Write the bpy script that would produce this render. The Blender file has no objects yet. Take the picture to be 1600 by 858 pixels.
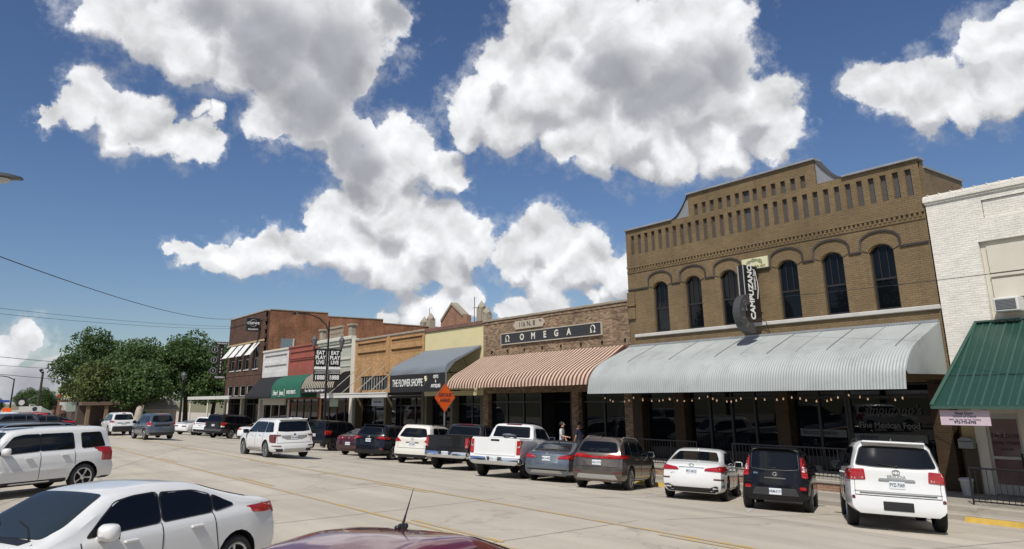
import bpy, bmesh, math, random
import numpy as np
from mathutils import Vector, Matrix, geometry
from mathutils.bvhtree import BVHTree

scene = bpy.context.scene
C = scene.collection
random.seed(7); RNG = np.random.RandomState(11)
R_ = math.radians

# ------------------------------------------------------------------ camera
H = 2.47                                   # eye above the crown of the road
cd = bpy.data.cameras.new('camera'); cam = bpy.data.objects.new('camera', cd); C.objects.link(cam)
cd.sensor_width = 36; cd.lens = 25.83; cd.shift_y = -0.0669; cd.clip_start = .1; cd.clip_end = 6000
cam.matrix_world = Matrix(((0.60144, 0.20765, 0.77146, 0), (0.79884, -0.14298, -0.58430, 0),
                           (-0.01102, 0.96770, -0.25187, H), (0, 0, 0, 1)))
scene.camera = cam

# ------------------------------------------------------------------ sun, sky, exposure
SUN_EL = R_(52); SUN_AZ = math.atan2(-.835, .55)
S = Vector((math.cos(SUN_EL)*math.cos(SUN_AZ), math.cos(SUN_EL)*math.sin(SUN_AZ), math.sin(SUN_EL)))
sd = bpy.data.lights.new('sun', 'SUN'); sd.energy = 4.3; sd.angle = R_(.53); sd.color = (1, .955, .88)
so = bpy.data.objects.new('sun', sd); C.objects.link(so); so.rotation_euler = S.to_track_quat('Z', 'Y').to_euler()
so.location = S*100
vs = scene.view_settings; vs.view_transform = 'Standard'; vs.look = 'None'; vs.gamma = 1; vs.exposure = 0.0
vs.use_curve_mapping = False
cy = scene.cycles; cy.max_bounces = 4; cy.diffuse_bounces = 2; cy.glossy_bounces = 3; cy.transmission_bounces = 2; cy.transparent_max_bounces = 4

CW="-0.6252 0.0628 0.0288;-0.6237 0.0960 0.0330;-0.6297 0.1312 0.0315;-0.6296 0.1669 0.0284;-0.5934 0.1353 0.0405;-0.5816 0.1856 0.0606;-0.5692 0.2333 0.0547;-0.6181 0.2124 0.0480;-0.6378 0.2462 0.0417;-0.6637 0.2127 0.0237;-0.6366 0.2824 0.0246;-0.6622 0.2952 0.0267;-0.5323 0.2487 0.0312;-0.5890 0.2684 0.0175;-0.6920 0.0708 0.0218;-0.7093 0.0548 0.0155;-0.6989 0.0954 0.0258;-0.7020 0.1231 0.0245;-0.7036 0.1490 0.0218;-0.7036 0.1665 0.0152;-0.7202 0.0353 0.0102;-0.7211 0.0958 0.0187;-0.6756 0.1659 0.0091;-0.6761 0.1516 0.0068;-0.6250 0.2972 0.0149;-0.6238 0.3249 0.0227;-0.6263 0.3523 0.0284;-0.6283 0.3842 0.0265;-0.6259 0.4026 0.0134;-0.6566 0.3396 0.0315;-0.6898 0.3351 0.0348;-0.7200 0.3057 0.0241;-0.7316 0.2893 0.0134;-0.6948 0.3688 0.0426;-0.7422 0.3473 0.0350;-0.7573 0.3162 0.0291;-0.7755 0.2872 0.0274;-0.7880 0.2600 0.0230;-0.8004 0.2347 0.0214;-0.8099 0.2109 0.0184;-0.8182 0.1891 0.0143;-0.8212 0.1739 0.0077;-0.6947 0.4177 0.0426;-0.6803 0.4468 0.0329;-0.7373 0.4097 0.0320;-0.7177 0.4494 0.0309;-0.7513 0.3844 0.0260;-0.6863 0.4639 0.0175;-0.7604 0.4677 0.0320;-0.7747 0.4406 0.0228;-0.7933 0.4163 0.0121;-0.7337 0.4869 0.0213;-0.6183 0.5082 0.0283;-0.6515 0.5064 0.0319;-0.6239 0.5357 0.0345;-0.6139 0.5701 0.0320;-0.6050 0.5965 0.0205;-0.6736 0.5138 0.0178;-0.6543 0.5508 0.0312;-0.6356 0.5790 0.0208;-0.6797 0.5711 0.0244;-0.7084 0.5493 0.0185;-0.7253 0.5328 0.0108;-0.6291 0.6132 0.0135;-0.5847 0.6125 0.0203;-0.6086 0.6198 0.0163;-0.6427 0.6050 0.0106;-0.4306 0.3994 0.0338;-0.4461 0.3757 0.0219;-0.4772 0.3856 0.0320;-0.5112 0.3740 0.0271;-0.5507 0.3756 0.0282;-0.5794 0.3836 0.0216;-0.5458 0.4146 0.0345;-0.4938 0.4216 0.0533;-0.4457 0.4514 0.0627;-0.3866 0.4818 0.0516;-0.3562 0.4890 0.0318;-0.4626 0.5091 0.0546;-0.3973 0.5360 0.0542;-0.3709 0.5761 0.0354;-0.3641 0.6093 0.0209;-0.3842 0.6166 0.0215;-0.4228 0.5834 0.0330;-0.4698 0.5519 0.0291;-0.5109 0.4937 0.0332;-0.5318 0.4690 0.0232;-0.4947 0.5405 0.0143;-0.2921 0.6243 0.0192;-0.2786 0.6411 0.0242;-0.2553 0.6503 0.0296;-0.2338 0.6709 0.0241;-0.2105 0.6759 0.0262;-0.1999 0.6395 0.0270;-0.1747 0.6410 0.0294;-0.2706 0.6671 0.0201;-0.2457 0.6831 0.0155;-0.1859 0.6754 0.0279;-0.9255 0.0645 0.0172;-0.9455 0.0485 0.0183;-0.9623 0.0869 0.0244;-0.9780 0.0605 0.0277"
CG="-0.5968 0.1917 0.0593;-0.5845 0.2405 0.0532;-0.6375 0.2332 0.0528;-0.6593 0.2937 0.0392;-0.5934 0.1353 0.0304;-0.5248 0.2665 0.0218;-0.6299 0.1873 0.0279;-0.6648 0.3181 0.0286;-0.6900 0.3202 0.0226;-0.4504 0.4638 0.0409;-0.4182 0.5156 0.0493;-0.3797 0.5245 0.0336;-0.4538 0.5005 0.0361;-0.9802 0.0787 0.0451"
def sky_world():
    wd = bpy.data.worlds.new('World'); scene.world = wd; wd.use_nodes = True
    nt = wd.node_tree; N = nt.nodes; Lk = nt.links; N.clear()
    def nd(t, **k):
        n = N.new(t)
        for a, b in k.items(): setattr(n, a, b)
        return n
    def ma(op, a, b=None, c=None, clamp=False):
        n = nd('ShaderNodeMath', operation=op, use_clamp=clamp)
        for i, v in enumerate((a, b, c)):
            if v is None: continue
            if isinstance(v, (int, float)): n.inputs[i].default_value = v
            else: Lk.new(v, n.inputs[i])
        return n.outputs[0]
    def vm(op, a, b=None, s=None):
        n = nd('ShaderNodeVectorMath', operation=op)
        for i, v in enumerate((a, b)):
            if v is None: continue
            if isinstance(v, (tuple, list, Vector)): n.inputs[i].default_value = v
            else: Lk.new(v, n.inputs[i])
        if s is not None: n.inputs['Scale'].default_value = s
        return n.outputs['Value'] if op in ('DISTANCE', 'DOT_PRODUCT', 'LENGTH') else n.outputs[0]
    def sst(v, lo, hi):
        n = nd('ShaderNodeMapRange', interpolation_type='SMOOTHSTEP'); Lk.new(v, n.inputs[0])
        n.inputs[1].default_value = lo; n.inputs[2].default_value = hi
        return n.outputs[0]
    out = nd('ShaderNodeOutputWorld')
    sky = nd('ShaderNodeTexSky', sky_type='NISHITA', sun_disc=False, sun_elevation=SUN_EL,
             sun_rotation=math.atan2(S.x, S.y), altitude=200, air_density=1.0, dust_density=.8, ozone_density=3.0)
    bsky = nd('ShaderNodeBackground'); bsky.inputs[1].default_value = .082
    hs = nd('ShaderNodeHueSaturation'); hs.inputs['Saturation'].default_value = 1.12; hs.inputs['Hue'].default_value = .508
    tint = nd('ShaderNodeVectorMath', operation='MULTIPLY'); tint.inputs[1].default_value = (1.02, 1.035, 1.05)
    Lk.new(sky.outputs[0], hs.inputs['Color']); Lk.new(hs.outputs[0], tint.inputs[0]); Lk.new(tint.outputs[0], bsky.inputs[0])
    d3 = nd('ShaderNodeTexCoord').outputs['Generated']          # direction -> flat map of the upper sky (stereographic)
    sp = nd('ShaderNodeSeparateXYZ'); Lk.new(d3, sp.inputs[0])
    k = ma('DIVIDE', 1.0, ma('ADD', ma('MAXIMUM', sp.outputs[2], -.3), 1.0))
    cx = nd('ShaderNodeCombineXYZ'); Lk.new(ma('MULTIPLY', sp.outputs[0], k), cx.inputs[0]); Lk.new(ma('MULTIPLY', sp.outputs[1], k), cx.inputs[1])
    d = cx.outputs[0]
    def noise(v, sc, det=5, rough=.55):
        n = nd('ShaderNodeTexNoise', noise_dimensions='2D'); Lk.new(v, n.inputs['Vector']); n.inputs['Scale'].default_value = sc
        n.inputs['Detail'].default_value = det; n.inputs['Roughness'].default_value = rough
        return n
    def warp(v, n, amp): return vm('ADD', v, vm('SCALE', vm('SUBTRACT', n.outputs['Color'], (.5, .5, .5)), s=amp))
    n1 = noise(d, 13, 6, .6)
    dw = warp(d, n1, .045); dv = warp(d, n1, .03)
    def field(src, vec, kk):
        acc = None
        for t in src.split(';'):
            x, y, r = map(float, t.split())
            v = ma('MULTIPLY_ADD', vm('DISTANCE', vec, (x, y, 0)), -1/r, 1.0)
            acc = v if acc is None else ma('SMOOTH_MAX', acc, v, kk)
        return acc
    fw = field(CW, dw, .2)
    # beyond the picture broken cumulus carries on, thinned to lower the ambient light
    away = sst(vm('DISTANCE', d, (-.575, .434, 0)), .62, .82)
    gen = ma('MULTIPLY', ma('SUBTRACT', noise(dw, 4.0, 2).outputs['Fac'], .56), 6.0)
    gen = ma('ADD', ma('MULTIPLY', gen, away), ma('MULTIPLY', ma('SUBTRACT', away, 1.0), 3.0))
    fw = ma('MAXIMUM', fw, gen)
    upv = vm('SCALE', vm('NORMALIZE', d), s=-1.0)
    upv = vm('NORMALIZE', vm('ADD', upv, (.25, -.1, 0)))
    def dome(sc, sm):                                # rounded billows, and which side of each faces the light
        n = nd('ShaderNodeTexVoronoi', feature='SMOOTH_F1', voronoi_dimensions='2D'); Lk.new(dv, n.inputs['Vector']); n.inputs['Scale'].default_value = sc
        n.inputs['Smoothness'].default_value = sm
        h = ma('MULTIPLY_ADD', ma('MULTIPLY', n.outputs['Distance'], n.outputs['Distance']), -1.0, 1.0)
        l = vm('DOT_PRODUCT', vm('SUBTRACT', dv, n.outputs['Position']), upv)
        return h, ma('MULTIPLY', l, sc)
    h1, l1 = dome(27, .6)
    nf = noise(d, 42, 7, .66).outputs['Fac']
    lo = noise(dv, 19, 4, .5).outputs['Fac']; l0 = noise(vm('ADD', dv, vm('SCALE', upv, s=.016)), 19, 4, .5).outputs['Fac']
    puff = ma('ADD', ma('MULTIPLY', ma('SUBTRACT', h1, .80), .55), ma('ADD', ma('MULTIPLY', ma('SUBTRACT', lo, .5), 1.1), ma('MULTIPLY', ma('SUBTRACT', nf, .5), .85)))
    fb = field(';'.join(q for q in CW.split(';') if float(q.split()[2]) > .020), vm('ADD', dw, vm('SCALE', upv, s=.034)), .2)     # bases lie where the cloud thickens upward
    base = sst(ma('SUBTRACT', fb, fw), -.02, .60)
    calm = ma('MULTIPLY_ADD', base, -.45, .80)
    dens = ma('ADD', ma('MULTIPLY_ADD', ma('MAXIMUM', ma('SUBTRACT', fw, .22), 0.0), 1.2, fw), ma('ADD', ma('MULTIPLY', puff, calm), .10))
    alpha = sst(dens, .0, .25)
    alpha = ma('MAXIMUM', alpha, ma('MULTIPLY', sst(ma('MULTIPLY_ADD', ma('SUBTRACT', nf, .5), 2.4, fw), -.5, .6), .46))
    fu = field(CG, dw, .3)
    gm = sst(ma('MULTIPLY_ADD', ma('SUBTRACT', n1.outputs['Fac'], .5), 1.0, fu), -.15, .75)
    gm = ma('MAXIMUM', gm, ma('MULTIPLY', base, .85)); gm = ma('MAXIMUM', gm, ma('MULTIPLY', away, sst(gen, .3, 1.8)))
    lit = ma('ADD', ma('MULTIPLY', l1, .13), ma('ADD', ma('MULTIPLY', ma('SUBTRACT', lo, l0), 1.15), ma('MULTIPLY', ma('SUBTRACT', nf, .5), .10)))
    lit = ma('MULTIPLY', lit, ma('MULTIPLY_ADD', gm, -.55, 1.0))
    mix = nd('ShaderNodeMix', data_type='RGBA'); Lk.new(gm, mix.inputs[0])
    mix.inputs[6].default_value = (.84, .85, .87, 1); mix.inputs[7].default_value = (.41, .425, .465, 1)
    f = ma('MINIMUM', ma('MAXIMUM', ma('ADD', lit, 0.96), .62), 1.2)
    val = vm('SCALE', mix.outputs[2]); Lk.new(f, val.node.inputs['Scale'])
    bcl = nd('ShaderNodeBackground'); Lk.new(val, bcl.inputs[0]); bcl.inputs[1].default_value = 1.0
    ms = nd('ShaderNodeMixShader'); Lk.new(alpha, ms.inputs[0]); Lk.new(bsky.outputs[0], ms.inputs[1]); Lk.new(bcl.outputs[0], ms.inputs[2])
    Lk.new(ms.outputs[0], out.inputs[0])
    wd.cycles.sampling_method = 'MANUAL'; wd.cycles.sample_map_resolution = 256
sky_world()

# ------------------------------------------------------------------ materials
MT = {}
def _nt(name):
    m = bpy.data.materials.new(name); m.use_nodes = True
    nt = m.node_tree; b = nt.nodes['Principled BSDF']
    return m, nt, b
def col4(c): return (c[0], c[1], c[2], 1)
def M(name, c, rough=.6, metal=0, var=.15, vs=3.0, bump=0, bs=40, coat=0, emit=None, es=0, spec=.5, trans=0, stain=0):
    if name in MT: return MT[name]
    m, nt, b = _nt(name); N, Lk = nt.nodes, nt.links
    b.inputs['Roughness'].default_value = rough; b.inputs['Metallic'].default_value = metal
    b.inputs['Coat Weight'].default_value = coat; b.inputs['Coat Roughness'].default_value = .04
    b.inputs['Specular IOR Level'].default_value = spec
    tc = N.new('ShaderNodeTexCoord')
    no = N.new('ShaderNodeTexNoise'); no.inputs['Scale'].default_value = vs; no.inputs['Detail'].default_value = 6
    Lk.new(tc.outputs['Object'], no.inputs['Vector'])
    mx = N.new('ShaderNodeMix'); mx.data_type = 'RGBA'; Lk.new(no.outputs['Fac'], mx.inputs[0])
    mx.inputs[6].default_value = col4([v*(1-var) for v in c]); mx.inputs[7].default_value = col4([min(1, v*(1+var)) for v in c])
    o = mx.outputs[2]
    if stain:
        n2 = N.new('ShaderNodeTexNoise'); n2.inputs['Scale'].default_value = .9; n2.inputs['Detail'].default_value = 8; n2.inputs['Roughness'].default_value = .7
        Lk.new(tc.outputs['Object'], n2.inputs['Vector'])
        mr = N.new('ShaderNodeMapRange'); mr.inputs[1].default_value = .5; mr.inputs[2].default_value = .72; mr.inputs[4].default_value = stain
        Lk.new(n2.outputs['Fac'], mr.inputs[0])
        m2 = N.new('ShaderNodeMix'); m2.data_type = 'RGBA'; Lk.new(mr.outputs[0], m2.inputs[0]); Lk.new(o, m2.inputs[6])
        m2.inputs[7].default_value = col4([v*.35 for v in c]); o = m2.outputs[2]
    Lk.new(o, b.inputs['Base Color'])
    if bump:
        nb = N.new('ShaderNodeTexNoise'); nb.inputs['Scale'].default_value = bs; nb.inputs['Detail'].default_value = 4
        Lk.new(tc.outputs['Object'], nb.inputs['Vector'])
        bp = N.new('ShaderNodeBump'); bp.inputs['Strength'].default_value = bump; bp.inputs['Distance'].default_value = .02
        Lk.new(nb.outputs['Fac'], bp.inputs['Height']); Lk.new(bp.outputs[0], b.inputs['Normal'])
    if emit: b.inputs['Emission Color'].default_value = col4(emit); b.inputs['Emission Strength'].default_value = es
    MT[name] = m; return m
def brick(name, c1, c2, mortar, bw=.21, bh=.072, ms=.009, grime=.35, bump=.6, paint=0, wide=0):
    m, nt, b = _nt(name); N, Lk = nt.nodes, nt.links
    g = N.new('ShaderNodeNewGeometry'); sx = N.new('ShaderNodeSeparateXYZ'); Lk.new(g.outputs['Position'], sx.inputs[0])
    ad = N.new('ShaderNodeMath'); Lk.new(sx.outputs[0], ad.inputs[0]); Lk.new(sx.outputs[1], ad.inputs[1])
    cb = N.new('ShaderNodeCombineXYZ'); Lk.new(ad.outputs[0], cb.inputs[0]); Lk.new(sx.outputs[2], cb.inputs[1])
    br = N.new('ShaderNodeTexBrick'); Lk.new(cb.outputs[0], br.inputs['Vector'])
    br.inputs['Scale'].default_value = 1; br.inputs['Brick Width'].default_value = bw; br.inputs['Row Height'].default_value = bh
    br.inputs['Mortar Size'].default_value = ms; br.inputs['Mortar Smooth'].default_value = .3; br.inputs['Bias'].default_value = -.1
    br.inputs['Color1'].default_value = col4(c1); br.inputs['Color2'].default_value = col4(c2); br.inputs['Mortar'].default_value = col4(mortar)
    n1 = N.new('ShaderNodeTexNoise'); n1.inputs['Scale'].default_value = .55; n1.inputs['Detail'].default_value = 9; n1.inputs['Roughness'].default_value = .68
    Lk.new(g.outputs['Position'], n1.inputs['Vector'])
    mr = N.new('ShaderNodeMapRange'); Lk.new(n1.outputs['Fac'], mr.inputs[0]); mr.inputs[1].default_value = .38; mr.inputs[2].default_value = .74
    mr.inputs[3].default_value = 1.08; mr.inputs[4].default_value = 1-grime
    n3 = N.new('ShaderNodeTexNoise'); n3.inputs['Scale'].default_value = 9; n3.inputs['Detail'].default_value = 3
    mp = N.new('ShaderNodeMapping'); mp.inputs['Scale'].default_value = (.45, .45, 1.5); Lk.new(g.outputs['Position'], mp.inputs[0]); Lk.new(mp.outputs[0], n3.inputs['Vector'])
    m3 = N.new('ShaderNodeMapRange'); Lk.new(n3.outputs['Fac'], m3.inputs[0]); m3.inputs[1].default_value = .3; m3.inputs[2].default_value = .7; m3.inputs[3].default_value = .90 if paint else .78; m3.inputs[4].default_value = 1.08 if paint else 1.2
    mm = N.new('ShaderNodeMath'); mm.operation = 'MULTIPLY'; Lk.new(mr.outputs[0], mm.inputs[0]); Lk.new(m3.outputs[0], mm.inputs[1])
    # rain streaks running down from the coping and sills
    ms_ = N.new('ShaderNodeMapping'); ms_.inputs['Scale'].default_value = (1.6, 1.6, .16); Lk.new(g.outputs['Position'], ms_.inputs[0])
    n5 = N.new('ShaderNodeTexNoise'); n5.inputs['Scale'].default_value = 1.5; n5.inputs['Detail'].default_value = 6; n5.inputs['Roughness'].default_value = .7; Lk.new(ms_.outputs[0], n5.inputs['Vector'])
    m5 = N.new('ShaderNodeMapRange'); Lk.new(n5.outputs['Fac'], m5.inputs[0]); m5.inputs[1].default_value = .52; m5.inputs[2].default_value = .78; m5.inputs[3].default_value = 1.04; m5.inputs[4].default_value = 1-grime*.9
    mm2 = N.new('ShaderNodeMath'); mm2.operation = 'MULTIPLY'; Lk.new(mm.outputs[0], mm2.inputs[0]); Lk.new(m5.outputs[0], mm2.inputs[1]); mm = mm2
    mu = N.new('ShaderNodeVectorMath'); mu.operation = 'SCALE'; Lk.new(br.outputs['Color'], mu.inputs[0]); Lk.new(mm.outputs[0], mu.inputs['Scale'])
    Lk.new(mu.outputs[0], b.inputs['Base Color']); b.inputs['Roughness'].default_value = .85 if not paint else .6
    b.inputs['Specular IOR Level'].default_value = .3
    bp = N.new('ShaderNodeBump'); bp.invert = True; bp.inputs['Strength'].default_value = bump; bp.inputs['Distance'].default_value = .012
    Lk.new(br.outputs['Fac'], bp.inputs['Height'])
    n4 = N.new('ShaderNodeTexNoise'); n4.inputs['Scale'].default_value = 30; Lk.new(g.outputs['Position'], n4.inputs['Vector'])
    b2 = N.new('ShaderNodeBump'); b2.inputs['Strength'].default_value = .25; b2.inputs['Distance'].default_value = .01
    Lk.new(n4.outputs['Fac'], b2.inputs['Height']); Lk.new(bp.outputs[0], b2.inputs['Normal']); Lk.new(b2.outputs[0], b.inputs['Normal'])
    MT[name] = m; return m
def stripes(name, ca, cb_, period, duty=.5):
    m, nt, b = _nt(name); N, Lk = nt.nodes, nt.links
    g = N.new('ShaderNodeNewGeometry'); sx = N.new('ShaderNodeSeparateXYZ'); Lk.new(g.outputs['Position'], sx.inputs[0])
    a = N.new('ShaderNodeMath'); a.operation = 'DIVIDE'; Lk.new(sx.outputs[0], a.inputs[0]); a.inputs[1].default_value = period
    f = N.new('ShaderNodeMath'); f.operation = 'FLOORED_MODULO'; Lk.new(a.outputs[0], f.inputs[0]); f.inputs[1].default_value = 1
    t = N.new('ShaderNodeMath'); t.operation = 'GREATER_THAN'; Lk.new(f.outputs[0], t.inputs[0]); t.inputs[1].default_value = duty
    mx = N.new('ShaderNodeMix'); mx.data_type = 'RGBA'; Lk.new(t.outputs[0], mx.inputs[0])
    mx.inputs[6].default_value = col4(ca); mx.inputs[7].default_value = col4(cb_)
    no = N.new('ShaderNodeTexNoise'); no.inputs['Scale'].default_value = 1.3; no.inputs['Detail'].default_value = 7; Lk.new(g.outputs['Position'], no.inputs['Vector'])
    mr = N.new('ShaderNodeMapRange'); Lk.new(no.outputs['Fac'], mr.inputs[0]); mr.inputs[3].default_value = .75; mr.inputs[4].default_value = 1.15
    sc = N.new('ShaderNodeVectorMath'); sc.operation = 'SCALE'; Lk.new(mx.outputs[2], sc.inputs[0]); Lk.new(mr.outputs[0], sc.inputs['Scale'])
    Lk.new(sc.outputs[0], b.inputs['Base Color']); b.inputs['Roughness'].default_value = .85
    MT[name] = m; return m
def concrete(name, c, crack=1.0, joint=0, streak=1.0):
    m, nt, b = _nt(name); N, Lk = nt.nodes, nt.links
    g = N.new('ShaderNodeNewGeometry'); P = g.outputs['Position']
    def no(sc, det, rough=.6, vec=P):
        n = N.new('ShaderNodeTexNoise'); n.inputs['Scale'].default_value = sc; n.inputs['Detail'].default_value = det; n.inputs['Roughness'].default_value = rough
        Lk.new(vec, n.inputs['Vector']); return n
    def mr(v, a, b_, c_, d_):
        n = N.new('ShaderNodeMapRange'); Lk.new(v, n.inputs[0])
        for i, x in enumerate((a, b_, c_, d_)): n.inputs[i+1].default_value = x
        return n.outputs[0]
    def mul(a, b_):
        n = N.new('ShaderNodeMath'); n.operation = 'MULTIPLY'; Lk.new(a, n.inputs[0]); Lk.new(b_, n.inputs[1]); return n.outputs[0]
    big = mr(no(.22, 8, .65).outputs['Fac'], .3, .7, .86, 1.1)
    mp = N.new('ShaderNodeMapping'); mp.inputs['Scale'].default_value = (.10, 1.2, 1); Lk.new(P, mp.inputs[0])
    st = mr(no(.9, 7, .65, mp.outputs[0]).outputs['Fac'], .35, .7, 1.06, 1-.22*streak)
    fine = mr(no(38, 3).outputs['Fac'], .25, .75, .88, 1.12)
    spots = mul(mr(no(1.9, 6, .7).outputs['Fac'], .60, .78, 1, .72), mr(no(.62, 5, .6).outputs['Fac'], .62, .70, 1, .70))
    # hairline cracks wandering through the slabs
    wv = N.new('ShaderNodeVectorMath'); wv.operation = 'MULTIPLY_ADD'
    nn = no(.8, 6); Lk.new(nn.outputs['Color'], wv.inputs[0]); wv.inputs[1].default_value = (2.2, 2.2, 0); Lk.new(P, wv.inputs[2])
    vo = N.new('ShaderNodeTexVoronoi'); vo.feature = 'DISTANCE_TO_EDGE'; vo.inputs['Scale'].default_value = .16; Lk.new(wv.outputs[0], vo.inputs['Vector'])
    ck = mr(vo.outputs['Distance'], .0, .006, 1-.6*crack, 1)
    ckm = mr(no(.35, 3).outputs['Fac'], .43, .52, 0, 1)
    mxx = N.new('ShaderNodeMix'); Lk.new(ckm, mxx.inputs[0]); mxx.inputs[2].default_value = 1; Lk.new(ck, mxx.inputs[3])
    # wheel paths, faintly polished darker along the lanes
    sy = N.new('ShaderNodeSeparateXYZ'); Lk.new(P, sy.inputs[0]); wvn = N.new('ShaderNodeMath'); wvn.operation = 'MULTIPLY_ADD'; Lk.new(no(.25, 3).outputs['Fac'], wvn.inputs[0]); wvn.inputs[1].default_value = .8; Lk.new(sy.outputs[1], wvn.inputs[2])
    sn = N.new('ShaderNodeMath'); sn.operation = 'SINE'; k_ = N.new('ShaderNodeMath'); k_.operation = 'MULTIPLY'; Lk.new(wvn.outputs[0], k_.inputs[0]); k_.inputs[1].default_value = 3.7; Lk.new(k_.outputs[0], sn.inputs[0])
    tr_ = mr(sn.outputs[0], .2, 1.0, 1.0, 1-.09*streak)
    tot = mul(mul(mul(mul(big, st), tr_), mul(fine, spots)), mxx.outputs[0])
    sc = N.new('ShaderNodeVectorMath'); sc.operation = 'SCALE'; sc.inputs[0].default_value = c; Lk.new(tot, sc.inputs['Scale'])
    Lk.new(sc.outputs[0], b.inputs['Base Color']); b.inputs['Roughness'].default_value = .85; b.inputs['Specular IOR Level'].default_value = .35
    bp = N.new('ShaderNodeBump'); bp.inputs['Strength'].default_value = .35; bp.inputs['Distance'].default_value = .01
    Lk.new(no(55, 4).outputs['Fac'], bp.inputs['Height']); Lk.new(bp.outputs[0], b.inputs['Normal'])
    MT[name] = m; return m
def paintmat(name, c, metal=0, rough=.32):
    if name in MT: return MT[name]
    dark = max(c) < .03
    return M(name, c, rough=.2 if dark else rough, metal=metal, var=.03, vs=1.5, coat=.35 if dark else .8, spec=.25 if dark else .5)
def worn(name, c):                                   # road paint, rubbed away in patches
    m, nt, b = _nt(name); N, Lk = nt.nodes, nt.links
    g = N.new('ShaderNodeNewGeometry'); n = N.new('ShaderNodeTexNoise'); n.inputs['Scale'].default_value = 2.2; n.inputs['Detail'].default_value = 9; n.inputs['Roughness'].default_value = .75
    Lk.new(g.outputs['Position'], n.inputs['Vector'])
    r = N.new('ShaderNodeMapRange'); Lk.new(n.outputs['Fac'], r.inputs[0]); r.inputs[1].default_value = .40; r.inputs[2].default_value = .62
    mx = N.new('ShaderNodeMix'); mx.data_type = 'RGBA'; Lk.new(r.outputs[0], mx.inputs[0]); mx.inputs[6].default_value = col4(c); mx.inputs[7].default_value = (.37, .34, .29, 1)
    Lk.new(mx.outputs[2], b.inputs['Base Color']); b.inputs['Roughness'].default_value = .8
    MT[name] = m; return m
GLASS = M('dark_glass', (.004, .005, .007), rough=.02, var=0, spec=.28)
CARGLASS = M('car_glass', (.004, .0055, .008), rough=.03, var=0, spec=.35)
WSGLASS = M('windscreen_glass', (.022, .030, .034), rough=.03, var=.3, vs=1.2, spec=.5)  # paler mottled base colour stands in for dash reflections
BLACK = M('black_plastic', (.012, .012, .013), rough=.45, var=.1)
TYRE = M('tyre_rubber', (.018, .018, .019), rough=.8, var=.2, vs=8)
WELL = M('wheel_well', (.006, .006, .006), rough=.9)
RIM = M('alloy', (.52, .53, .55), rough=.25, metal=.9, var=.05)
RIMD = M('dark_alloy', (.09, .09, .10), rough=.3, metal=.8, var=.05)
CHROME = M('chrome', (.75, .76, .78), rough=.12, metal=1, var=.02)
RED = M('tail_lamp_red', (.33, .008, .008), rough=.12, var=.25, vs=9, coat=1)
DRED = M('tail_lamp_dark', (.11, .005, .006), rough=.12, var=.2, vs=9, coat=1)
CLEAR = M('lamp_clear', (.75, .75, .75), rough=.12, var=.1, coat=1)
ORANGE = M('lamp_orange', (.7, .12, .02), rough=.15, var=.1, coat=1)
WHITE = M('white_print', (.78, .78, .76), rough=.6, var=.04)
PLATE = M('plate_white', (.62, .66, .70), rough=.4, var=.05)
INK = M('dark_ink', (.03, .03, .05), rough=.6)
STEEL = M('black_steel', (.014, .014, .016), rough=.4, metal=.3, var=.2)
SILVER = M('silver_trim', (.45, .45, .44), rough=.3, metal=.7, var=.06)

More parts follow.
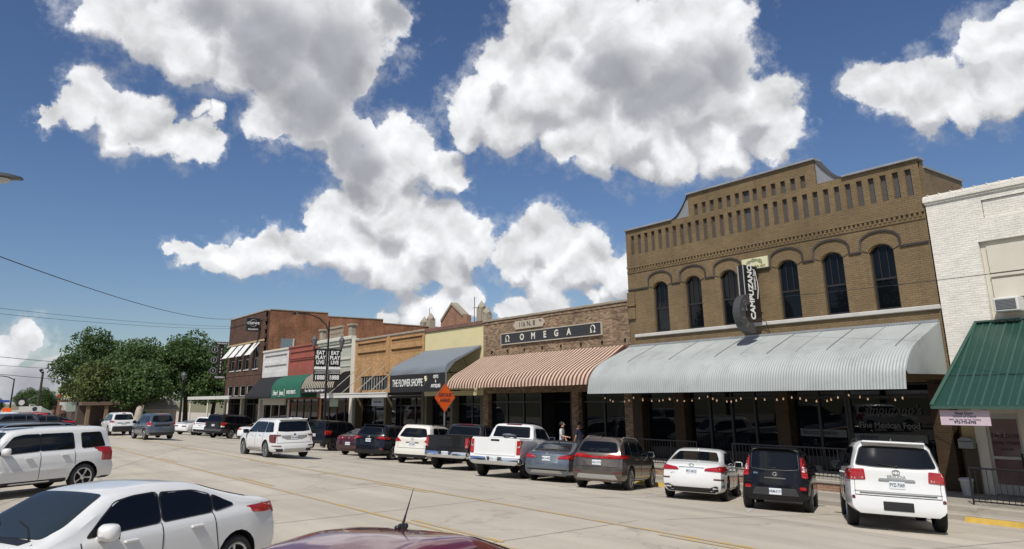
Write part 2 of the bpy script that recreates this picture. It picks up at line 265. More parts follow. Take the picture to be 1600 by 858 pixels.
# ------------------------------------------------------------------ helpers
def thing(name, label, cat, loc=(0, 0, 0), group=None, rot=None):
    o = bpy.data.objects.new(name, None); C.objects.link(o); o.location = loc; o.empty_display_size = .2
    if rot is not None: o.rotation_euler = rot
    return tag(o, label, cat, group)
def tag(o, label, cat, group=None):
    o['label'] = label; o['category'] = cat
    if group: o['group'] = group
    return o
def inv(par):
    """inverse of an (unscaled) parent chain, so that children may be written in world coordinates"""
    m = Matrix.Identity(4); p = par
    while p is not None:
        m = (Matrix.LocRotScale(p.location, p.rotation_euler, p.scale)) @ m if p.type == 'EMPTY' else m
        p = p.parent
    return m.inverted()
class G:
    def __init__(s): s.v = []; s.f = []; s.m = []; s.cur = 0
    def add(s, vs, fs):
        o = len(s.v); s.v += [tuple(v) for v in vs]; s.f += [tuple(i+o for i in f) for f in fs]; s.m += [s.cur]*len(fs); return s
    def box(s, x0, x1, y0, y1, z0, z1):
        return s.add([(x0,y0,z0),(x1,y0,z0),(x1,y1,z0),(x0,y1,z0),(x0,y0,z1),(x1,y0,z1),(x1,y1,z1),(x0,y1,z1)],
                     [(0,3,2,1),(4,5,6,7),(0,1,5,4),(1,2,6,5),(2,3,7,6),(3,0,4,7)])
    def bev(s, x0, x1, y0, y1, z0, z1, b=.02):
        """box with chamfered vertical and horizontal edges"""
        def ring(z, i): return [(x0+i,y0+b,z),(x0+b,y0+i,z),(x1-b,y0+i,z),(x1-i,y0+b,z),(x1-i,y1-b,z),(x1-b,y1-i,z),(x0+b,y1-i,z),(x0+i,y1-b,z)]
        vs = ring(z0, b) + ring(z0+b, 0) + ring(z1-b, 0) + ring(z1, b); fs = [tuple(range(7,-1,-1)), tuple(range(24,32))]
        for k in range(3):
            for i in range(8): fs.append((k*8+i, k*8+(i+1)%8, k*8+8+(i+1)%8, k*8+8+i))
        return s.add(vs, fs)
    def poly(s, pts): return s.add(pts, [tuple(range(len(pts)))])
    def prism(s, poly, ax, a, b):
        n = len(poly); f = {'y': lambda p, t: (p[0], t, p[1]), 'x': lambda p, t: (t, p[0], p[1]), 'z': lambda p, t: (p[0], p[1], t)}[ax]
        vs = [f(p, a) for p in poly] + [f(p, b) for p in poly]
        return s.add(vs, [tuple(range(n)), tuple(range(2*n-1, n-1, -1))] + [(i, n+i, n+(i+1)%n, (i+1)%n) for i in range(n)])
    def grid(s, rows, close=False):
        n = len(rows[0]); vs = [p for r in rows for p in r]; fs = []
        for i in range(len(rows)-1):
            for j in range(n if close else n-1): fs.append((i*n+j, i*n+(j+1)%n, (i+1)*n+(j+1)%n, (i+1)*n+j))
        return s.add(vs, fs)
    def tube(s, pts, r, n=8, cap=True):
        pts = [Vector(p) for p in pts]; rows = []
        rr = r if isinstance(r, (list, tuple)) else [r]*len(pts)
        for i, p in enumerate(pts):
            t = (pts[min(i+1, len(pts)-1)]-pts[max(i-1, 0)]).normalized()
            a = t.cross(Vector((0,0,1)) if abs(t.z) < .95 else Vector((1,0,0))).normalized(); b = t.cross(a)
            rows.append([tuple(p+rr[i]*(math.cos(2*math.pi*k/n)*a+math.sin(2*math.pi*k/n)*b)) for k in range(n)])
        s.grid(rows, True)
        if cap: o = len(s.v)-len(rows)*n; s.f += [tuple(o+k for k in range(n)), tuple(o+(len(rows)-1)*n+k for k in range(n-1,-1,-1))]; s.m += [s.cur]*2
        return s
    def lathe(s, prof, c=(0,0,0), ax='z', n=20):
        rows = []
        for r, h in prof:
            ring = []
            for k in range(n):
                a = 2*math.pi*k/n; u, w = r*math.cos(a), r*math.sin(a)
                ring.append({'z': (c[0]+u, c[1]+w, c[2]+h), 'y': (c[0]+u, c[1]+h, c[2]+w), 'x': (c[0]+h, c[1]+u, c[2]+w)}[ax])
            rows.append(ring)
        return s.grid(rows, True)
    def mesh(s, name, mats, smooth=None, fix=True):
        me = bpy.data.meshes.new(name); me.from_pydata(s.v, [], s.f)
        for m in (mats if isinstance(mats, (list, tuple)) else [mats]): me.materials.append(m)
        if any(s.m): me.polygons.foreach_set('material_index', s.m)
        if fix:
            bm = bmesh.new(); bm.from_mesh(me); bmesh.ops.recalc_face_normals(bm, faces=bm.faces); bm.to_mesh(me); bm.free()
        if smooth is not None:
            me.polygons.foreach_set('use_smooth', [True]*len(me.polygons)); me.set_sharp_from_angle(angle=R_(smooth))
        return me
    def build(s, name, mats, par=None, smooth=None, world=True, fix=True):
        o = bpy.data.objects.new(name, s.mesh(name, mats, smooth, fix)); C.objects.link(o)
        if par is not None:
            o.parent = par
            if world: o.matrix_parent_inverse = inv(par)
        return o
def struct(o): o['kind'] = 'structure'; return o
def stuff(o): o['kind'] = 'stuff'; return o
_tc = {}
def text(name, s, size, mat, par, M4, bold=0, ext=.004, align='CENTER', sx=1, world=True, shear=0):
    """lettering as a thin mesh; M4 maps text plane (x right, y up, z out) into the parent's (or world) space"""
    key = (s, size, bold, ext, align, sx, shear)
    if key not in _tc:
        cu = bpy.data.curves.new('t', 'FONT'); cu.body = s; cu.size = size; cu.align_x = align; cu.align_y = 'CENTER'
        cu.extrude = ext; cu.offset = bold; cu.resolution_u = 3; cu.shear = shear
        to = bpy.data.objects.new('t', cu); C.objects.link(to); bpy.context.view_layer.update()
        me = bpy.data.meshes.new_from_object(to.evaluated_get(bpy.context.evaluated_depsgraph_get()))
        bpy.data.objects.remove(to); bpy.data.curves.remove(cu)
        if sx != 1: me.transform(Matrix.Diagonal((sx, 1, 1, 1)))
        _tc[key] = me
    me = _tc[key].copy(); me.materials.clear(); me.materials.append(mat)
    o = bpy.data.objects.new(name, me); C.objects.link(o)
    if par is not None:
        o.parent = par
        if world: o.matrix_parent_inverse = inv(par)
    o.matrix_basis = M4; return o
def face_front(x, y, z, tilt=0):        # text plane facing -Y (the street), reading along +X
    return Matrix.Translation((x, y, z)) @ Matrix.Rotation(R_(90)+tilt, 4, 'X')
YC, SL = 11.8, .08
def gz(y): return 0.0 if y < YC else -SL*(min(y, 22.1)-YC)
# ================================================================== SETTING: ground, road, walks
CONC = concrete('road_concrete', (.46, .413, .34), crack=.6, streak=.65)
WALK = concrete('sidewalk_concrete', (.35, .32, .27), crack=.4, streak=.6)
DIRT = M('dry_grass_ground', (.16, .15, .08), rough=1, var=.4, vs=.4)
YEL = worn('worn_yellow_line', (.47, .31, .085)); WHL = worn('worn_white_line', (.52, .50, .46))
g = G(); g.box(-2500, 2500, -2500, 2500, -2.2, -1.2); struct(g.build('ground', DIRT))
g = G(); rows = []
for y in (-9, 0, 4, 8, 11.8, 15, 18, 20, 22.1):
    z = gz(y)
    rows.append([(-420, y, z), (-90, y, z), (-40, y, z), (-15, y, z), (60, y, z)])
g.grid(rows); struct(g.build('road', CONC, smooth=30))
g = G(); g.box(-420, -89.5, 22.1, 60, -1.19, -.80); struct(g.build('side_street', CONC))
# expansion joints cut across the slabs and along the lanes
JT = M('joint_tar', (.22, .20, .165), rough=.9, var=.3, vs=2)
jp = G()
for x in np.arange(-85, 6, 4.6):
    zs = [(y, gz(y)+.004) for y in (-8, 11.75)] + [(12.6, gz(12.6)+.004), (22.0, gz(22)+.004)]
    for (ya, za), (yb, zb) in zip(zs[:-1], zs[1:]):
        if zb < -.03 and za > -.01: continue
        jp.poly([(x, ya, za), (x+.022, ya, za), (x+.022, yb, zb), (x, yb, zb)])
for y in (4.6, 15.6):
    jp.poly([(-120, y, gz(y)+.006), (6, y, gz(y)+.006), (6, y+.025, gz(y+.025)+.006), (-120, y+.025, gz(y+.025)+.006)])
struct(jp.build('road_joints', JT))
def strip(x0, x1, y, w, mat, name, dz=.008):
    g = G(); n = max(1, int((x1-x0)/6)); xs = np.linspace(x0, x1, n+1)
    g.grid([[(x, y, gz(y)+dz) for x in xs], [(x, y+w, gz(y+w)+dz) for x in xs]]); return struct(g.build(name, mat))
strip(-120, -1, 8.00, .11, YEL, 'yellow_lane_line'); strip(-120, -1, 11.05, .11, YEL, 'yellow_lane_line')
for x0 in np.arange(-118, -4, 11.5):
    strip(x0, x0+3.2, 8.22, .10, YEL, 'yellow_lane_dash'); strip(x0+4.5, x0+7.7, 10.84, .10, YEL, 'yellow_lane_dash')
for (xs0, n, sgn) in ((-4.6, 22, 1),):
    for i in range(n):                               # painted stalls under the parked rows
        bx = xs0-3.62*i; g = G()
        a = (bx, 22.0); b = (bx+(22.0-16.6)*math.tan(R_(30)), 16.6)
        g.poly([(a[0], a[1], gz(a[1])+.006), (a[0]+.11, a[1], gz(a[1])+.006), (b[0]+.11, b[1], gz(b[1])+.006), (b[0], b[1], gz(b[1])+.006)])
        struct(g.build('parking_line', WHL))
for i in range(10):
    bx = -2.0-4.1*i; g = G(); a = (bx, -1.5); b = (bx-6.3*math.tan(R_(28)), 4.4)
    g.poly([(a[0], a[1], .005), (a[0]+.11, a[1], .005), (b[0]+.11, b[1], .005), (b[0], b[1], .005)]); struct(g.build('parking_line', WHL))
# far kerb, low strip, raised walk
g = G(); g.bev(-89, 40, 22.1, 22.55, -1.1, -.665, .03); struct(g.build('kerb', WALK))
g = G(); g.bev(-89, 40, 22.5, 25.9, -1.1, -.50, .02); struct(g.build('sidewalk', WALK))
g = G(); g.box(-60, 40, -30, -3.0, -1.1, .15); struct(g.build('near_sidewalk', WALK))
BRK = brick('porch_brick', (.30, .15, .09), (.36, .20, .12), (.35, .31, .26))
g = G(); g.box(-24.2, -12.4, 22.72, 25.48, -.5, -.27); struct(g.build('porch_base', BRK))
g = G(); g.bev(-24.25, -12.35, 22.68, 25.49, -.27, -.17, .015); struct(g.build('porch_slab', WALK))

# ================================================================== BUILDINGS
def wall(g, x0, x1, z0, z1, y, holes, dep=.18):
    """a wall face in the plane Y=y with rectangular openings and their reveals"""
    xs = sorted({x0, x1, *[h[0] for h in holes], *[h[1] for h in holes]}); zs = sorted({z0, z1, *[h[2] for h in holes], *[h[3] for h in holes]})
    xs = [x for x in xs if x0 <= x <= x1]; zs = [z for z in zs if z0 <= z <= z1]
    for xa, xb in zip(xs[:-1], xs[1:]):
        run = None
        for za, zb in zip(zs[:-1], zs[1:]):
            cx, cz = (xa+xb)/2, (za+zb)/2
            if any(h[0] < cx < h[1] and h[2] < cz < h[3] for h in holes): continue
            g.poly([(xa, y, za), (xb, y, za), (xb, y, zb), (xa, y, zb)])
    for a, b, c, d in holes:
        yb = y+dep
        g.poly([(a, y, c), (a, y, d), (a, yb, d), (a, yb, c)]); g.poly([(b, y, c), (b, yb, c), (b, yb, d), (b, y, d)])
        g.poly([(a, y, d), (b, y, d), (b, yb, d), (a, yb, d)]); g.poly([(a, y, c), (a, yb, c), (b, yb, c), (b, y, c)])
    return g
FY = 25.5
def shell(par, x0, x1, zt, depth, mat, z0=-.7, roof=None, left=True, right=True, rz=None):
    rz = zt-.6 if rz is None else rz
    if left: g = G(); g.box(x0, x0+.25, FY+.32, FY+depth, z0, zt-.02); g.build('side_wall', mat, par)
    if right: g = G(); g.box(x1-.25, x1, FY+.32, FY+depth, z0, zt-.02); g.build('side_wall', mat, par)
    g = G(); g.box(x0+.25, x1-.25, FY+depth-.25, FY+depth, z0, zt-.4); g.build('back_wall', mat, par)
    g = G(); g.box(x0+.25, x1-.25, FY+.3, FY+depth-.25, rz-.2, rz); g.build('roof', M('roof_gravel', (.3, .29, .27), rough=1), par)
def solidback(par, x0, x1, z0, z1, mat, y0=FY+.19, y1=FY+.31):
    g = G(); g.box(x0, x1, y0, y1, z0, z1); return g.build('wall_core', mat, par)
FRAME = M('storefront_frame', (.02, .019, .018), rough=.4, var=.2)  # colour darkened to deepen the shade beneath the awnings
def storefront(par, x0, x1, zb, zt, n, y=FY+.45, frame=None, door=None, glass=None):
    """glazed shop front: bulkhead, mullions, glass lights, each its own part"""
    frame = frame or FRAME; xs = np.linspace(x0, x1, n+1)
    g = G(); g.box(x0, x1, y+.02, y+.14, zb, zb+.45); g.build('bulkhead', frame, par)
    for i, x in enumerate(xs):
        g = G(); g.box(x-.05, x+.05, y-.03, y+.1, zb+.45, zt); g.build('mullion', frame, par)
    g = G(); g.box(x0, x1, y-.02, y+.08, zt-.55, zt-.47); g.build('transom_bar', frame, par)
    for i in range(n):
        g = G(); g.box(xs[i]+.05, xs[i+1]-.05, y+.03, y+.05, zb+.45, zt); g.build('shop_window', glass or GLASS, par)
def window(par, x0, x1, z0, z1, y, frame, glass=GLASS, arch=0, mid=True, mull=0):
    """sash window: outer frame, meeting rail, two panes"""
    t = .06; g = G()
    g.box(x0, x0+t, y, y+.08, z0, z1); g.box(x1-t, x1, y, y+.08, z0, z1); g.box(x0+t, x1-t, y, y+.08, z0, z0+t); g.box(x0+t, x1-t, y, y+.08, z1-t, z1)
    zm = z0+(z1-z0)*.47
    if mid: g.box(x0+t, x1-t, y+.005, y+.085, zm-.035, zm+.035)
    for k in range(mull):
        xm = x0+(x1-x0)*(k+1)/(mull+1); g.box(xm-.012, xm+.012, y+.015, y+.07, zm+.035, z1-t)
    w = g.build('window', frame, par)
    for za, zb in ((z0+t, zm-.035), (zm+.035, z1-t)) if mid else ((z0+t, z1-t),):
        p = G(); p.box(x0+t, x1-t, y+.045, y+.06, za, zb); o = p.build('pane', glass, None); o.parent = w
    return w
def coping(par, pts, y0, y1, t, mat, name='coping'):
    g = G()
    for (xa, za), (xb, zb) in zip(pts[:-1], pts[1:]):
        g.add([(xa, y0, za), (xb, y0, zb), (xb, y1, zb), (xa, y1, za), (xa, y0, za+t), (xb, y0, zb+t), (xb, y1, zb+t), (xa, y1, za+t)],
              [(0,3,2,1),(4,5,6,7),(0,1,5,4),(1,2,6,5),(2,3,7,6),(3,0,4,7)])
    return g.build(name, mat, par)

# ---------------- tan two-storey restaurant with the stepped parapet
TANB = brick('painted_tan_brick', (.178, .126, .066), (.205, .146, .080), (.132, .093, .048), grime=.28, paint=1)
TRIM = M('grey_brown_trim', (.065, .056, .052), rough=.6, var=.2)
GREYP = M('slot_panel_grey', (.075, .072, .073), rough=.5, var=.2, vs=5)
TIN = M('coping_tin', (.36, .37, .385), rough=.4, metal=.4, var=.25, vs=2, stain=.4)
b = thing('restaurant_building', 'tall tan brick two-storey building with stepped parapet and six arched windows', 'building', (-17.6, 25.5, -.5))
BX0, BX1, BC = -24.55, -10.72, -17.6
slots = []
for i in range(31):
    c = BC+(i-15)*.434; w = .105 if i != 15 else .17; slots.append((c-w, c+w, 8.98, 9.92))
up = []
for i in range(13):
    c = BC+(i-6)*.434; w = .105 if i != 6 else .17; up.append((c-w, c+w, 10.15, 10.66))
WX = [-22.54, -20.66, -18.80, -16.05, -14.20, -12.37]
holes = slots + up + [(x-.43, x+.43, 5.24, 7.52) for x in WX]
gw = G(); wall(gw, BX0, BX1, 2.8, 10.16, FY, [h for h in holes if h[3] < 10.1], .14)
wall(gw, -20.62, -14.44, 10.16, 11.16, FY, [(a, b_, 10.17, d) for a, b_, c, d in up], .14)
gw.build('front_wall', TANB, b)
for h in slots + up:
    g = G(); g.box(h[0], h[1], FY+.12, FY+.16, h[2], h[3]); g.build('slot_panel', GREYP, b)
solidback(b, BX0+.01, BX1-.01, 7.9, 10.14, TANB, FY+.17, FY+.42); solidback(b, -20.6, -14.46, 10.14, 11.15, TANB, FY+.17, FY+.42)
solidback(b, BX0+.01, BX1-.01, 2.8, 5.0, TANB, FY+.17, FY+.42)
for x in WX:                                          # segmental brick heads, windows, sills
    g = G(); n = 12; top = [(x-.43+.86*i/n, 7.38+.27*math.sin(math.pi*(i/n))**.8) for i in range(n+1)]
    win = window(b, x-.42, x+.42, 5.25, 7.5, FY+.10, M('window_frame_brown', (.022, .020, .02), rough=.5), mull=2)
    g = G(); pts = [(x-.43, 7.52)]+[(px, min(pz, 7.515)) for px, pz in [(x-.43, 7.25), (x-.30, 7.40), (x-.16, 7.48), (x, 7.505), (x+.16, 7.48), (x+.30, 7.40), (x+.43, 7.25)]]+[(x+.43, 7.52)]
    g.prism(pts, 'y', FY-.002, FY+.16); g.build('arch_spandrel', TANB, b)
    # projecting brick arch ring
    g = G(); rows = []
    for i in range(15):
        a = R_(155-130*i/14); r0, r1 = .50, .72; cz = 7.10
        rows.append([(x+r*math.cos(a)*1.0, yy, cz+r*math.sin(a)*.86) for r, yy in ((r0, FY-.03), (r1, FY-.03), (r1, FY+.02), (r0, FY+.02))])
    g.grid(rows, True); g.build('brick_arch', TANB, b)
# label moulding running from arch to arch
g = G(); path = [(BX0+.02, 7.33)]
for x in WX:
    path += [(x-.70, 7.33), (x-.70, 7.58)] + [(x+.70*math.cos(R_(180-180*i/12)), 7.62+.36*math.sin(R_(180*i/12))) for i in range(1, 12)] + [(x+.70, 7.58), (x+.70, 7.33)]
path.append((BX1-.02, 7.33)); rows = []
for i, (px, pz) in enumerate(path):
    a = Vector(path[max(i-1, 0)]); c = Vector(path[min(i+1, len(path)-1)]); t = (c-a).normalized(); nrm = Vector((-t.y, t.x))*.032
    rows.append([(px+nrm.x, FY-.07, pz+nrm.y), (px-nrm.x, FY-.05, pz-nrm.y), (px-nrm.x, FY+.01, pz-nrm.y), (px+nrm.x, FY+.01, pz+nrm.y)])
g.grid(rows, True); g.build('label_moulding', TRIM, b)
g = G()
for x in np.arange(BX0+.05, BX1-.1, .172): g.box(x, x+.085, FY-.05, FY+.01, 8.20, 8.36)
stuff(g.build('dentil_course', TANB, b))
g = G(); g.box(BX0+.01, BX1-.01, FY-.06, FY+.01, 8.36, 8.45); g.box(BX0+.01, BX1-.01, FY-.03, FY+.01, 8.12, 8.20); g.build('string_course', TANB, b)
g = G(); g.bev(-24.2, BX1+.02, FY-.10, FY+.16, 5.09, 5.235, .02); g.build('stone_sill', M('sill_stone', (.50, .48, .45), rough=.7, var=.12, stain=.3), b)
# coping, with tin flashing on the two curved shoulders
coping(b, [(BX0-.06, 10.2), (-21.6, 10.2)], FY-.10, FY+.45, .07, TIN); coping(b, [(-20.66, 11.16), (-14.40, 11.16)], FY-.10, FY+.45, .07, TIN)
coping(b, [(-13.4, 10.2), (BX1+.06, 10.2)], FY-.10, FY+.45, .07, TIN)
for x0, x1 in ((BX0, -20.62), (-14.44, BX1)): g = G(); g.box(x0, x1, FY, FY+.42, 10.165, 10.2); g.build('parapet_course', TANB, b)
for x0, x1 in ((-21.62, -20.62), (-13.42, -14.44)):
    cur = [(x0+(x1-x0)*t, 10.2+.98*(t**1.7)) for t in np.linspace(0, 1, 9)]
    g = G(); g.prism(cur+[(x1, 10.2)], 'y', FY+.04, FY+.38); g.build('shoulder_flashing', M('flashing_pale', (.24, .25, .265), rough=.5, metal=.2, var=.2, stain=.3), b)
    coping(b, cur, FY-.02, FY+.45, .05, TRIM, 'shoulder_cap')
g = G(); rows = [(FY+.42, 9.95), (FY+3.4, 9.95), (FY+3.4, 9.5), (FY+9, 9.5), (FY+9, 9.0), (FY+26, 8.7)]
g.prism([(FY+.43, -.7)]+rows+[(FY+26, -.7)], 'x', BX1-.3, BX1-.01); g.build('side_wall', TANB, b)
g = G(); g.prism([(FY+.43, -.7)]+rows+[(FY+26, -.7)], 'x', BX0+.01, BX0+.3); g.build('side_wall', TANB, b)
g = G(); g.prism([(FY+.40, 9.95), (FY+3.42, 9.95), (FY+3.42, 10.03), (FY+.40, 10.03)], 'x', BX1-.36, BX1+.05); g.build('side_coping', TIN, b)
g = G(); g.box(BX0+.3, BX1-.3, FY+.43, FY+26, 8.2, 8.4); g.build('roof', M('roof_gravel', (.3, .29, .27), rough=1), b)
g = G(); g.bev(BX0-.03, BX0+.42, FY-.10, FY, 5.95, 7.22, .015); g.bev(BX0-.06, BX0+.46, FY-.16, FY-.02, 6.55, 6.68, .01); g.build('corner_corbel', TANB, b)
# ground floor: piers and dark glazing
PIER = brick('pier_tan_shaded', (.055, .033, .016), (.065, .04, .02), (.04, .024, .012), paint=1)  # tan of the wall darkened so the colour carries the awning's shade
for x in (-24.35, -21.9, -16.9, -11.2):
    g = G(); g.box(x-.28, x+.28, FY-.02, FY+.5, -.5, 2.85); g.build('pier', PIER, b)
storefront(b, -24.0, -22.2, -.17, 2.85, 1, FY+.3); storefront(b, -21.6, -17.2, -.17, 2.85, 4, FY+.3); storefront(b, -16.6, -14.5, -.17, 2.85, 2, FY+.3); storefront(b, -14.38, -11.5, -.17, 2.85, 1, FY+.3)
g = G(); g.box(BX0+.3, BX1-.3, FY+.9, FY+1.0, -.6, 8.2); g.build('interior_shade_sheet', M('interior_shade', (.02, .018, .016), rough=.9), b)  # dark sheet added behind the glazing, standing in for interior shade
def glassletter(par, s, size, x, y, z, mat, bold=0, sx=1, shear=0): text('lettering', s, size, mat, par, face_front(x, y, z), bold=bold, sx=sx, ext=.002, shear=shear)
LTR = M('window_lettering', (.11, .11, .107), rough=.6, var=.1); LTD = M('window_lettering_dim', (.06, .06, .06), rough=.6)
glassletter(b, "Campuzano's", .42, -13.05, FY+.28, 1.90, LTD, shear=.35); glassletter(b, 'Fine Mexican Food', .27, -13.05, FY+.28, 1.40, LTR, bold=.006)
g = G(); g.box(-14.35, -11.85, FY+.295, FY+.31, .86, 1.12); g.build('window_band', M('band_grey', (.10, .10, .10), rough=.7), b)
glassletter(b, 'BRUNCH', .16, -13.8, FY+.285, .99, INK, bold=.006)
g = G(); g.box(-18.0+1.6, -14.6, FY+.295, FY+.31, .96, 1.22); g.build('window_band', M('band_grey', (.10, .10, .10), rough=.7), b)
glassletter(b, 'BRUNCH Y MIMOSA', .15, -15.6, FY+.285, 1.09, INK, bold=.006)

def awning(name, label, x0, x1, prof, mat, under=None, corr=0, per=.12, ends=True, cat='awning', endmat=None, endz=None, thick=.015, seam=None):
    """canopy skin swept along X from a (y, z) profile, with closing ends and an inner frame"""
    t = thing(name, label, cat, ((x0+x1)/2, FY, prof[-1][1]))
    P = [Vector(p) for p in prof]; nr = []
    for i in range(len(P)):
        d = (P[min(i+1, len(P)-1)]-P[max(i-1, 0)]).normalized(); nr.append(Vector((d.y, -d.x)) if d.y < 0 else Vector((d.y, -d.x)))
    for i, n in enumerate(nr):
        if n.y < 0 and abs(n.x) < .99: nr[i] = -n
        if nr[i].x > .2: nr[i] = -nr[i]
    if corr:
        k = 6; n = int((x1-x0)/per)*k; xs = np.linspace(x0, x1, n+1)
        rows = [[(x, P[i].x+nr[i].x*corr*math.sin(2*math.pi*j/k), P[i].y+nr[i].y*corr*math.sin(2*math.pi*j/k)) for j, x in enumerate(xs)] for i in range(len(P))]
    else:
        xs = np.linspace(x0, x1, 40); ph = random.random()*6
        rows = [[(x, P[i].x+.012*math.sin(x*2.3+ph+i*.7), P[i].y+.010*math.sin(x*1.7+ph+i)) for x in xs] for i in range(len(P))]
    g = G(); g.grid(rows); g.build('skin', mat, t, smooth=60 if not corr else 80)
    return t
def prof_smooth(pts, n=4):
    """rounded polyline through control points (Catmull-Rom)"""
    P = [Vector(p) for p in pts]; out = []
    for i in range(len(P)-1):
        p0, p1, p2, p3 = P[max(i-1, 0)], P[i], P[i+1], P[min(i+2, len(P)-1)]
        for k in range(n):
            t = k/n; out.append(.5*((2*p1)+(-p0+p2)*t+(2*p0-5*p1+4*p2-p3)*t*t+(-p0+3*p1-3*p2+p3)*t**3))
    out.append(P[-1]); return [(p.x, p.y) for p in out]
GALV = M('galvanised_sheet', (.37, .395, .385), rough=.55, metal=.1, var=.22, vs=.8, stain=.4)
sp = prof_smooth([(25.46, 4.69), (24.62, 4.36), (23.86, 4.05), (23.36, 3.80), (23.0, 3.49), (22.77, 3.12), (22.66, 2.58)], 4)
t = awning('corrugated_awning', 'long silver corrugated metal awning curving down over the restaurant front', -24.6, -10.8, sp, GALV, corr=.0075, per=.10)
g = G(); g.box(-24.6, -10.8, 25.40, 25.49, 4.68, 4.76); g.build('wall_flashing', TIN, t)
for x in np.arange(-24.0, -10.9, 1.15):              # lapped sheet joints on the flat of the roof
    pts = [(x, y, z+.022) for y, z in sp[:12]]; g = G()
    g.grid([[(x-.012, y, z) for _, y, z in pts], [(x+.012, y, z) for _, y, z in pts]]); g.build('sheet_seam', M('seam_grey', (.27, .28, .29), rough=.5, metal=.4), t)
for xe in (-24.61, -10.79):
    cut = [p for p in sp if p[1] > 3.02]; g = G(); g.prism(cut+[(22.86, 3.02), (25.46, 3.02)], 'x', xe-.008, xe+.008); g.build('end_panel', GALV, t)
for x in np.linspace(-24.3, -11.1, 8):
    g = G(); g.tube([(x, 25.4, 2.75), (x, 22.75, 2.72)], .03, 6); g.tube([(x, 22.75, 2.72), (x, 24.3, 4.2)], .025, 6); g.build('frame_rib', STEEL, t)
g = G(); g.box(-24.55, -10.85, 22.68, 22.74, 2.56, 2.64); g.build('eave_rail', STEEL, t)
# string of bulbs under the awning
BULB = M('warm_bulb', (.9, .75, .55), rough=.2, emit=(1, .58, .28), es=.32)
t = thing('string_lights', 'string of small warm bulbs hung under the silver corrugated awning', 'string lights', (-17.6, 23.2, 2.4))
g = G(); pts = []
for i in range(141):
    x = -24.3+13.2*i/140; pts.append((x, 23.3, 2.44-.14*abs(math.sin(i*math.pi/20))+.03*math.sin(i*1.9)))
g.tube(pts, .008, 4); g.build('cable', BLACK, t)
gb = G(); gb.lathe([(.001, 0), (.016, -.02), (.026, -.058), (.022, -.08), (.001, -.09)], n=8); bm_ = gb.mesh('bulb', BULB, smooth=60)
for i in range(0, 141, 3):
    if random.random() < .12: continue
    o = bpy.data.objects.new('bulb', bm_); C.objects.link(o); o.parent = t; o.matrix_parent_inverse = inv(t); o.location = Vector(pts[i])-Vector((0, random.uniform(-.2, .2), .0))
# projecting blade sign
SGN = M('sign_black', (.012, .012, .013), rough=.35, var=.2); SGG = M('sign_charcoal', (.06, .06, .062), rough=.4, var=.2)
t = thing('blade_sign', 'tall black projecting blade sign with white vertical lettering and curved grey tail', 'sign', (-17.6, 25.4, 5.2))
SX = -17.36
g = G(); g.bev(SX-.13, SX+.13, 24.36, 25.28, 5.35, 7.40, .015); g.build('sign_box', SGN, t)
g = G(); g.box(SX+.11, SX+.135, 24.335, 24.36, 5.6, 7.38); g.box(SX-.135, SX-.11, 24.335, 24.36, 5.8, 7.38); g.build('sign_edge', M('edge_grey', (.4, .4, .4), rough=.4), t)
Mr = lambda y, z: Matrix.Translation((SX+.14, y, z)) @ Matrix.Rotation(R_(90), 4, 'Z') @ Matrix.Rotation(R_(90), 4, 'X') @ Matrix.Rotation(R_(90), 4, 'Z')
text('lettering', 'CAMPUZANO', .40, WHITE, t, Mr(24.74, 6.36), bold=.014, sx=.86); text('lettering', 'mexican food', .20, WHITE, t, Mr(25.0, 6.86), bold=.003, sx=.75)
g = G(); g.tube([(SX+.145, 25.14+.05*math.sin(z*5), z) for z in np.linspace(6.1, 7.2, 14)], .012, 5); g.build('wave_mark', WHITE, t)
g = G(); rows = []
for i in range(15):                                   # curved hook like a big C below the box
    a = R_(95+195*i/14); r0, r1 = .36, .76; cy, cz = 24.56, 5.50
    rows.append([(xx, cy+r*math.cos(a)*.95, cz+r*math.sin(a)) for r, xx in ((r0, SX+.16), (r1, SX+.16), (r1, SX-.16), (r0, SX-.16))])
g.grid(rows, True); g.poly(rows[0]); g.poly(rows[-1]); g.build('sign_tail', SGG, t)
for i, ch in enumerate('CAFE'):
    a = R_(130+36*i); text('lettering', ch, .26, M('tail_letter', (.16, .16, .16), rough=.5), t, Matrix.Translation((SX+.165, 24.56+.56*math.cos(a)*.95, 5.50+.56*math.sin(a))) @ Matrix.Rotation(R_(90), 4, 'Z') @ Matrix.Rotation(R_(90), 4, 'X') @ Matrix.Rotation(a-R_(270)+R_(0), 4, 'Z'))
g = G(); g.tube([(SX, 25.2, 7.1), (SX, 25.5, 7.1)], .03, 6); g.tube([(SX, 25.2, 5.6), (SX, 25.5, 5.6)], .03, 6); g.tube([(SX+.3, 25.46, 4.7), (SX+.28, 25.3, 5.2), (SX+.1, 25.2, 5.4)], .015, 5); g.build('bracket', STEEL, t)
t = thing('wall_plaque', 'small cream plaque with a faded picture on the tan wall above the blade sign', 'sign', (-17.4, 25.45, 7.3))
g = G(); g.box(-18.02, -16.82, FY-.10, FY-.03, 7.36, 7.80); g.build('board', M('plaque_cream', (.62, .60, .38), rough=.6, var=.1), t)
g = G(); g.box(-18.06, -16.78, FY-.11, FY-.02, 7.32, 7.36); g.build('lower_trim', TRIM, t)
text('lettering', 'the dalt', .17, M('plaque_brown', (.20, .14, .06)), t, face_front(-17.2, FY-.105, 7.45), shear=.2)
g = G()
for i in range(9): a = R_(i*20); g.lathe([(.001, -.002), (.05+.02*(i % 3), 0)], (-17.42+.32*math.cos(a), FY-.105, 7.56+.14*math.sin(a)), 'y', 8)
g.build('faded_picture', M('plaque_grey', (.25, .25, .15)), t)
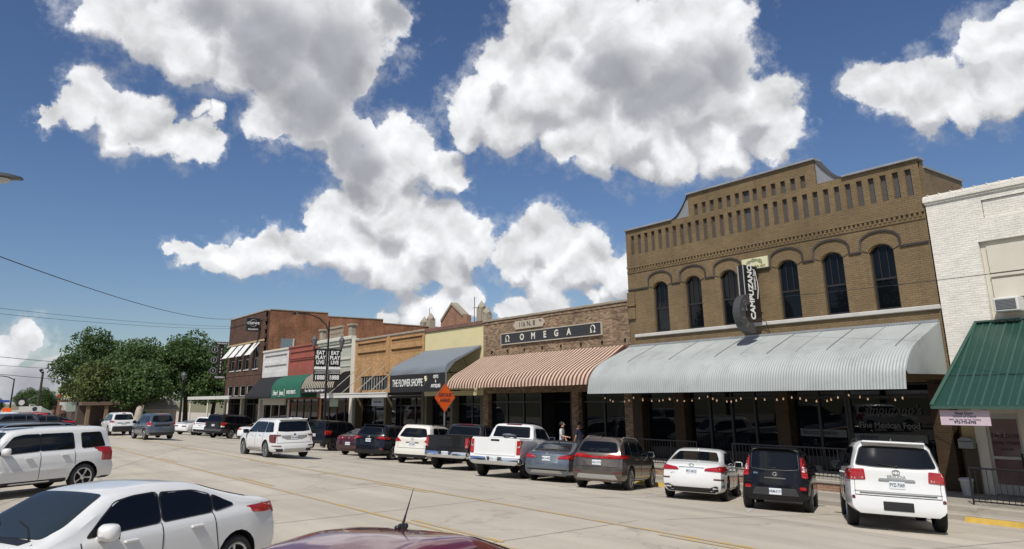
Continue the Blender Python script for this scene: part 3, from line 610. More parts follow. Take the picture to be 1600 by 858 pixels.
# iron railing on the porch edge
def railing(name, label, segs, group=None, h=.95, sp_=.115, cat='railing'):
    t = thing(name, label, cat, segs[0][0], group)
    for a, c in segs:
        a, c = Vector(a), Vector(c); n = max(2, int((c-a).length/sp_)); up = Vector((0, 0, h)); z1 = Vector((0, 0, .1))
        g = G(); g.tube([a+up, c+up], .026, 6); g.build('top_rail', STEEL, t)
        g = G(); g.tube([a+z1, c+z1], .018, 6); g.build('bottom_rail', STEEL, t)
        me = None
        for i in range(n+1):
            p = a.lerp(c, i/n); post = i in (0, n) or i % 14 == 0; r = .024 if post else .0095
            q = G(); q.tube([p if post else p+z1, p+up], r, 6); q.build('post' if post else 'baluster', STEEL, t)
    return t
railing('porch_railing', 'black iron railing along the restaurant porch behind the parked cars', [((-24.1, 22.85, -.17), (-18.9, 22.85, -.17)), ((-17.3, 22.85, -.17), (-12.6, 22.85, -.17))], sp_=.14)
railing('door_railing', 'short black iron railing in front of the dance school door', [((-9.55, 22.9, -.5), (-6.2, 22.9, -.5))], sp_=.14)
# ---------------- white painted brick building with the green metal awning
WB = brick('painted_white_brick', (.69, .66, .595), (.72, .69, .62), (.60, .57, .51), grime=.12, paint=1, bump=.5)
CREAM = M('cream_paint', (.60, .56, .47), rough=.6, var=.08)
b = thing('dance_school_building', 'white painted brick building at the right edge with green metal awning', 'building', (-6, 25.5, -.5))
RX0, RX1 = -10.68, 0.6
gw = G(); wall(gw, RX0, RX1, 2.2, 8.55, FY, [(-9.3, -7.35, 4.55, 7.05), (-5.6, -3.65, 4.55, 7.05), (-2.2, -.4, 4.55, 7.05), (-9.02, -4.2, 7.78, 8.36)], .14); gw.build('front_wall', WB, b)
for x0, x1 in ((-9.3, -7.35), (-5.6, -3.65), (-2.2, -.4)):
    g = G(); g.box(x0+.01, x1-.01, FY+.12, FY+.2, 4.55, 7.05); g.build('blocked_window', CREAM, b)
    g = G(); g.box(x0+.18, x1-.12, FY+.06, FY+.12, 6.05, 6.9); g.box(x0+.18, x1-.12, FY+.03, FY+.12, 5.92, 6.0); g.box(x0+.18, x1-.12, FY+.05, FY+.12, 5.25, 5.85); g.build('boarded_sash', CREAM, b)
    g = G(); g.bev(x0-.05, x1+.05, FY-.06, FY+.1, 4.44, 4.55, .015); g.build('window_sill', WB, b)
g = G(); g.box(-9.0, -4.22, FY+.05, FY+.1, 7.79, 8.35); g.build('parapet_panel', WB, b)
g = G(); g.box(RX0-.02, RX1, FY-.05, FY+.3, 8.55, 8.62); g.box(RX0-.04, RX1, FY-.09, FY+.32, 8.62, 8.78); g.box(RX0-.03, RX1, FY-.03, FY+.3, 8.78, 8.84); g.build('cornice', WB, b)
g = G()
for x in np.arange(RX0+.1, RX1, .36): g.box(x, x+.04, FY-.05, FY+.3, 8.84, 8.87)
stuff(g.build('coping_joint', WB, b))
solidback(b, RX0+.02, RX1, 7.1, 8.5, WB); solidback(b, RX0+.02, RX1, 2.2, 4.5, WB)
shell(b, RX0+.02, RX1, 8.6, 22, WB)
# lower front: board trim, entrance door, shop window
g = G(); g.box(-10.66, -10.30, FY-.01, FY+.25, -.5, 2.2); g.build('end_pier', M('end_pier_tan', (.33, .25, .14), rough=.8, var=.2), b)
g = G(); g.box(-10.66, -10.28, FY-.03, FY-.012, -.5, .95); g.build('pier_base', M('pier_dark_tan', (.075, .055, .035), rough=.9), b)
g = G(); g.box(-10.3, -9.98, FY+.02, FY+.2, -.5, 2.2); g.box(-10.02, RX1, FY+.03, FY+.2, 1.85, 2.2); g.box(-9.05, -8.75, FY+.02, FY+.2, -.5, 1.85); g.build('door_surround', CREAM, b)
for x in np.arange(-9.9, RX1, .42): g = G(); g.box(x, x+.03, FY+.005, FY+.03, 1.86, 2.2); g.build('soffit_batten', CREAM, b)
DOORG = M('door_glass_rose', (.15, .085, .085), rough=.12, var=.1)
d = G(); d.box(-9.98, -9.90, FY+.08, FY+.14, -.48, 1.85); d.box(-9.13, -9.05, FY+.08, FY+.14, -.48, 1.85); d.box(-9.9, -9.13, FY+.08, FY+.14, -.48, -.2); d.box(-9.9, -9.13, FY+.08, FY+.14, 1.68, 1.85); d.box(-9.9, -9.13, FY+.075, FY+.14, .52, .60)
dd = d.build('door', M('door_alu', (.42, .40, .36), rough=.4, metal=.3), b)
for za, zb in ((-.2, .52), (.6, 1.68)):
    g = G(); g.box(-9.9, -9.13, FY+.10, FY+.115, za, zb); o = g.build('pane', DOORG); o.parent = dd
g = G(); g.box(-9.15, -9.11, FY+.03, FY+.08, .3, .7); o = g.build('handle', STEEL); o.parent = dd
for s_, z_, sz in (('STAGE DOOR', 1.18, .17), ('SCHOOL of DANCE', .98, .12), ('972-775-6795', .80, .07)):
    o = text('lettering', s_, sz, M('letter_maroon', (.03, .012, .012), rough=.6), dd, face_front(-9.515, FY+.096, z_), bold=.003, sx=.82, world=False, ext=.002)
storefront(b, -8.7, RX1, -.5, 1.85, 4, FY+.1, CREAM)
t = thing('green_awning', 'green standing-seam metal awning over the dance school entrance', 'awning', (-5, 25.4, 2.1))
GRN = M('green_metal', (.020, .062, .046), rough=.38, metal=.2, var=.12, vs=1.2, coat=.2); GRB = M('green_rib_highlight', (.055, .115, .092), rough=.25, metal=.2, var=.1)  # rib green lightened to put bright highlights into the colour
aw = lambda u: (25.46-2.86*u, 4.55-2.46*u)
xl = lambda u: -9.72-.42*u
for i in range(24):                                   # sheet by sheet, each with its rib
    xa, xb = -9.72+.43*i, -9.72+.43*(i+1)
    g = G(); g.add([(xa, aw(0)[0], aw(0)[1]), (xb, aw(0)[0], aw(0)[1]), (xb, aw(1)[0], aw(1)[1]), (xa if i else xa-.42, aw(1)[0], aw(1)[1])], [(0, 1, 2, 3)]); g.build('roof_sheet', GRN, t)
    for q in (0, .215):
        g = G(); w_ = .028 if q == 0 else .014; h_ = .035 if q == 0 else .018
        g.add([(xa+q+s*w_, aw(u)[0]-h_*.65*k, aw(u)[1]+h_*.75*k) for u in (0, 1) for s, k in ((-1, .05), (-.6, 1), (.6, 1), (1, .05))], [(0, 1, 5, 4), (1, 2, 6, 5), (2, 3, 7, 6)]); g.build('seam_rib', GRB, t)
g = G(); ya_, za_ = aw(.66); g.box(xl(.66), RX1, ya_-.012, ya_-.002, za_-.012, za_+.022); g.build('sheet_lap', M('lap_dark', (.008, .025, .02), rough=.6), t)
g = G(); g.tube([(xl(0), aw(0)[0]-.03, aw(0)[1]+.03), (xl(1), aw(1)[0]-.03, aw(1)[1]+.03)], .05, 6); g.build('hip_trim', GRB, t)
g = G(); g.add([(xl(0), 25.46, 4.55), (xl(1), aw(1)[0], 2.09), (xl(1)-.02, 25.46, 2.09)], [(0, 1, 2)]); g.build('hip_end', GRN, t)
g = G(); g.box(xl(1)-.02, RX1, 22.56, 22.62, 2.02, 2.10); g.build('eave_trim', GRB, t)
g = G(); g.box(-9.72, RX1, 25.36, 25.48, 4.55, 4.60); g.build('top_flashing', GRB, t)
t = thing('hanging_banner', 'pale pink dance school banner hung under the green awning corner', 'sign', (-9.8, 22.8, 1.6))
g = G(); g.box(-10.0, -8.72, 22.70, 22.72, 1.58, 1.98); g.build('banner_cloth', M('banner_pink', (.56, .45, .50), rough=.8, var=.1), t)
for s_, z_, sz, bo in (('Stage Door', 1.90, .10, .002), ('School of Dance', 1.82, .09, 0), ('Ballet  Tap  Jazz  Hip Hop  Tumbling', 1.735, .055, 0), ('972-775-6795', 1.66, .10, .003)):
    text('lettering', s_, sz, INK, t, face_front(-9.36, 22.695, z_), bold=bo, ext=.002)
t = thing('air_conditioner', 'window air conditioner jutting from the blocked window of the white building', 'air conditioner', (-8.7, 25.5, 4.8))
g = G(); g.bev(-9.02, -8.36, FY-.42, FY+.13, 4.80, 5.22, .02); g.build('case', M('ac_case', (.62, .62, .60), rough=.5), t)
g = G(); g.box(-8.96, -8.42, FY-.435, FY-.42, 4.86, 5.16); g.build('grille', M('ac_grille', (.10, .10, .10), rough=.6), t)
g = G()
for k in range(7): g.box(-8.95, -8.43, FY-.445, FY-.434, 4.88+.04*k, 4.895+.04*k)
stuff(g.build('fins', SILVER, t))
t = thing('wall_mailbox', 'grey wall mailbox on the tan pier beside the dance school door', 'mailbox', (-10.5, 25.4, .7))
g = G(); g.prism([(-10.72, .80), (-10.30, .80), (-10.30, 1.06), (-10.40, 1.12), (-10.62, 1.12), (-10.72, 1.06)], 'y', FY-.24, FY-.035); g.build('box', M('mailbox_grey', (.22, .23, .22), rough=.5), t)
g = G(); g.box(-10.70, -10.32, FY-.25, FY-.24, 1.0, 1.02); g.build('flap', STEEL, t)
t = thing('trash_bucket', 'pale plastic bucket with a liner standing by the tan pier', 'bucket', (-10.5, 24.9, -.5))
g = G(); g.lathe([(.001, .0), (.14, .0), (.18, .42), (.19, .44), (.165, .44), (.15, .35)], (-10.5, 24.9, -.5), 'z', 14); g.build('bucket', M('bucket_white', (.45, .44, .42), rough=.6, var=.3, vs=12), t)
g = G(); g.lathe([(.165, .40), (.20, .40), (.21, .46), (.15, .48), (.13, .42)], (-10.5, 24.9, -.5), 'z', 9); g.build('liner', M('liner_bag', (.5, .5, .5), rough=.4, var=.3, vs=20), t)
t = thing('parking_stop', 'worn yellow concrete parking stop at the kerb on the far right', 'parking stop', (-7.8, 22, -.82))
g = G(); g.prism([(21.72, gz(21.72)), (21.95, gz(21.95)), (21.92, gz(21.95)+.13), (21.77, gz(21.72)+.13)], 'x', -9.35, -6.9); g.build('block', M('yellow_kerb_paint', (.50, .33, .06), rough=.8, var=.3, vs=6, stain=.5), t)
g = G(); g.lathe([(.001, .135), (.03, .135), (.03, .10)], (-9.1, 21.84, gz(21.84)), 'z', 8); g.lathe([(.001, .135), (.03, .135), (.03, .10)], (-7.2, 21.84, gz(21.84)), 'z', 8); g.build('anchor_pin', STEEL, t)
t = thing('parking_stop', 'worn yellow concrete parking stop in front of the brown crossover', 'parking stop', (-20.5, 22, -.82))
g = G(); g.prism([(21.82, gz(21.8)), (22.05, gz(22.0)), (22.02, gz(22.0)+.13), (21.87, gz(21.8)+.13)], 'x', -21.2, -18.6); g.build('block', MT['yellow_kerb_paint'], t)

# ---------------- brown brick shop with the striped awning
OMB = brick('mottled_brown_brick', (.33, .225, .145), (.115, .068, .042), (.27, .215, .155), bw=.23, bh=.078, grime=.42)
STONE = M('cap_stone', (.30, .26, .20), rough=.85, var=.3, vs=4, stain=.4)
b = thing('brown_brick_shop', 'mottled brown brick one-storey shop with long dark sign board and address plaque', 'building', (-30.5, 25.5, -.5))
OX0, OX1 = -36.66, -24.58
gw = G(); wall(gw, OX0, OX1, 2.7, 6.82, FY, [], .1); gw.build('front_wall', OMB, b)
solidback(b, OX0+.01, OX1-.01, 2.7, 6.8, OMB, FY+.05, FY+.31); shell(b, OX0, OX1, 6.8, 24, OMB)
g = G(); g.bev(OX0, OX1, FY-.07, FY+.33, 6.82, 6.95, .02); g.build('coping', STONE, b)
g = G(); g.box(OX0+.01, OX1-.01, FY-.035, FY+.0, 6.66, 6.75); g.build('string_course', OMB, b)
for x in np.arange(OX0+.9, OX1, 1.55): g = G(); g.box(x-.05, x+.05, FY-.05, FY+.01, 4.96, 5.10); g.build('wall_anchor', STEEL, b)
g = G(); g.box(-34.72, -26.42, FY-.10, FY-.02, 5.40, 6.0); g.build('sign_board', M('sign_slate', (.032, .033, .036), rough=.5), b)
g = G()
for x0, x1, z0, z1 in ((-34.76, -26.38, 5.98, 6.03), (-34.76, -26.38, 5.37, 5.42), (-34.76, -34.71, 5.42, 5.98), (-26.43, -26.38, 5.42, 5.98)): g.box(x0, x1, FY-.115, FY-.02, z0, z1)
g.build('sign_border', M('sign_border', (.42, .38, .32), rough=.6), b)
SL_ = M('sign_letter', (.60, .57, .50), rough=.6)
for ch, x in zip('OMEGA', (-32.75, -31.75, -30.75, -29.8, -28.8)): text('lettering', ch, .47, SL_, b, face_front(x, FY-.11, 5.70), bold=.018)
for x in (-34.1, -27.0):                              # omega marks, drawn as a horseshoe with two feet
    g = G(); g.tube([(x+.15*math.cos(R_(a)), FY-.11, 5.72+.17*math.sin(R_(a))) for a in range(-55, 236, 20)], .030, 5); g.box(x+.06, x+.19, FY-.13, FY-.10, 5.53, 5.59); g.box(x-.19, x-.06, FY-.13, FY-.10, 5.53, 5.59); g.build('horseshoe_mark', SL_, b)
g = G(); g.prism([(-33.45, 6.17), (-30.95, 6.17), (-30.95, 6.27), (-30.83, 6.33), (-30.83, 6.47), (-30.95, 6.53), (-30.95, 6.63), (-33.45, 6.63), (-33.45, 6.53), (-33.57, 6.47), (-33.57, 6.33), (-33.45, 6.27)], 'y', FY-.07, FY-.01); g.build('address_plaque', M('plaque_stone', (.42, .36, .28), rough=.7, var=.12), b)
text('lettering', '116 N. 8', .40, INK, b, face_front(-32.35, FY-.075, 6.40), bold=.002, sx=1.05); text('lettering', 'TH', .17, INK, b, face_front(-31.15, FY-.075, 6.48), bold=.004)
for x in (OX0+.25, -28.6, -24.9): g = G(); g.box(x-.25, x+.25, FY-.02, FY+.5, -.5, 2.72); g.build('pier', OMB, b)
storefront(b, OX0+.5, -31.6, -.5, 2.72, 3, FY+.25); storefront(b, -28.3, -25.2, -.5, 2.72, 2, FY+.25); storefront(b, -31.6, -28.9, -.5, 2.72, 2, FY+1.2)
for x in (-31.62, -28.92): g = G(); g.box(x, x+.07, FY+.25, FY+1.3, -.5, 2.72); g.build('entry_return', FRAME, b)
g = G(); g.prism([(-29.42, 1.55), (-29.2, 1.55), (-29.2, 1.3), (-29.31, 1.15), (-29.42, 1.3)], 'y', FY+1.15, FY+1.16); g.build('red_door_sign', M('sign_red', (.5, .02, .015), rough=.5), b)
STRP = stripes('striped_canvas', (.56, .44, .33), (.13, .045, .035), .27, .5)
op = prof_smooth([(25.46, 4.80), (24.55, 4.29), (23.58, 3.79), (23.2, 3.50), (23.03, 3.24), (22.98, 2.98)], 4)
t = awning('striped_awning', 'cream and maroon striped canvas awning over the brown brick shop', -36.72, -24.85, op, STRP)
for x in (-36.74, -24.83):
    g = G(); g.prism([(y, z) for y, z in op]+[(23.03, 2.98), (23.1, 3.24), (23.62, 3.68), (25.46, 4.66)], 'x', x-.008, x+.008); g.build('end_trim', M('canvas_maroon', (.12, .04, .035), rough=.9), t)
for x in np.linspace(-36.5, -25.0, 6): g = G(); g.tube([(x, 25.4, 3.05), (x, 23.0, 3.05)], .022, 6); g.tube([(x, y+.03, z-.05) for y, z in op], .02, 5); g.build('frame_rib', STEEL, t)

# ---------------- flower shop
YELP = M('pale_yellow_stucco', (.60, .53, .30), rough=.85, var=.06, vs=1.2, bump=.2, bs=25, stain=.18)
REDC = brick('dark_red_coping_brick', (.14, .07, .055), (.20, .10, .07), (.2, .16, .13), bw=.12, bh=.14)
b = thing('flower_shop_building', 'pale yellow stucco shop front between brown and tan brick neighbours', 'building', (-40.1, 25.5, -.5))
FX0, FX1 = -43.55, -36.68
gw = G(); wall(gw, FX0, FX1, 2.6, 6.72, FY+.02, [], .1); gw.build('front_wall', YELP, b); solidback(b, FX0+.01, FX1-.01, 2.6, 6.7, YELP, FY+.07, FY+.31); shell(b, FX0, FX1, 6.7, 24, REDC)
g = G(); g.bev(FX0, FX1, FY-.07, FY+.33, 6.72, 6.98, .03); g.build('coping', REDC, b)
storefront(b, FX0+.3, FX1-.3, -.5, 2.6, 4, FY+.5)
for x in (FX0+.2, -40.2, FX1-.2): g = G(); g.box(x-.14, x+.14, FY+.02, FY+.5, -.5, 2.6); g.build('pier', M('olive_trim', (.10, .092, .06), rough=.7), b)
BGC = M('blue_grey_canvas', (.165, .19, .215), rough=.75, var=.08, vs=1.5); BKC = M('black_canvas', (.012, .012, .014), rough=.8, var=.2)
fp = prof_smooth([(25.46, 5.52), (24.47, 5.06), (23.55, 4.65), (23.14, 4.42), (22.98, 4.18), (22.97, 3.90)], 4)
t = awning('flower_shop_awning', 'blue-grey rounded canvas awning with black lettered valance', -43.5, -36.85, fp, BGC)
g = G(); g.box(-43.5, -36.85, 22.945, 22.975, 2.84, 3.90); g.build('valance', BKC, t)
for s_, x, z, sz, bo in (('THE FLOWER SHOPPE', -41.25, 3.38, .62, .003), ('GIFTS', -37.85, 3.68, .26, .006), ('&', -37.85, 3.43, .22, .004), ('ANTIQUES', -37.85, 3.16, .26, .006)):
    text('lettering', s_, sz, WHITE, t, face_front(x, 22.935, z), bold=bo, sx=.62 if sz > .5 else .85)
g = G()
for k in range(8): a = R_(k*45); g.box(-39.0-.03, -39.0+.03, 22.93, 22.945, 3.55, 3.551) if False else g.tube([(-39.0, 22.935, 3.60), (-39.0+.17*math.cos(a), 22.935, 3.60+.17*math.sin(a))], .028, 4)
g.build('daisy_mark', M('daisy_cream', (.75, .70, .48)), t)
g = G(); g.tube([(-39.0, 22.935, 3.45), (-39.15, 22.935, 3.22), (-39.5, 22.935, 3.10)], .012, 4); g.build('stem_mark', M('stem_grey', (.3, .32, .28)), t)
for x in (-43.5, -36.85): g = G(); g.prism([(y, z) for y, z in fp]+[(22.97, 2.84), (23.05, 2.84), (23.05, 3.9), (23.6, 4.5), (25.46, 5.42)], 'x', x-.01, x+.01); g.build('end_trim', BGC, t)
for x in np.linspace(-43.3, -37.0, 4): g = G(); g.tube([(x, 25.4, 2.9), (x, 23.0, 2.9)], .02, 6); g.tube([(x, 25.42, 4.0), (x, 23.05, 3.9)], .02, 6); g.tube([(x, 25.42, 2.9), (x, 24.2, 4.9)], .02, 6); g.build('frame_rib', STEEL, t)
# ---------------- orange-tan brick building with panelled parapet
OTB = brick('orange_tan_brick', (.40, .225, .095), (.46, .27, .125), (.36, .25, .14), grime=.25)
b = thing('tan_brick_building', 'orange-tan brick building with four corbelled parapet panels', 'building', (-49, 25.5, -.5))
TX0, TX1 = -54.2, -43.57
gw = G(); wall(gw, TX0, TX1, 2.9, 6.85, FY, [(-53.1, -48.7, 3.1, 4.12), (-48.4, -44.0, 3.1, 4.12)]+[(a, c, z0, z1) for a, c in ((-53.75, -49.15), (-48.25, -43.92)) for z0, z1 in ((5.58, 5.90), (6.30, 6.60))], .12); gw.build('front_wall', OTB, b)
for a, c in ((-53.75, -49.15), (-48.25, -43.92)):
    for z0, z1 in ((5.58, 5.90), (6.30, 6.60)):
        g = G(); g.box(a, c, FY+.11, FY+.2, z0, z1); g.build('panel_back', M('panel_shadow_brick', (.26, .15, .07), rough=.9), b)
        g = G()
        for x in np.arange(a+.05, c-.05, .2): g.box(x, x+.1, FY+.01, FY+.12, z0+.02, z0+.16)
        stuff(g.build('corbel_teeth', OTB, b))
        g = G(); g.box(a-.05, c+.05, FY-.05, FY+.01, z1, z1+.07); g.build('panel_hood', OTB, b)
    window(b, a+.5 if a > -50 else -53.1, c-.1 if a > -50 else -48.7, 3.1, 4.12, FY+.08, FRAME, mid=False, mull=0)
    for k in range(9):
        x = (a+.7)+.42*k; g = G(); g.box(x, x+.05, FY+.05, FY+.1, 3.12, 4.1); g.build('transom_bar', M('transom_grey', (.3, .3, .28)), b)
solidback(b, TX0+.01, TX1-.01, 4.2, 6.8, OTB, FY+.21, FY+.31); solidback(b, TX0+.01, TX1-.01, 2.5, 4.2, M('interior_shade', (.02, .018, .016)), FY+.25, FY+.31); shell(b, TX0, TX1, 6.8, 26, OTB)  # dark backing behind the transom glass stands in for interior shade
g = G(); g.bev(TX0, TX1, FY-.08, FY+.33, 6.85, 7.0, .03); g.build('coping', STONE, b)
g = G(); g.box(-48.9, -48.45, FY-.06, FY, 4.3, 6.85); g.build('pilaster', OTB, b)
g = G(); g.bev(-54.75, -54.2, FY-.12, FY+.3, -.5, 7.1, .03); g.build('white_pilaster', M('pilaster_white', (.56, .52, .44), rough=.7, var=.1), b)
storefront(b, TX0+.2, TX1-.2, -.5, 2.5, 5, FY+.7)
for x in (TX0+.2, -49.0, TX1-.15): g = G(); g.box(x-.15, x+.15, FY, FY+.5, -.5, 2.9); g.build('pier', M('olive_trim', (.10, .092, .06), rough=.7), b)
g = G(); g.box(-46.5, -44.8, 23.2, 23.23, 2.0, 2.55); g.build('hanging_sign', M('sign_pale_grey', (.33, .35, .36), rough=.6), b)
text('lettering', 'on the corner', .2, INK, b, face_front(-45.65, 23.19, 2.28))
g = G(); g.box(-53.4, -51.9, 23.2, 23.23, 1.95, 2.5); g.build('hanging_sign', M('sign_sage', (.28, .33, .24), rough=.6), b)
t = thing('flat_canopy', 'flat white metal canopy on rods in front of the tan brick building', 'canopy', (-49, 24, 2.7))
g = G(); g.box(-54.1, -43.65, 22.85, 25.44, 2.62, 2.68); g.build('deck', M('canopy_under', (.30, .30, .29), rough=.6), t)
g = G(); g.box(-54.15, -43.6, 22.78, 22.85, 2.56, 2.88); g.box(-54.15, -43.6, 22.74, 22.78, 2.80, 2.88); g.build('fascia', M('canopy_white', (.58, .57, .54), rough=.5, var=.08, stain=.25), t)
for x in (-53.6, -51.4, -49.2, -47.0, -45.0): g = G(); g.tube([(x, 23.0, 2.7), (x, 25.45, 4.75)], .03, 6); g.build('tie_rod', M('rod_grey', (.35, .32, .26)), t)

# ---------------- pale grey-green, red, and white painted fronts
def front(name, label, x0, x1, zt, mat, cap, capmat, n=3, depth=26):
    b = thing(name, label, 'building', ((x0+x1)/2, 25.5, -.5))
    return b
GGP = M('grey_green_paint', (.36, .38, .32), rough=.7, var=.07, stain=.15)
b = thing('grey_green_building', 'pale grey-green shop front with ornamental pierced parapet', 'building', (-58, 25.5, -.5))
gw = G(); wall(gw, -61.42, -54.77, 2.6, 7.05, FY, [], .1); gw.build('front_wall', GGP, b); solidback(b, -61.41, -54.78, 2.6, 7.0, GGP, FY+.05, FY+.31); shell(b, -61.42, -54.77, 7.0, 26, OTB)
g = G(); g.bev(-61.45, -54.75, FY-.25, FY+.33, 7.05, 7.35, .05); g.bev(-61.45, -54.75, FY-.12, FY, 6.6, 6.72, .02); g.build('cornice', M('cornice_pale', (.50, .49, .44), rough=.7, var=.1), b)
g = G()
for x in np.arange(-61.3, -54.9, .26): g.box(x, x+.12, FY-.18, FY, 6.84, 7.05)
stuff(g.build('cornice_brackets', GGP, b))
g = G(); g.box(-61.2, -55.0, FY-.08, FY, 5.55, 5.75); g.box(-61.2, -55.0, FY-.06, FY, 5.0, 5.1); g.build('lintel_band', M('cornice_pale', (.50, .49, .44)), b)
for x in (-61.0, -55.2):
    g = G(); g.bev(x-.3, x+.3, FY-.1, FY+.3, 7.35, 8.15, .03); g.bev(x-.4, x+.4, FY-.2, FY+.4, 8.15, 8.3, .03); g.build('parapet_post', STONE, b)
g = G(); g.box(-59.9, -56.9, FY, FY+.2, 8.2, 8.36); g.box(-59.9, -56.9, FY, FY+.2, 7.36, 7.5)
for i in range(11): x = -59.8+.28*i; g.tube([(x, FY+.1, 7.5), (x+.14, FY+.1, 7.85), (x, FY+.1, 8.2)], .045, 5); g.tube([(x+.14, FY+.1, 7.5), (x, FY+.1, 7.85), (x+.14, FY+.1, 8.2)], .045, 5)
g.build('pierced_parapet', STONE, b)
storefront(b, -61.2, -55.0, -.5, 2.6, 4, FY+.4, M('maroon_frame', (.10, .03, .025), rough=.6))
STB = stripes('black_tan_canvas', (.42, .37, .28), (.05, .045, .04), .36, .45)
qp = prof_smooth([(25.46, 4.62), (24.9, 4.52), (24.45, 4.2), (24.15, 3.75), (24.05, 3.35)], 4)
t = awning('striped_round_awning', 'tan and black striped rounded awning on the grey-green shop', -61.4, -54.9, qp, STB)
g = G(); g.box(-61.4, -54.9, 24.02, 24.06, 2.98, 3.35); g.build('valance', BKC, t); text('lettering', 'Phone • Tablet • Phone • Computer • Repair • Sales', .26, WHITE, t, face_front(-58.15, 24.01, 3.17), bold=.004, sx=.82)
for x in (-61.4, -54.9): g = G(); g.prism([(y, z) for y, z in qp]+[(24.05, 2.98), (25.46, 2.98)], 'x', x-.01, x+.01); g.build('end_panel', BKC, t)
RDP = brick('painted_red_brick', (.30, .085, .062), (.34, .10, .072), (.24, .07, .05), paint=1, grime=.2)
b = thing('red_building', 'salmon red painted brick shop front with recessed bands', 'building', (-65, 25.5, -.5))
gw = G(); wall(gw, -68.5, -61.44, 2.5, 7.1, FY, [(-68.1, -61.9, 5.55, 5.95), (-68.1, -61.9, 6.35, 6.7)], .1); gw.build('front_wall', RDP, b); solidback(b, -68.49, -61.45, 2.5, 7.05, RDP, FY+.09, FY+.31); shell(b, -68.5, -61.44, 7.05, 26, RDP)
g = G(); g.bev(-68.5, -61.44, FY-.1, FY+.33, 7.1, 7.25, .03); g.box(-68.3, -61.6, FY-.06, FY, 6.1, 6.2); g.build('coping', RDP, b)
storefront(b, -68.2, -61.7, -.5, 2.6, 4, FY+.3, MT['maroon_frame'])
jp_ = prof_smooth([(25.46, 4.62), (24.9, 4.45), (24.4, 4.1), (24.1, 3.6), (24.02, 2.65)], 4)
t = awning('green_canvas_awning', 'dark green canvas awning with white lettering on the red shop front', -68.45, -61.5, jp_, M('green_canvas', (.012, .10, .06), rough=.75, var=.08))
text('lettering', 'Edward', .62, WHITE, t, face_front(-67.25, 23.99, 3.06, -.03), bold=.004, sx=.62); text('lettering', 'Jones', .62, WHITE, t, face_front(-65.75, 23.99, 3.06, -.03), bold=.008, sx=.66)
text('lettering', 'INVESTMENTS', .46, WHITE, t, face_front(-63.45, 23.99, 3.08, -.03), bold=.002, sx=.72); g = G(); g.box(-65.04, -65.0, 23.97, 24.0, 2.78, 3.4); g.build('divider_mark', WHITE, t)
for x in (-68.45, -61.5): g = G(); g.prism([(y, z) for y, z in jp_]+[(25.46, 2.65)], 'x', x-.01, x+.01); g.build('end_panel', MT['green_canvas'], t)
WHP = brick('white_painted_front', (.58, .58, .57), (.62, .62, .60), (.50, .50, .49), paint=1, grime=.15)
b = thing('white_front_building', 'narrow white painted brick shop front with two sunken panels', 'building', (-72, 25.5, -.5))
gw = G(); wall(gw, -75.58, -68.52, 2.5, 7.05, FY, [(-75.1, -69.0, 6.05, 6.7), (-75.1, -69.0, 5.1, 5.75)], .12); gw.build('front_wall', WHP, b); solidback(b, -75.57, -68.53, 2.5, 7.0, WHP, FY+.11, FY+.31); shell(b, -75.56, -68.52, 7.0, 26, WHP)
g = G(); g.bev(-75.58, -68.52, FY-.1, FY+.33, 7.05, 7.25, .03); g.build('coping', M('pilaster_white', (.56, .52, .44)), b)
storefront(b, -75.3, -68.8, -.5, 2.6, 3, FY+.3, M('pilaster_white', (.5, .5, .48)))
g = G(); g.box(-75.0, -69.0, FY+.05, FY+.2, 2.0, 2.6); g.build('transom_panel', CREAM, b)
kp = prof_smooth([(25.46, 4.62), (24.7, 3.8), (24.0, 2.95), (23.98, 2.62)], 4)
t = awning('black_canvas_awning', 'plain black sloping canvas awning on the white shop front', -75.5, -68.55, kp, BKC)
for x in (-75.5, -68.55): g = G(); g.prism([(y, z) for y, z in kp]+[(25.46, 2.62)], 'x', x-.01, x+.01); g.build('end_panel', BKC, t)

# ---------------- tall red brick corner block
CRB = brick('dark_red_brick', (.085, .042, .030), (.11, .056, .038), (.10, .078, .062), grime=.35)
CRS = brick('rust_side_brick', (.32, .125, .058), (.25, .095, .048), (.25, .17, .11), grime=.55)
b = thing('corner_block', 'tall dark red brick corner block with white window hoods', 'building', (-81.5, 25.5, -.5))
CX0, CX1 = -87.6, -75.62
cw = [-85.6, -83.15, -80.7, -77.8]
gw = G(); wall(gw, CX0, CX1, 2.6, 11.35, FY, [(x-.68, x+.68, 5.62, 7.9) for x in cw]+[(-86.7, -85.0, 2.9, 4.0), (-84.6, -82.8, 2.9, 4.0), (-82.4, -80.6, 2.9, 4.0), (-80.2, -78.2, 2.9, 4.0)], .15); gw.build('front_wall', CRB, b)
for x in cw:
    window(b, x-.67, x+.67, 5.63, 7.89, FY+.08, M('window_white', (.5, .5, .48), rough=.6))
    g = G(); g.bev(x-.8, x+.8, FY-.1, FY+.1, 5.5, 5.62, .02); g.build('window_sill', M('sill_stone', (.5, .48, .45)), b)
    h = G(); h.prism([(FY-.01, 8.2), (FY-.95, 6.95), (FY-.99, 6.98), (FY-.01, 8.28)], 'x', x-.85, x+.85); h.build('window_hood', M('hood_white', (.66, .66, .64), rough=.7, var=.06), b)
for x0, x1 in ((-86.7, -85.0), (-84.6, -82.8), (-82.4, -80.6), (-80.2, -78.2)): window(b, x0+.01, x1-.01, 2.91, 3.99, FY+.08, MT['window_white'], mid=False)
g = G(); g.box(CX0-.03, CX1+.02, FY-.06, FY, 8.32, 8.5); g.build('stone_band', M('band_sand', (.40, .32, .18), rough=.8), b)
g = G(); g.box(CX0-.02, CX1+.02, FY-.04, FY, 5.0, 5.15); g.box(CX0-.02, CX1+.02, FY-.05, FY, 10.5, 10.62); g.build('string_course', CRB, b)
solidback(b, CX0+.01, CX1-.02, 2.6, 11.3, CRB, FY+.22, FY+.4)
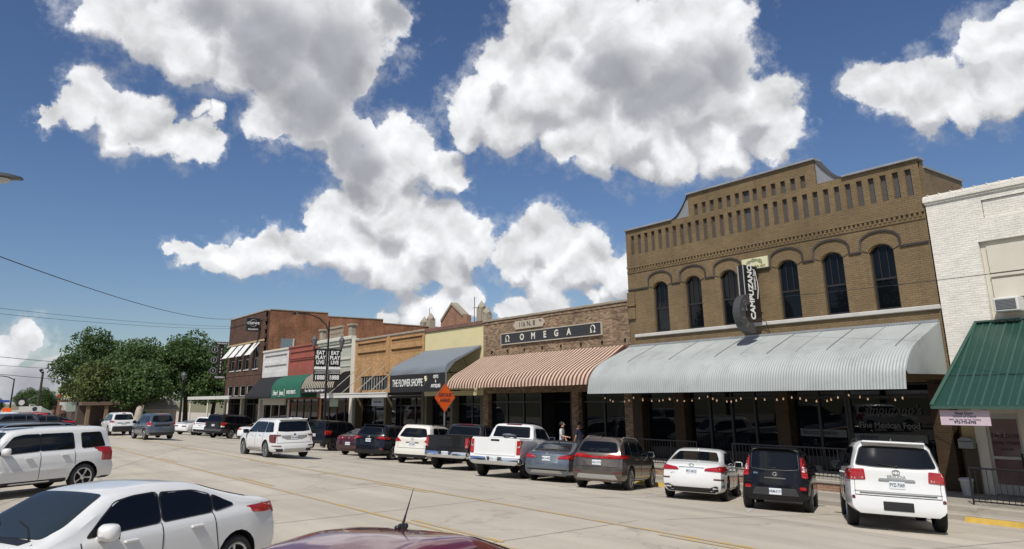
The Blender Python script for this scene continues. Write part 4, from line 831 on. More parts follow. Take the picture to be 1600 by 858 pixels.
g = G(); g.bev(CX0-.05, CX1+.04, FY-.08, FY+.4, 11.35, 11.5, .03); g.build('coping', STONE, b)
prof = [(FY+.41, 11.48), (FY+6.7, 11.48), (FY+6.7, 11.12), (FY+13.3, 11.12), (FY+13.3, 10.7), (FY+22, 10.55), (FY+22, -.7), (FY+.41, -.7)]
sw_ = G(); sw_.prism(prof, 'x', CX1-.3, CX1); sw_.build('side_wall', CRS, b)
g = G(); g.prism(prof, 'x', CX0, CX0+.3); g.build('side_wall', CRB, b); g = G(); g.box(CX0+.3, CX1-.3, FY+21.7, FY+22, -.7, 10.4); g.build('back_wall', CRB, b)
g = G()
for (ya, za), (yb, zb) in zip(prof[:5], prof[1:6]):
    if abs(za-zb) < .2: g.prism([(ya, za), (yb, zb), (yb, zb+.09), (ya, za+.09)], 'x', CX1-.36, CX1+.06)
g.build('side_coping', STONE, b); g = G(); g.box(CX0+.3, CX1-.3, FY+.4, FY+21.7, 10.0, 10.2); g.build('roof', MT['roof_gravel'], b)
g = G(); g.box(CX1+.005, CX1+.05, 27.2, 28.45, 7.4, 8.6); g.build('side_window', M('window_bluegrey', (.16, .20, .22), rough=.25), b)
g = G(); g.box(CX1+.003, CX1+.08, 28.45, 28.6, 7.35, 8.62); g.box(CX1+.003, CX1+.09, 27.1, 28.6, 7.25, 7.4); g.build('side_window_frame', M('window_white', (.5, .5, .48)), b)
for k in range(9): g = G(); z = 3.5+.85*k; g.bev(CX1-.25, CX1+.07, FY-.07, FY+.12, z, z+.42, .02); g.build('quoin', CRB, b)
storefront(b, CX0+.4, CX1-.4, -.5, 2.6, 5, FY+.3)
for x in (CX0+.2, -81.6, CX1-.2): g = G(); g.box(x-.2, x+.2, FY, FY+.4, -.5, 2.6); g.build('pier', M('pilaster_white', (.5, .5, .48)), b)
t = thing('corner_canopy', 'flat white canopy around the red brick corner block', 'canopy', (-82, 24, 2.7))
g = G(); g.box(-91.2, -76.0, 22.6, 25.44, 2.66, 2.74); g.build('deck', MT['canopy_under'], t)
g = G(); g.box(-91.3, -75.95, 22.5, 22.6, 2.60, 2.92); g.build('fascia', M('canopy_white', (.58, .57, .54)), t)
for x in (-91.0, -84, -77): g = G(); g.tube([(x, 22.8, -.6), (x, 22.8, 2.66)], .09, 8); g.build('post', M('pilaster_white', (.5, .5, .48)), t)
t = thing('square_hanging_sign', 'square black sign with ring emblem hanging from the red brick corner block', 'sign', (-76.9, 25.3, 9.4))
SGX = -76.9
g = G(); g.bev(SGX-.12, SGX+.12, 23.95, 25.3, 9.3, 10.65, .03); g.build('sign_box', SGN, t)
Mx = lambda y, z: Matrix.Translation((SGX+.16, y, z)) @ Matrix.Rotation(R_(90), 4, 'Z') @ Matrix.Rotation(R_(90), 4, 'X')
text('lettering', 'CROWE', .34, WHITE, t, Mx(24.62, 10.12), bold=.008); text('lettering', 'REAL ESTATE', .22, WHITE, t, Mx(24.62, 9.5), bold=.004, sx=.8)
g = G(); g.tube([(SGX+.165, 24.62+.36*math.cos(R_(a)), 10.14+.36*math.sin(R_(a))) for a in range(30, 331, 20)], .025, 5); g.build('ring_mark', M('ring_grey', (.35, .35, .35)), t)
g = G(); g.tube([(SGX, 25.2, 10.4), (SGX, 25.5, 10.4)], .04, 6); g.tube([(SGX, 25.2, 9.6), (SGX, 25.5, 9.6)], .04, 6); g.build('bracket', STEEL, t)
t = thing('vertical_sign', 'tall black vertical sign with three round discs at the corner block', 'sign', (-88.3, 25, 4.8))
TX = -88.3
def tx(y, z, rot=0): return Matrix.Translation((TX+.16, y, z)) @ Matrix.Rotation(R_(90), 4, 'Z') @ Matrix.Rotation(R_(90), 4, 'X') @ Matrix.Rotation(R_(rot), 4, 'Z')
g = G(); g.bev(TX-.13, TX+.13, 24.7, 25.15, 5.2, 8.6, .03); g.bev(TX-.14, TX+.14, 24.25, 25.6, 8.6, 8.98, .03); g.bev(TX-.14, TX+.14, 24.2, 25.7, 4.82, 5.2, .03); g.build('sign_frame', SGN, t)
text('lettering', 'TAP HOUSE', .24, WHITE, t, tx(24.92, 8.79), bold=.004, sx=.9); text('lettering', 'PIZZERIA', .27, WHITE, t, tx(24.95, 5.01), bold=.005); [G().box(TX+.131, TX+.14, 24.85, 25.0, z_, z_+.22).build('faded_letter', M('sign_pinkish', (.4, .31, .28)), t) for z_ in np.arange(5.5, 8.3, .36)]
for z in (5.75, 6.95, 8.1):
    g = G(); g.lathe([(.001, .12), (.38, .12), (.41, .05), (.41, -.05), (.38, -.12), (.001, -.12)], (TX, 24.15, z), 'x', 16); g.build('disc', SGN, t)
    g = G(); g.lathe([(.30, .13), (.34, .13)], (TX, 24.15, z), 'x', 16); g.box(TX+.125, TX+.135, 24.11, 24.19, z-.16, z+.14); g.build('disc_mark', M('disc_grey', (.42, .42, .42)), t); g = G(); g.tube([(TX, 24.5, z), (TX, 24.75, z)], .04, 5); g.build('disc_arm', STEEL, t)
g = G(); g.tube([(TX, 25.0, 8.2), (TX+.75, 25.6, 8.2)], .05, 6); g.tube([(TX, 25.0, 5.6), (TX+.75, 25.6, 5.6)], .05, 6); g.build('bracket', STEEL, t)
# ---------------- the gable and chimneys behind
b = thing('gabled_building', 'red brick gable top rising behind the flower shop roof', 'building', (-70.7, 46, -.5))
RBK = brick('gable_brick', (.27, .12, .075), (.33, .16, .10), (.3, .24, .18))
g = G(); g.box(-80, -62, 45, 60, -.7, 10.3); g.build('main_wall', RBK, b)
g = G(); g.prism([(-73.3, 10.3), (-67.9, 10.3), (-67.9, 11.3), (-68.7, 11.3), (-70.9, 12.7), (-73.0, 11.0), (-73.3, 11.0)], 'y', 45, 45.6); g.build('gable', RBK, b)
g = G(); g.prism([(-73.15, 10.95), (-70.9, 12.72), (-68.6, 11.25), (-68.6, 11.5), (-70.9, 13.0), (-73.15, 11.25)], 'y', 44.85, 45.75); g.build('gable_coping', STONE, b)
for x, z in ((-75.9, 11.6), (-77.4, 11.3), (-65.3, 11.9), (-64.3, 11.2)):
    g = G(); g.bev(x-.42, x+.42, 44.8, 45.6, 10.3, z, .03); g.lathe([(.55, z), (.45, z+.2), (.02, z+.7)], (x, 45.2, 0), 'z', 4); g.build('finial_post', STONE, b)
g = G(); g.tube([(-66.8, 45.3, 10.3), (-66.8, 45.3, 13.2)], .04, 5); g.tube([(-67.2, 45.3, 12.0), (-66.4, 45.3, 12.0)], .03, 5); g.tube([(-76.4, 45.3, 10.3), (-76.4, 45.3, 12.9), (-75.8, 45.3, 12.9)], .035, 5); g.build('roof_mast', STEEL, b)
# ================================================================== VEHICLES
def smooth_prof(pts, xs, sig=.07):
    xf = np.arange(pts[0][0]-.6, pts[-1][0]+.6, .02); zf = np.interp(xf, [p[0] for p in pts], [p[1] for p in pts])
    k = np.exp(-.5*(np.arange(-15, 16)*.02/sig)**2); k /= k.sum(); zs = np.convolve(np.pad(zf, 15, mode='edge'), k, 'valid')
    return np.interp(xs, xf, zs)
def round_poly(pts, r=.05, n=3):
    out = []; m = len(pts)
    for i in range(m):
        p, a, c = Vector(pts[i]), Vector(pts[i-1]), Vector(pts[(i+1) % m]); da, dc = a-p, c-p
        k = min(r, da.length*.45, dc.length*.45); s, e = p+da.normalized()*k, p+dc.normalized()*k
        for j in range(n+1):
            t = j/n; out.append(tuple((1-t)**2*s+2*t*(1-t)*p+t*t*e))
    return out
class Body:
    """lofted car shell (x forward from the rear bumper, y left, z up) with cut wheel arches; panels are laid on it by ray casting"""
    def __init__(s, L, W, top, belt, ra, wb, Rw, bot=.24, rear=(), front=(), kr=.10, kf=.30, tum=.30, bed=None, planr=.09, planf=.15, arch=.055, crown=.03, sill=.05):
        s.L, s.W, s.ra, s.wb, s.R = L, W, ra, wb, Rw
        a = np.linspace(0, 1, 61); xs = L*(a-.035*np.sin(2*np.pi*a)*2)
        xs = np.clip(xs, 0, L); zt = smooth_prof(top, xs); zb = smooth_prof(belt, xs, .15)
        V = []; F = []; rings = []; ts = (0, .25, .5, .75, 1)
        for i, x in enumerate(xs):
            w = W/2*(1-planr*max(0, 1-x/.8)**2-planf*max(0, 1-(L-x)/1.1)**2)
            bl = zb[i]; tp = max(zt[i], bl+.02); h = tp-bl; cr = min(.13, h*.6)
            half = [(w*.82*t, bot) for t in ts] + [(w*.93, bot+sill), (w*.982, bot+.14), (w, bot+(bl-bot)*.42), (w*.995, bot+(bl-bot)*.62), (w*.985, bl-.09), (w*.955, bl-.015)]
            g0 = w*.925
            half += [(g0-tum*h*.02, bl+.03*h+.004), (g0-tum*h*.30, bl+.33*h), (g0-tum*(h-cr)*.85, bl+max(.36*h, (h-cr)*.80)), (g0-tum*(h-cr), tp-cr), (g0-tum*h-.18*cr, tp-.45*cr), (g0-tum*h-.62*cr, tp-.12*cr-.012)]
            E = (g0-tum*h-1.25*cr, tp-crown*.45 if h > .3 else tp-.012)
            half.append(E); half += [(E[0]*t, E[1]+(tp-E[1])*(1-t*t)) for t in ts[3::-1]]
            rings.append(half)
        n = len(rings[0])
        def ring_pts(i): return [(xs[i], y, z) for y, z in rings[i]] + [(xs[i], -y, z) for y, z in rings[i][n-2:0:-1]]
        m = 2*n-2
        for i in range(len(xs)): V += ring_pts(i)
        for i in range(len(xs)-1):
            for j in range(m): F.append((i*m+j, i*m+(j+1) % m, (i+1)*m+(j+1) % m, (i+1)*m+j))
        for end in (0, len(xs)-1):                   # end caps, row by row
            half = rings[end]; o = len(V); cols = [-1, -.75, -.5, -.25, 0, .25, .5, .75, 1]; r0, r1 = 4, n-5
            for r in range(r0, r1+1): V += [(xs[end], half[r][0]*t, half[r][1]) for t in cols]
            V += [(xs[end], half[r1][0]*t, half[r1][1]+(half[-1][1]-half[r1][1])*(1-t*t)) for t in cols]
            for r in range(r1-r0+1):
                for c in range(8): q = (o+r*9+c, o+r*9+c+1, o+(r+1)*9+c+1, o+(r+1)*9+c); F.append(q if end == 0 else q[::-1])
        V = np.array(V); rz = [p[0] for p in rear] or [0]; rd = [p[1] for p in rear] or [0]; fz = [p[0] for p in front] or [0]; fd = [p[1] for p in front] or [0]
        x, y, z = V[:, 0].copy(), V[:, 1], V[:, 2]
        V[:, 0] += np.clip(1-x/1.15, 0, 1)**1.6*(np.interp(z, rz, rd)+kr*(np.abs(y)/(W/2))**3)
        V[:, 0] -= np.clip(1-(L-x)/1.15, 0, 1)**1.6*(np.interp(z, fz, fd)+kf*(np.abs(y)/(W/2))**2.6)
        bm = bmesh.new(); bv = [bm.verts.new(v) for v in V]
        for f in F:
            try: bm.faces.new([bv[k] for k in f])
            except ValueError: pass
        bmesh.ops.remove_doubles(bm, verts=bm.verts, dist=.0006); bmesh.ops.dissolve_degenerate(bm, edges=bm.edges, dist=.0005); bmesh.ops.recalc_face_normals(bm, faces=bm.faces)
        me = bpy.data.meshes.new('body'); bm.to_mesh(me); bm.free()
        cg = G()
        for xc in (ra, ra+wb):
            for sy in (-1, 1):
                o = len(cg.v); nn = 22; ring = [(xc+(Rw+arch)*math.cos(2*math.pi*k/nn), Rw+.015+(Rw+arch)*math.sin(2*math.pi*k/nn)) for k in range(nn)]
                cg.prism(ring, 'y', sy*(W/2-.30), sy*(W/2+.3))
        if bed: cg.box(bed[0], bed[1], -bed[3], bed[3], bed[2], 3)
        cm = cg.mesh('cut', [WELL, WELL]); cm.polygons.foreach_set('material_index', [1]*len(cm.polygons))
        me.materials.append(BLACK); me.materials.append(WELL)
        bo = bpy.data.objects.new('b', me); co = bpy.data.objects.new('c', cm); C.objects.link(bo); C.objects.link(co)
        md = bo.modifiers.new('x', 'BOOLEAN'); md.object = co; md.operation = 'DIFFERENCE'; md.solver = 'EXACT'
        bpy.context.view_layer.update(); dg = bpy.context.evaluated_depsgraph_get()
        s.me = bpy.data.meshes.new_from_object(bo.evaluated_get(dg)); bpy.data.objects.remove(bo); bpy.data.objects.remove(co)
        s.me.polygons.foreach_set('use_smooth', [True]*len(s.me.polygons)); s.me.set_sharp_from_angle(angle=R_(32))
        b2 = bmesh.new(); b2.from_mesh(s.me); s.bvh = BVHTree.FromBMesh(b2); b2.free(); s.cache = {}
    def hit(s, u, v, view, ymin=0):
        o, d = {'L': ((u, 3, v), (0, -1, 0)), 'R': ((u, -3, v), (0, 1, 0)), 'B': ((-3, u, v), (1, 0, 0)), 'F': ((s.L+3, u, v), (-1, 0, 0)), 'T': ((u, v, 4), (0, 0, -1))}[view]
        p, nrm, _, _ = s.bvh.ray_cast(Vector(o), Vector(d))
        k = 0
        if ymin and p is not None and abs(p.y) < ymin: p = None
        while p is None and k < 60:                  # off the edge: slide in to the rim
            k += 1
            if view in 'BF': u *= .985; o = (o[0], u, v)
            elif view in 'LR': u += (s.L/2-u)*.015; o = (u, o[1], v)
            else: v *= .985; o = (u, v, 4)
            p, nrm, _, _ = s.bvh.ray_cast(Vector(o), Vector(d))
            if ymin and p is not None and abs(p.y) < ymin: p = None
        if p is None: p, nrm, _, _ = s.bvh.find_nearest(Vector(o))
        return p, nrm, Vector(d)
    def panel(s, poly, view, off=.006, step=.11, r=.03, ymin=0):
        """a thin panel following the shell, outlined by a polygon in the given view"""
        key = (str(poly), view, off, r)
        if key in s.cache: return s.cache[key]
        pl = round_poly(poly, r) if r else [tuple(p) for p in poly]; pts = []
        for i, p in enumerate(pl):
            a, c = Vector(p), Vector(pl[(i+1) % len(pl)]); k = max(1, int((c-a).length/step))
            for j in range(k): pts.append(a.lerp(c, j/k))
        nb = len(pts); us = [p.x for p in pts]; vs_ = [p.y for p in pts]
        for u in np.arange(min(us)+step/2, max(us), step):
            for v in np.arange(min(vs_)+step/2, max(vs_), step):
                q = Vector((u, v))
                if geometry.intersect_point_line and min((q-p).length for p in pts[:nb]) > step*.45: pts.append(q)
        ov, oe, of, *_ = geometry.delaunay_2d_cdt(pts, [], [list(range(nb))], 1, 1e-5)
        g = G(); vs3 = []; back = []
        for p in ov:
            h, nrm, d = s.hit(p[0], p[1], view, ymin); vs3.append(h-d*off*.4+nrm*off*.6); back.append(h+d*.012)
        from collections import Counter
        ec = Counter()
        for f in of:
            for i in range(len(f)): ec[tuple(sorted((f[i], f[(i+1) % len(f)])))] += 1
        n = len(vs3); fs = [tuple(f) for f in of]
        for (a, b), k in ec.items():
            if k == 1: fs.append((a, b, n+b, n+a))
        g.add([tuple(v) for v in vs3+back], fs); me = g.mesh('panel', BLACK, smooth=35); s.cache[key] = me; return me
WHEELS = {}
def wheel_mesh(R, w, style):
    k = (round(R, 3), w, style)
    if k in WHEELS: return WHEELS[k]
    rr = R*.70 if style != 'truck' else R*.62
    t = G(); t.lathe([(rr-.01, w*.40), (rr+.01, w*.49), (R*.90, w*.5), (R*.975, w*.42), (R, w*.28), (R, -w*.28), (R*.975, -w*.42), (R*.90, -w*.5), (rr, -w*.48)], ax='y', n=30)
    for q in range(30):                               # tread blocks
        a = 2*math.pi*q/30
        t.add([(math.cos(a+e)*(R+.004), yy, math.sin(a+e)*(R+.004)) for e, yy in ((0, -w*.24), (.1, -w*.24), (.1, w*.24), (0, w*.24))], [(0, 1, 2, 3)])
    ty = t.mesh('tyre', TYRE, smooth=40)
    g = G(); g.lathe([(rr+.005, w*.47), (rr-.012, w*.485), (rr-.025, w*.44), (rr-.03, w*.1), (.05, w*.08)], ax='y', n=30)
    ns = {'five': 5, 'ten': 10, 'multi': 9, 'truck': 6, 'steel': 7}[style]; sw = {'five': .26, 'ten': .11, 'multi': .15, 'truck': .24, 'steel': .2}[style]
    for q in range(ns):
        a = 2*math.pi*q/ns+.2
        def P(r, e, yy): return (r*math.cos(a+e), yy, r*math.sin(a+e))
        r1 = rr-.018; rin = rr*.22
        g.add([P(rin, -.5*sw*1.6, w*.38), P(rin, .5*sw*1.6, w*.38), P(r1, .5*sw*.9, w*.43), P(r1, -.5*sw*.9, w*.43), P(rin, -.8*sw*1.6, w*.24), P(rin, .8*sw*1.6, w*.24), P(r1, .62*sw, w*.30), P(r1, -.62*sw, w*.30)],
              [(0, 1, 2, 3), (0, 4, 5, 1), (1, 5, 6, 2), (2, 6, 7, 3), (3, 7, 4, 0)])
    g.lathe([(.001, w*.42), (rr*.16, w*.415), (rr*.26, w*.37), (rr*.26, w*.2)], ax='y', n=14)
    dk = G(); dk.lathe([(rr-.03, w*.12), (.001, w*.10)], ax='y', n=24)
    WHEELS[k] = (ty, g.mesh('rim', RIM, smooth=35), dk.mesh('brake', WELL)); return WHEELS[k]
def car(name, label, bd, paint, axle, heading, lights=(), glass=(), trims=(), plate=None, handles=(), rails=None, mirror=None, wheel='five', rimmat=None, ww=.24, spoiler=None, fin=None, logo=None, slope=True, badge=None, z=None, group=None, pipes=(), wiper=None, cat='car', seams=()):
    """one vehicle: empty at the rear axle on the ground; every panel, lamp, pane and wheel is a part"""
    t = thing(name, label, cat, (0, 0, 0), group)
    X, Y = axle; zz = gz(Y) if z is None else z
    n = Vector((0, SL, 1)).normalized() if (slope and Y > YC+.5) else Vector((0, 0, 1))
    a = R_(heading); f = Vector((math.cos(a), math.sin(a), 0)); f = (f-n*f.dot(n)).normalized(); l = n.cross(f)
    t.matrix_world = Matrix(((f.x, l.x, n.x, X), (f.y, l.y, n.y, Y), (f.z, l.z, n.z, zz), (0, 0, 0, 1)))
    off = Vector((-bd.ra, 0, 0))
    def put(nm, me, mats, par=t, loc=off, sc=None):
        me = me.copy() if mats is not None and (len(me.materials) == 0 or me.materials[0] != mats) else me
        if mats is not None:
            if len(me.materials): me.materials[0] = mats
            else: me.materials.append(mats)
        o = bpy.data.objects.new(nm, me); C.objects.link(o); o.parent = par; o.location = loc
        if sc: o.scale = sc
        return o
    put('body', bd.me, paint)
    for poly, view, nm in glass:
        cxx, czz = sum(p_[0] for p_ in poly)/len(poly), sum(p_[1] for p_ in poly)/len(poly)
        seal = [(p_[0]+math.copysign(.020, p_[0]-cxx), p_[1]+math.copysign(.016, p_[1]-czz)) for p_ in poly]
        for v in ((view,) if view in 'BFT' else ('L', 'R')):
            put(nm, bd.panel(poly, v, .011, .065, r=.06), WSGLASS if nm == 'windscreen' else CARGLASS)
            if v != 'T': put('window_seal', bd.panel(seal, v, .0065, .09, r=.07), BLACK)
    for it in lights:
        poly, view, mat = it[:3]; nm = it[3] if len(it) > 3 else 'tail_light'
        if view == 'B' and min(p[0] for p in poly) > -.02:
            put(nm, bd.panel(poly, 'B', .02, .035), mat); put(nm, bd.panel([(-p[0], p[1]) for p in poly][::-1], 'B', .02, .035), mat)
        elif view == 'S':
            for v in 'LR': put(nm, bd.panel(poly, v, .018, .035, ymin=.435*bd.W), mat)
        elif view == 'F' and min(p[0] for p in poly) > .02:
            put(nm, bd.panel(poly, 'F', .018, .035), mat); put(nm, bd.panel([(-p[0], p[1]) for p in poly][::-1], 'F', .018, .035), mat)
        else: put(nm, bd.panel(poly, view, .02, .035), mat)
    for poly, view, mat, nm, *o_ in trims:
        of_ = o_[0] if o_ else .008; rr = o_[1] if len(o_) > 1 else .02
        if view == 'S':
            for v in 'LR': put(nm, bd.panel(poly, v, of_, r=rr), mat)
        elif view == 'BB':
            put(nm, bd.panel(poly, 'B', of_, r=rr), mat); put(nm, bd.panel([(-p[0], p[1]) for p in poly][::-1], 'B', of_, r=rr), mat)
        else: put(nm, bd.panel(poly, view, of_, r=rr), mat)
    for x0, z0, x1, z1 in seams:                      # door shut lines
        d = Vector((x1-x0, z1-z0)).normalized(); q = Vector((-d.y, d.x))*.006
        for v in 'LR': put('door_gap', bd.panel([(x0+q.x, z0+q.y), (x1+q.x, z1+q.y), (x1-q.x, z1-q.y), (x0-q.x, z0-q.y)], v, .0045, .05, r=0), WELL)
    a0, a1, zb_ = bd.ra+bd.R+.12, bd.ra+bd.wb-bd.R-.12, float(min(v.co.z for v in bd.me.vertices))
    for v in 'LR': put('rocker_panel', bd.panel([(a0, zb_+.02), (a1, zb_+.02), (a1, zb_+.11), (a0, zb_+.11)], v, .008, .3, r=.03), BLACK)
    rw = [p_ for p_, v_, n_ in glass if n_ == 'rear_window' and v_ == 'B']
    if rw and cat == 'suv':                           # tailgate shut line
        hw = max(p_[0] for p_ in rw[0]); zt_ = min(p_[1] for p_ in rw[0]); wl = min(hw+.05, bd.W*.43)
        for sg in (-1, 1): put('tailgate_gap', bd.panel([(sg*(wl-.008), .70), (sg*(wl-.008), zt_), (sg*wl, zt_), (sg*wl, .70)], 'B', .005, .05, r=0), WELL)
        put('tailgate_gap', bd.panel([(-wl, .695), (wl, .695), (wl, .71), (-wl, .71)], 'B', .004, .12, r=0), WELL)
    if plate:
        z, s_ = plate[:2]; yb = plate[2] if len(plate) > 2 else 0
        p, _, _ = bd.hit(yb, z, 'B'); g = G(); g.bev(p.x-.022, p.x+.02, yb-.155, yb+.155, z-.078, z+.078, .006); o = g.build('number_plate', PLATE, t, world=False); o.location = off
        m4 = Matrix.Translation(Vector((p.x-.024, yb, z))+off) @ Matrix.Rotation(R_(-90), 4, 'Z') @ Matrix.Rotation(R_(90), 4, 'X')
        tx_ = text('plate_lettering', s_, .098, INK, o, Matrix.Translation(-off) @ m4, bold=.002, ext=.001, sx=.72, world=False)
    if badge:
        for s_, sz, y, z in badge:
            p, nrm, _ = bd.hit(y, z, 'B'); m4 = Matrix.Translation(Vector((p.x-.006, y, z))+off) @ Matrix.Rotation(R_(-90), 4, 'Z') @ Matrix.Rotation(R_(90)-math.asin(max(-1, min(1, nrm.z))), 4, 'X')
            text('badge_lettering', s_, sz, CHROME if paint.name != 'paint_white' else SILVER, t, m4, bold=.002, ext=.002, world=False)
    if logo:
        z, r, mat = logo; p, nrm, _ = bd.hit(0, z, 'B'); g = G(); rows = []
        g.tube([(p.x-.012, r*math.cos(a_), z+r*.68*math.sin(a_)) for a_ in np.linspace(0, 2*math.pi, 17)], .008, 5); g.tube([(p.x-.012, 0+.45*r*math.cos(a_), z+r*.6*math.sin(a_)) for a_ in np.linspace(0, 2*math.pi, 13)], .006, 5); o = g.build('emblem', mat, t, world=False); o.location = off
    for x, z in handles:
        for v, sy in (('L', 1), ('R', -1)):
            p, _, _ = bd.hit(x, z, v); g = G(); g.bev(x-.095, x+.095, p.y-.012 if sy > 0 else p.y-.038, p.y+.038 if sy > 0 else p.y+.012, z-.016, z+.016, .008); o = g.build('door_handle', paint, t, world=False); o.location = off
    for x, z, r in pipes:
        for sy in (-1, 1):
            g = G(); g.lathe([(r*.8, .0), (r, -.002), (r, .12), (r*.8, .12)], (x, sy*bd.W*.30, z), 'x', 12); o = g.build('exhaust_tip', CHROME, t, world=False, smooth=40); o.location = off
    if rails:
        x0, x1, y, h, mat = rails
        for sy in (-1, 1):
            pts = []
            for k in range(9):
                x = x0+(x1-x0)*k/8; p, _, _ = bd.hit(x, sy*y, 'T'); pts.append((x, sy*y, p.z+(h if 0 < k < 8 else -.01)))
            g = G(); g.tube(pts, .02, 6); o = g.build('roof_rail', mat, t, world=False, smooth=50); o.location = off
    if mirror:
        x, z, mat = mirror
        for v, sy in (('L', 1), ('R', -1)):
            p, _, _ = bd.hit(x, z, v); g = G(); y0 = p.y+sy*.05
            rows = []
            for k, (dx, s1) in enumerate(((-.085, .80), (-.06, 1.0), (.02, 1.0), (.07, .75), (.10, .3))):
                rows.append([(x+dx, y0+sy*(.105+.125*s1*(abs(math.cos(a_))**.6)*math.copysign(1, math.cos(a_))), z+.03+.095*s1*(abs(math.sin(a_))**.6)*math.copysign(1, math.sin(a_))) for a_ in np.linspace(0, 2*math.pi, 17)[:-1]])
            g.grid(rows, True); g.poly(rows[0]); g.poly(rows[-1]); g.tube([(x+.02, p.y-sy*.03, z-.05), (x+.02, y0+sy*.05, z-.03)], .03, 6)
            mo = g.build('wing_mirror', mat, t, world=False, smooth=50); mo.location = off
            gl = G(); gl.box(x-.094, x-.087, *sorted((y0, y0+sy*.2)), z-.05, z+.10); q = gl.build('mirror_glass', CARGLASS, mo, world=False)
    if fin:
        x, hgt, mat = fin; p, _, _ = bd.hit(x, 0, 'T'); g = G(); g.add([(x-.09, -.025, p.z-.01), (x-.09, .025, p.z-.01), (x+.11, .02, p.z-.01), (x+.11, -.02, p.z-.01), (x-.07, -.006, p.z+hgt), (x-.07, .006, p.z+hgt), (x-.02, 0, p.z+hgt*.9)], [(0, 3, 6, 4), (1, 5, 6, 2), (0, 4, 5, 1), (3, 2, 6), (4, 6, 5), (0, 1, 2, 3)]); o = g.build('antenna_fin', mat, t, world=False); o.location = off
    if spoiler:
        x0, x1, hw, z, mat = spoiler; g = G(); g.bev(x0, x1, -hw, hw, z-.02, z+.03, .018); o = g.build('spoiler', mat, t, world=False); o.location = off
    if wiper:
        y0, z0, y1, z1 = wiper; p, _, _ = bd.hit(y0, z0, 'B'); q, _, _ = bd.hit(y1, z1, 'B'); g = G(); g.tube([(p.x-.02, y0, z0), (q.x-.03, y1, z1)], [.018, .009], 5); g.lathe([(.001, -.03), (.03, -.025), (.03, .01)], (p.x, y0, z0), 'x', 8); o = g.build('rear_wiper', BLACK, t, world=False); o.location = off
    ty, rm, bk = wheel_mesh(bd.R, ww, wheel)
    for x in (0, bd.wb):
        for sy in (1, -1):
            w_ = put('wheel', ty, None, t, Vector((x, sy*(bd.W/2-ww/2-.012), bd.R)), (1, sy, 1))
            w_.rotation_euler[1] = random.uniform(0, 6)
            put('rim', rm, rimmat or RIM, w_, Vector((0, 0, 0))); put('brake', bk, None, w_, Vector((0, 0, 0)))
    return t
WP = paintmat('paint_white', (.66, .665, .66)); WPC = paintmat('paint_cream_white', (.64, .62, .56)); BKP = paintmat('paint_black', (.006, .006, .008)); NVP = paintmat('paint_blueblack', (.008, .010, .016))
BRP = paintmat('paint_bronze', (.135, .112, .095), .75, .3); GRP = paintmat('paint_steel_grey', (.16, .185, .225), .7, .3); CHP = paintmat('paint_charcoal', (.020, .019, .020), .3); BUP = paintmat('paint_burgundy', (.13, .009, .018), .1, .18); SGP = paintmat('paint_slate', (.105, .125, .15), .6, .3); SVP = paintmat('paint_silver', (.42, .43, .44), .7, .3)
REDP = paintmat('paint_red', (.25, .012, .012)); MARP = paintmat('paint_maroon', (.055, .010, .015), .4)
# ---- body shells
def suv_body(L, W, Hh, ra, wb, R, belt=1.06, hood=1.06, lean=.34, wsx=.60, cowl=.755, bot=.27, kr=.10, nose=.80, **k):
    return Body(L, W, [(0, Hh-.06), (.35, Hh-.02), (1.4, Hh), (L*.5, Hh-.015), (L*wsx, Hh-.06), (L*cowl, hood+.03), (L*cowl+.25, hood), (L*.95, hood-.13), (L, hood-.20)],
                [(0, belt), (L*.45, belt-.02), (L*cowl, belt-.06), (L*.95, hood-.19), (L, hood-.26)], ra, wb, R, bot,
                rear=[(.2, .10), (.40, .01), (.62, 0), (.74, .02), (.80, .07), (belt, .08), (belt+.1, .11), (Hh, lean+.08)], front=[(.2, .12), (.45, 0), (.7, .02), (hood, .12)], kr=kr, **k)
def suv_glass(L, W, Hh, belt, xC, xB, xA, xT, rg, x0=.35, z0=None, quarter=True):
    """side lights split at C and B pillars, sloping A pillar from (xA, belt) to (xT, roof), rear light rg=(halfwidth low, high, z low, z high)"""
    zl, zh = belt+.055, Hh-.17; o = []
    if quarter: o.append(([(x0+.02, zl+.03), (xC-.05, zl), (xC-.05, zh), (x0+.28, zh-.02)], 'L', 'side_window'))
    o.append(([(xC+.03, zl), (xB-.04, zl-.01), (xB-.04, zh+.01), (xC+.03, zh)], 'L', 'side_window'))
    o.append(([(xB+.02, zl-.01), (xA-.1, zl-.03), (xT-.12, zh-.02), (xT-.38, zh+.015), (xB+.02, zh+.01)], 'L', 'side_window'))
    a, c, z0_, z1_ = rg
    o.append(([(-a, z0_+.03), (-a*.5, z0_), (a*.5, z0_), (a, z0_+.03), (c, z1_-.02), (c*.6, z1_), (-c*.6, z1_), (-c, z1_-.02)], 'B', 'rear_window'))
    return o
def windscreen(L, W, Hh, xT, xA, zl): return ([(xT+.02, -W*.30), (xT+.02, W*.30), (xA-.03, W*.40), (xA+.06, W*.2), (xA+.06, -W*.2), (xA-.03, -W*.40)], 'T', 'windscreen')
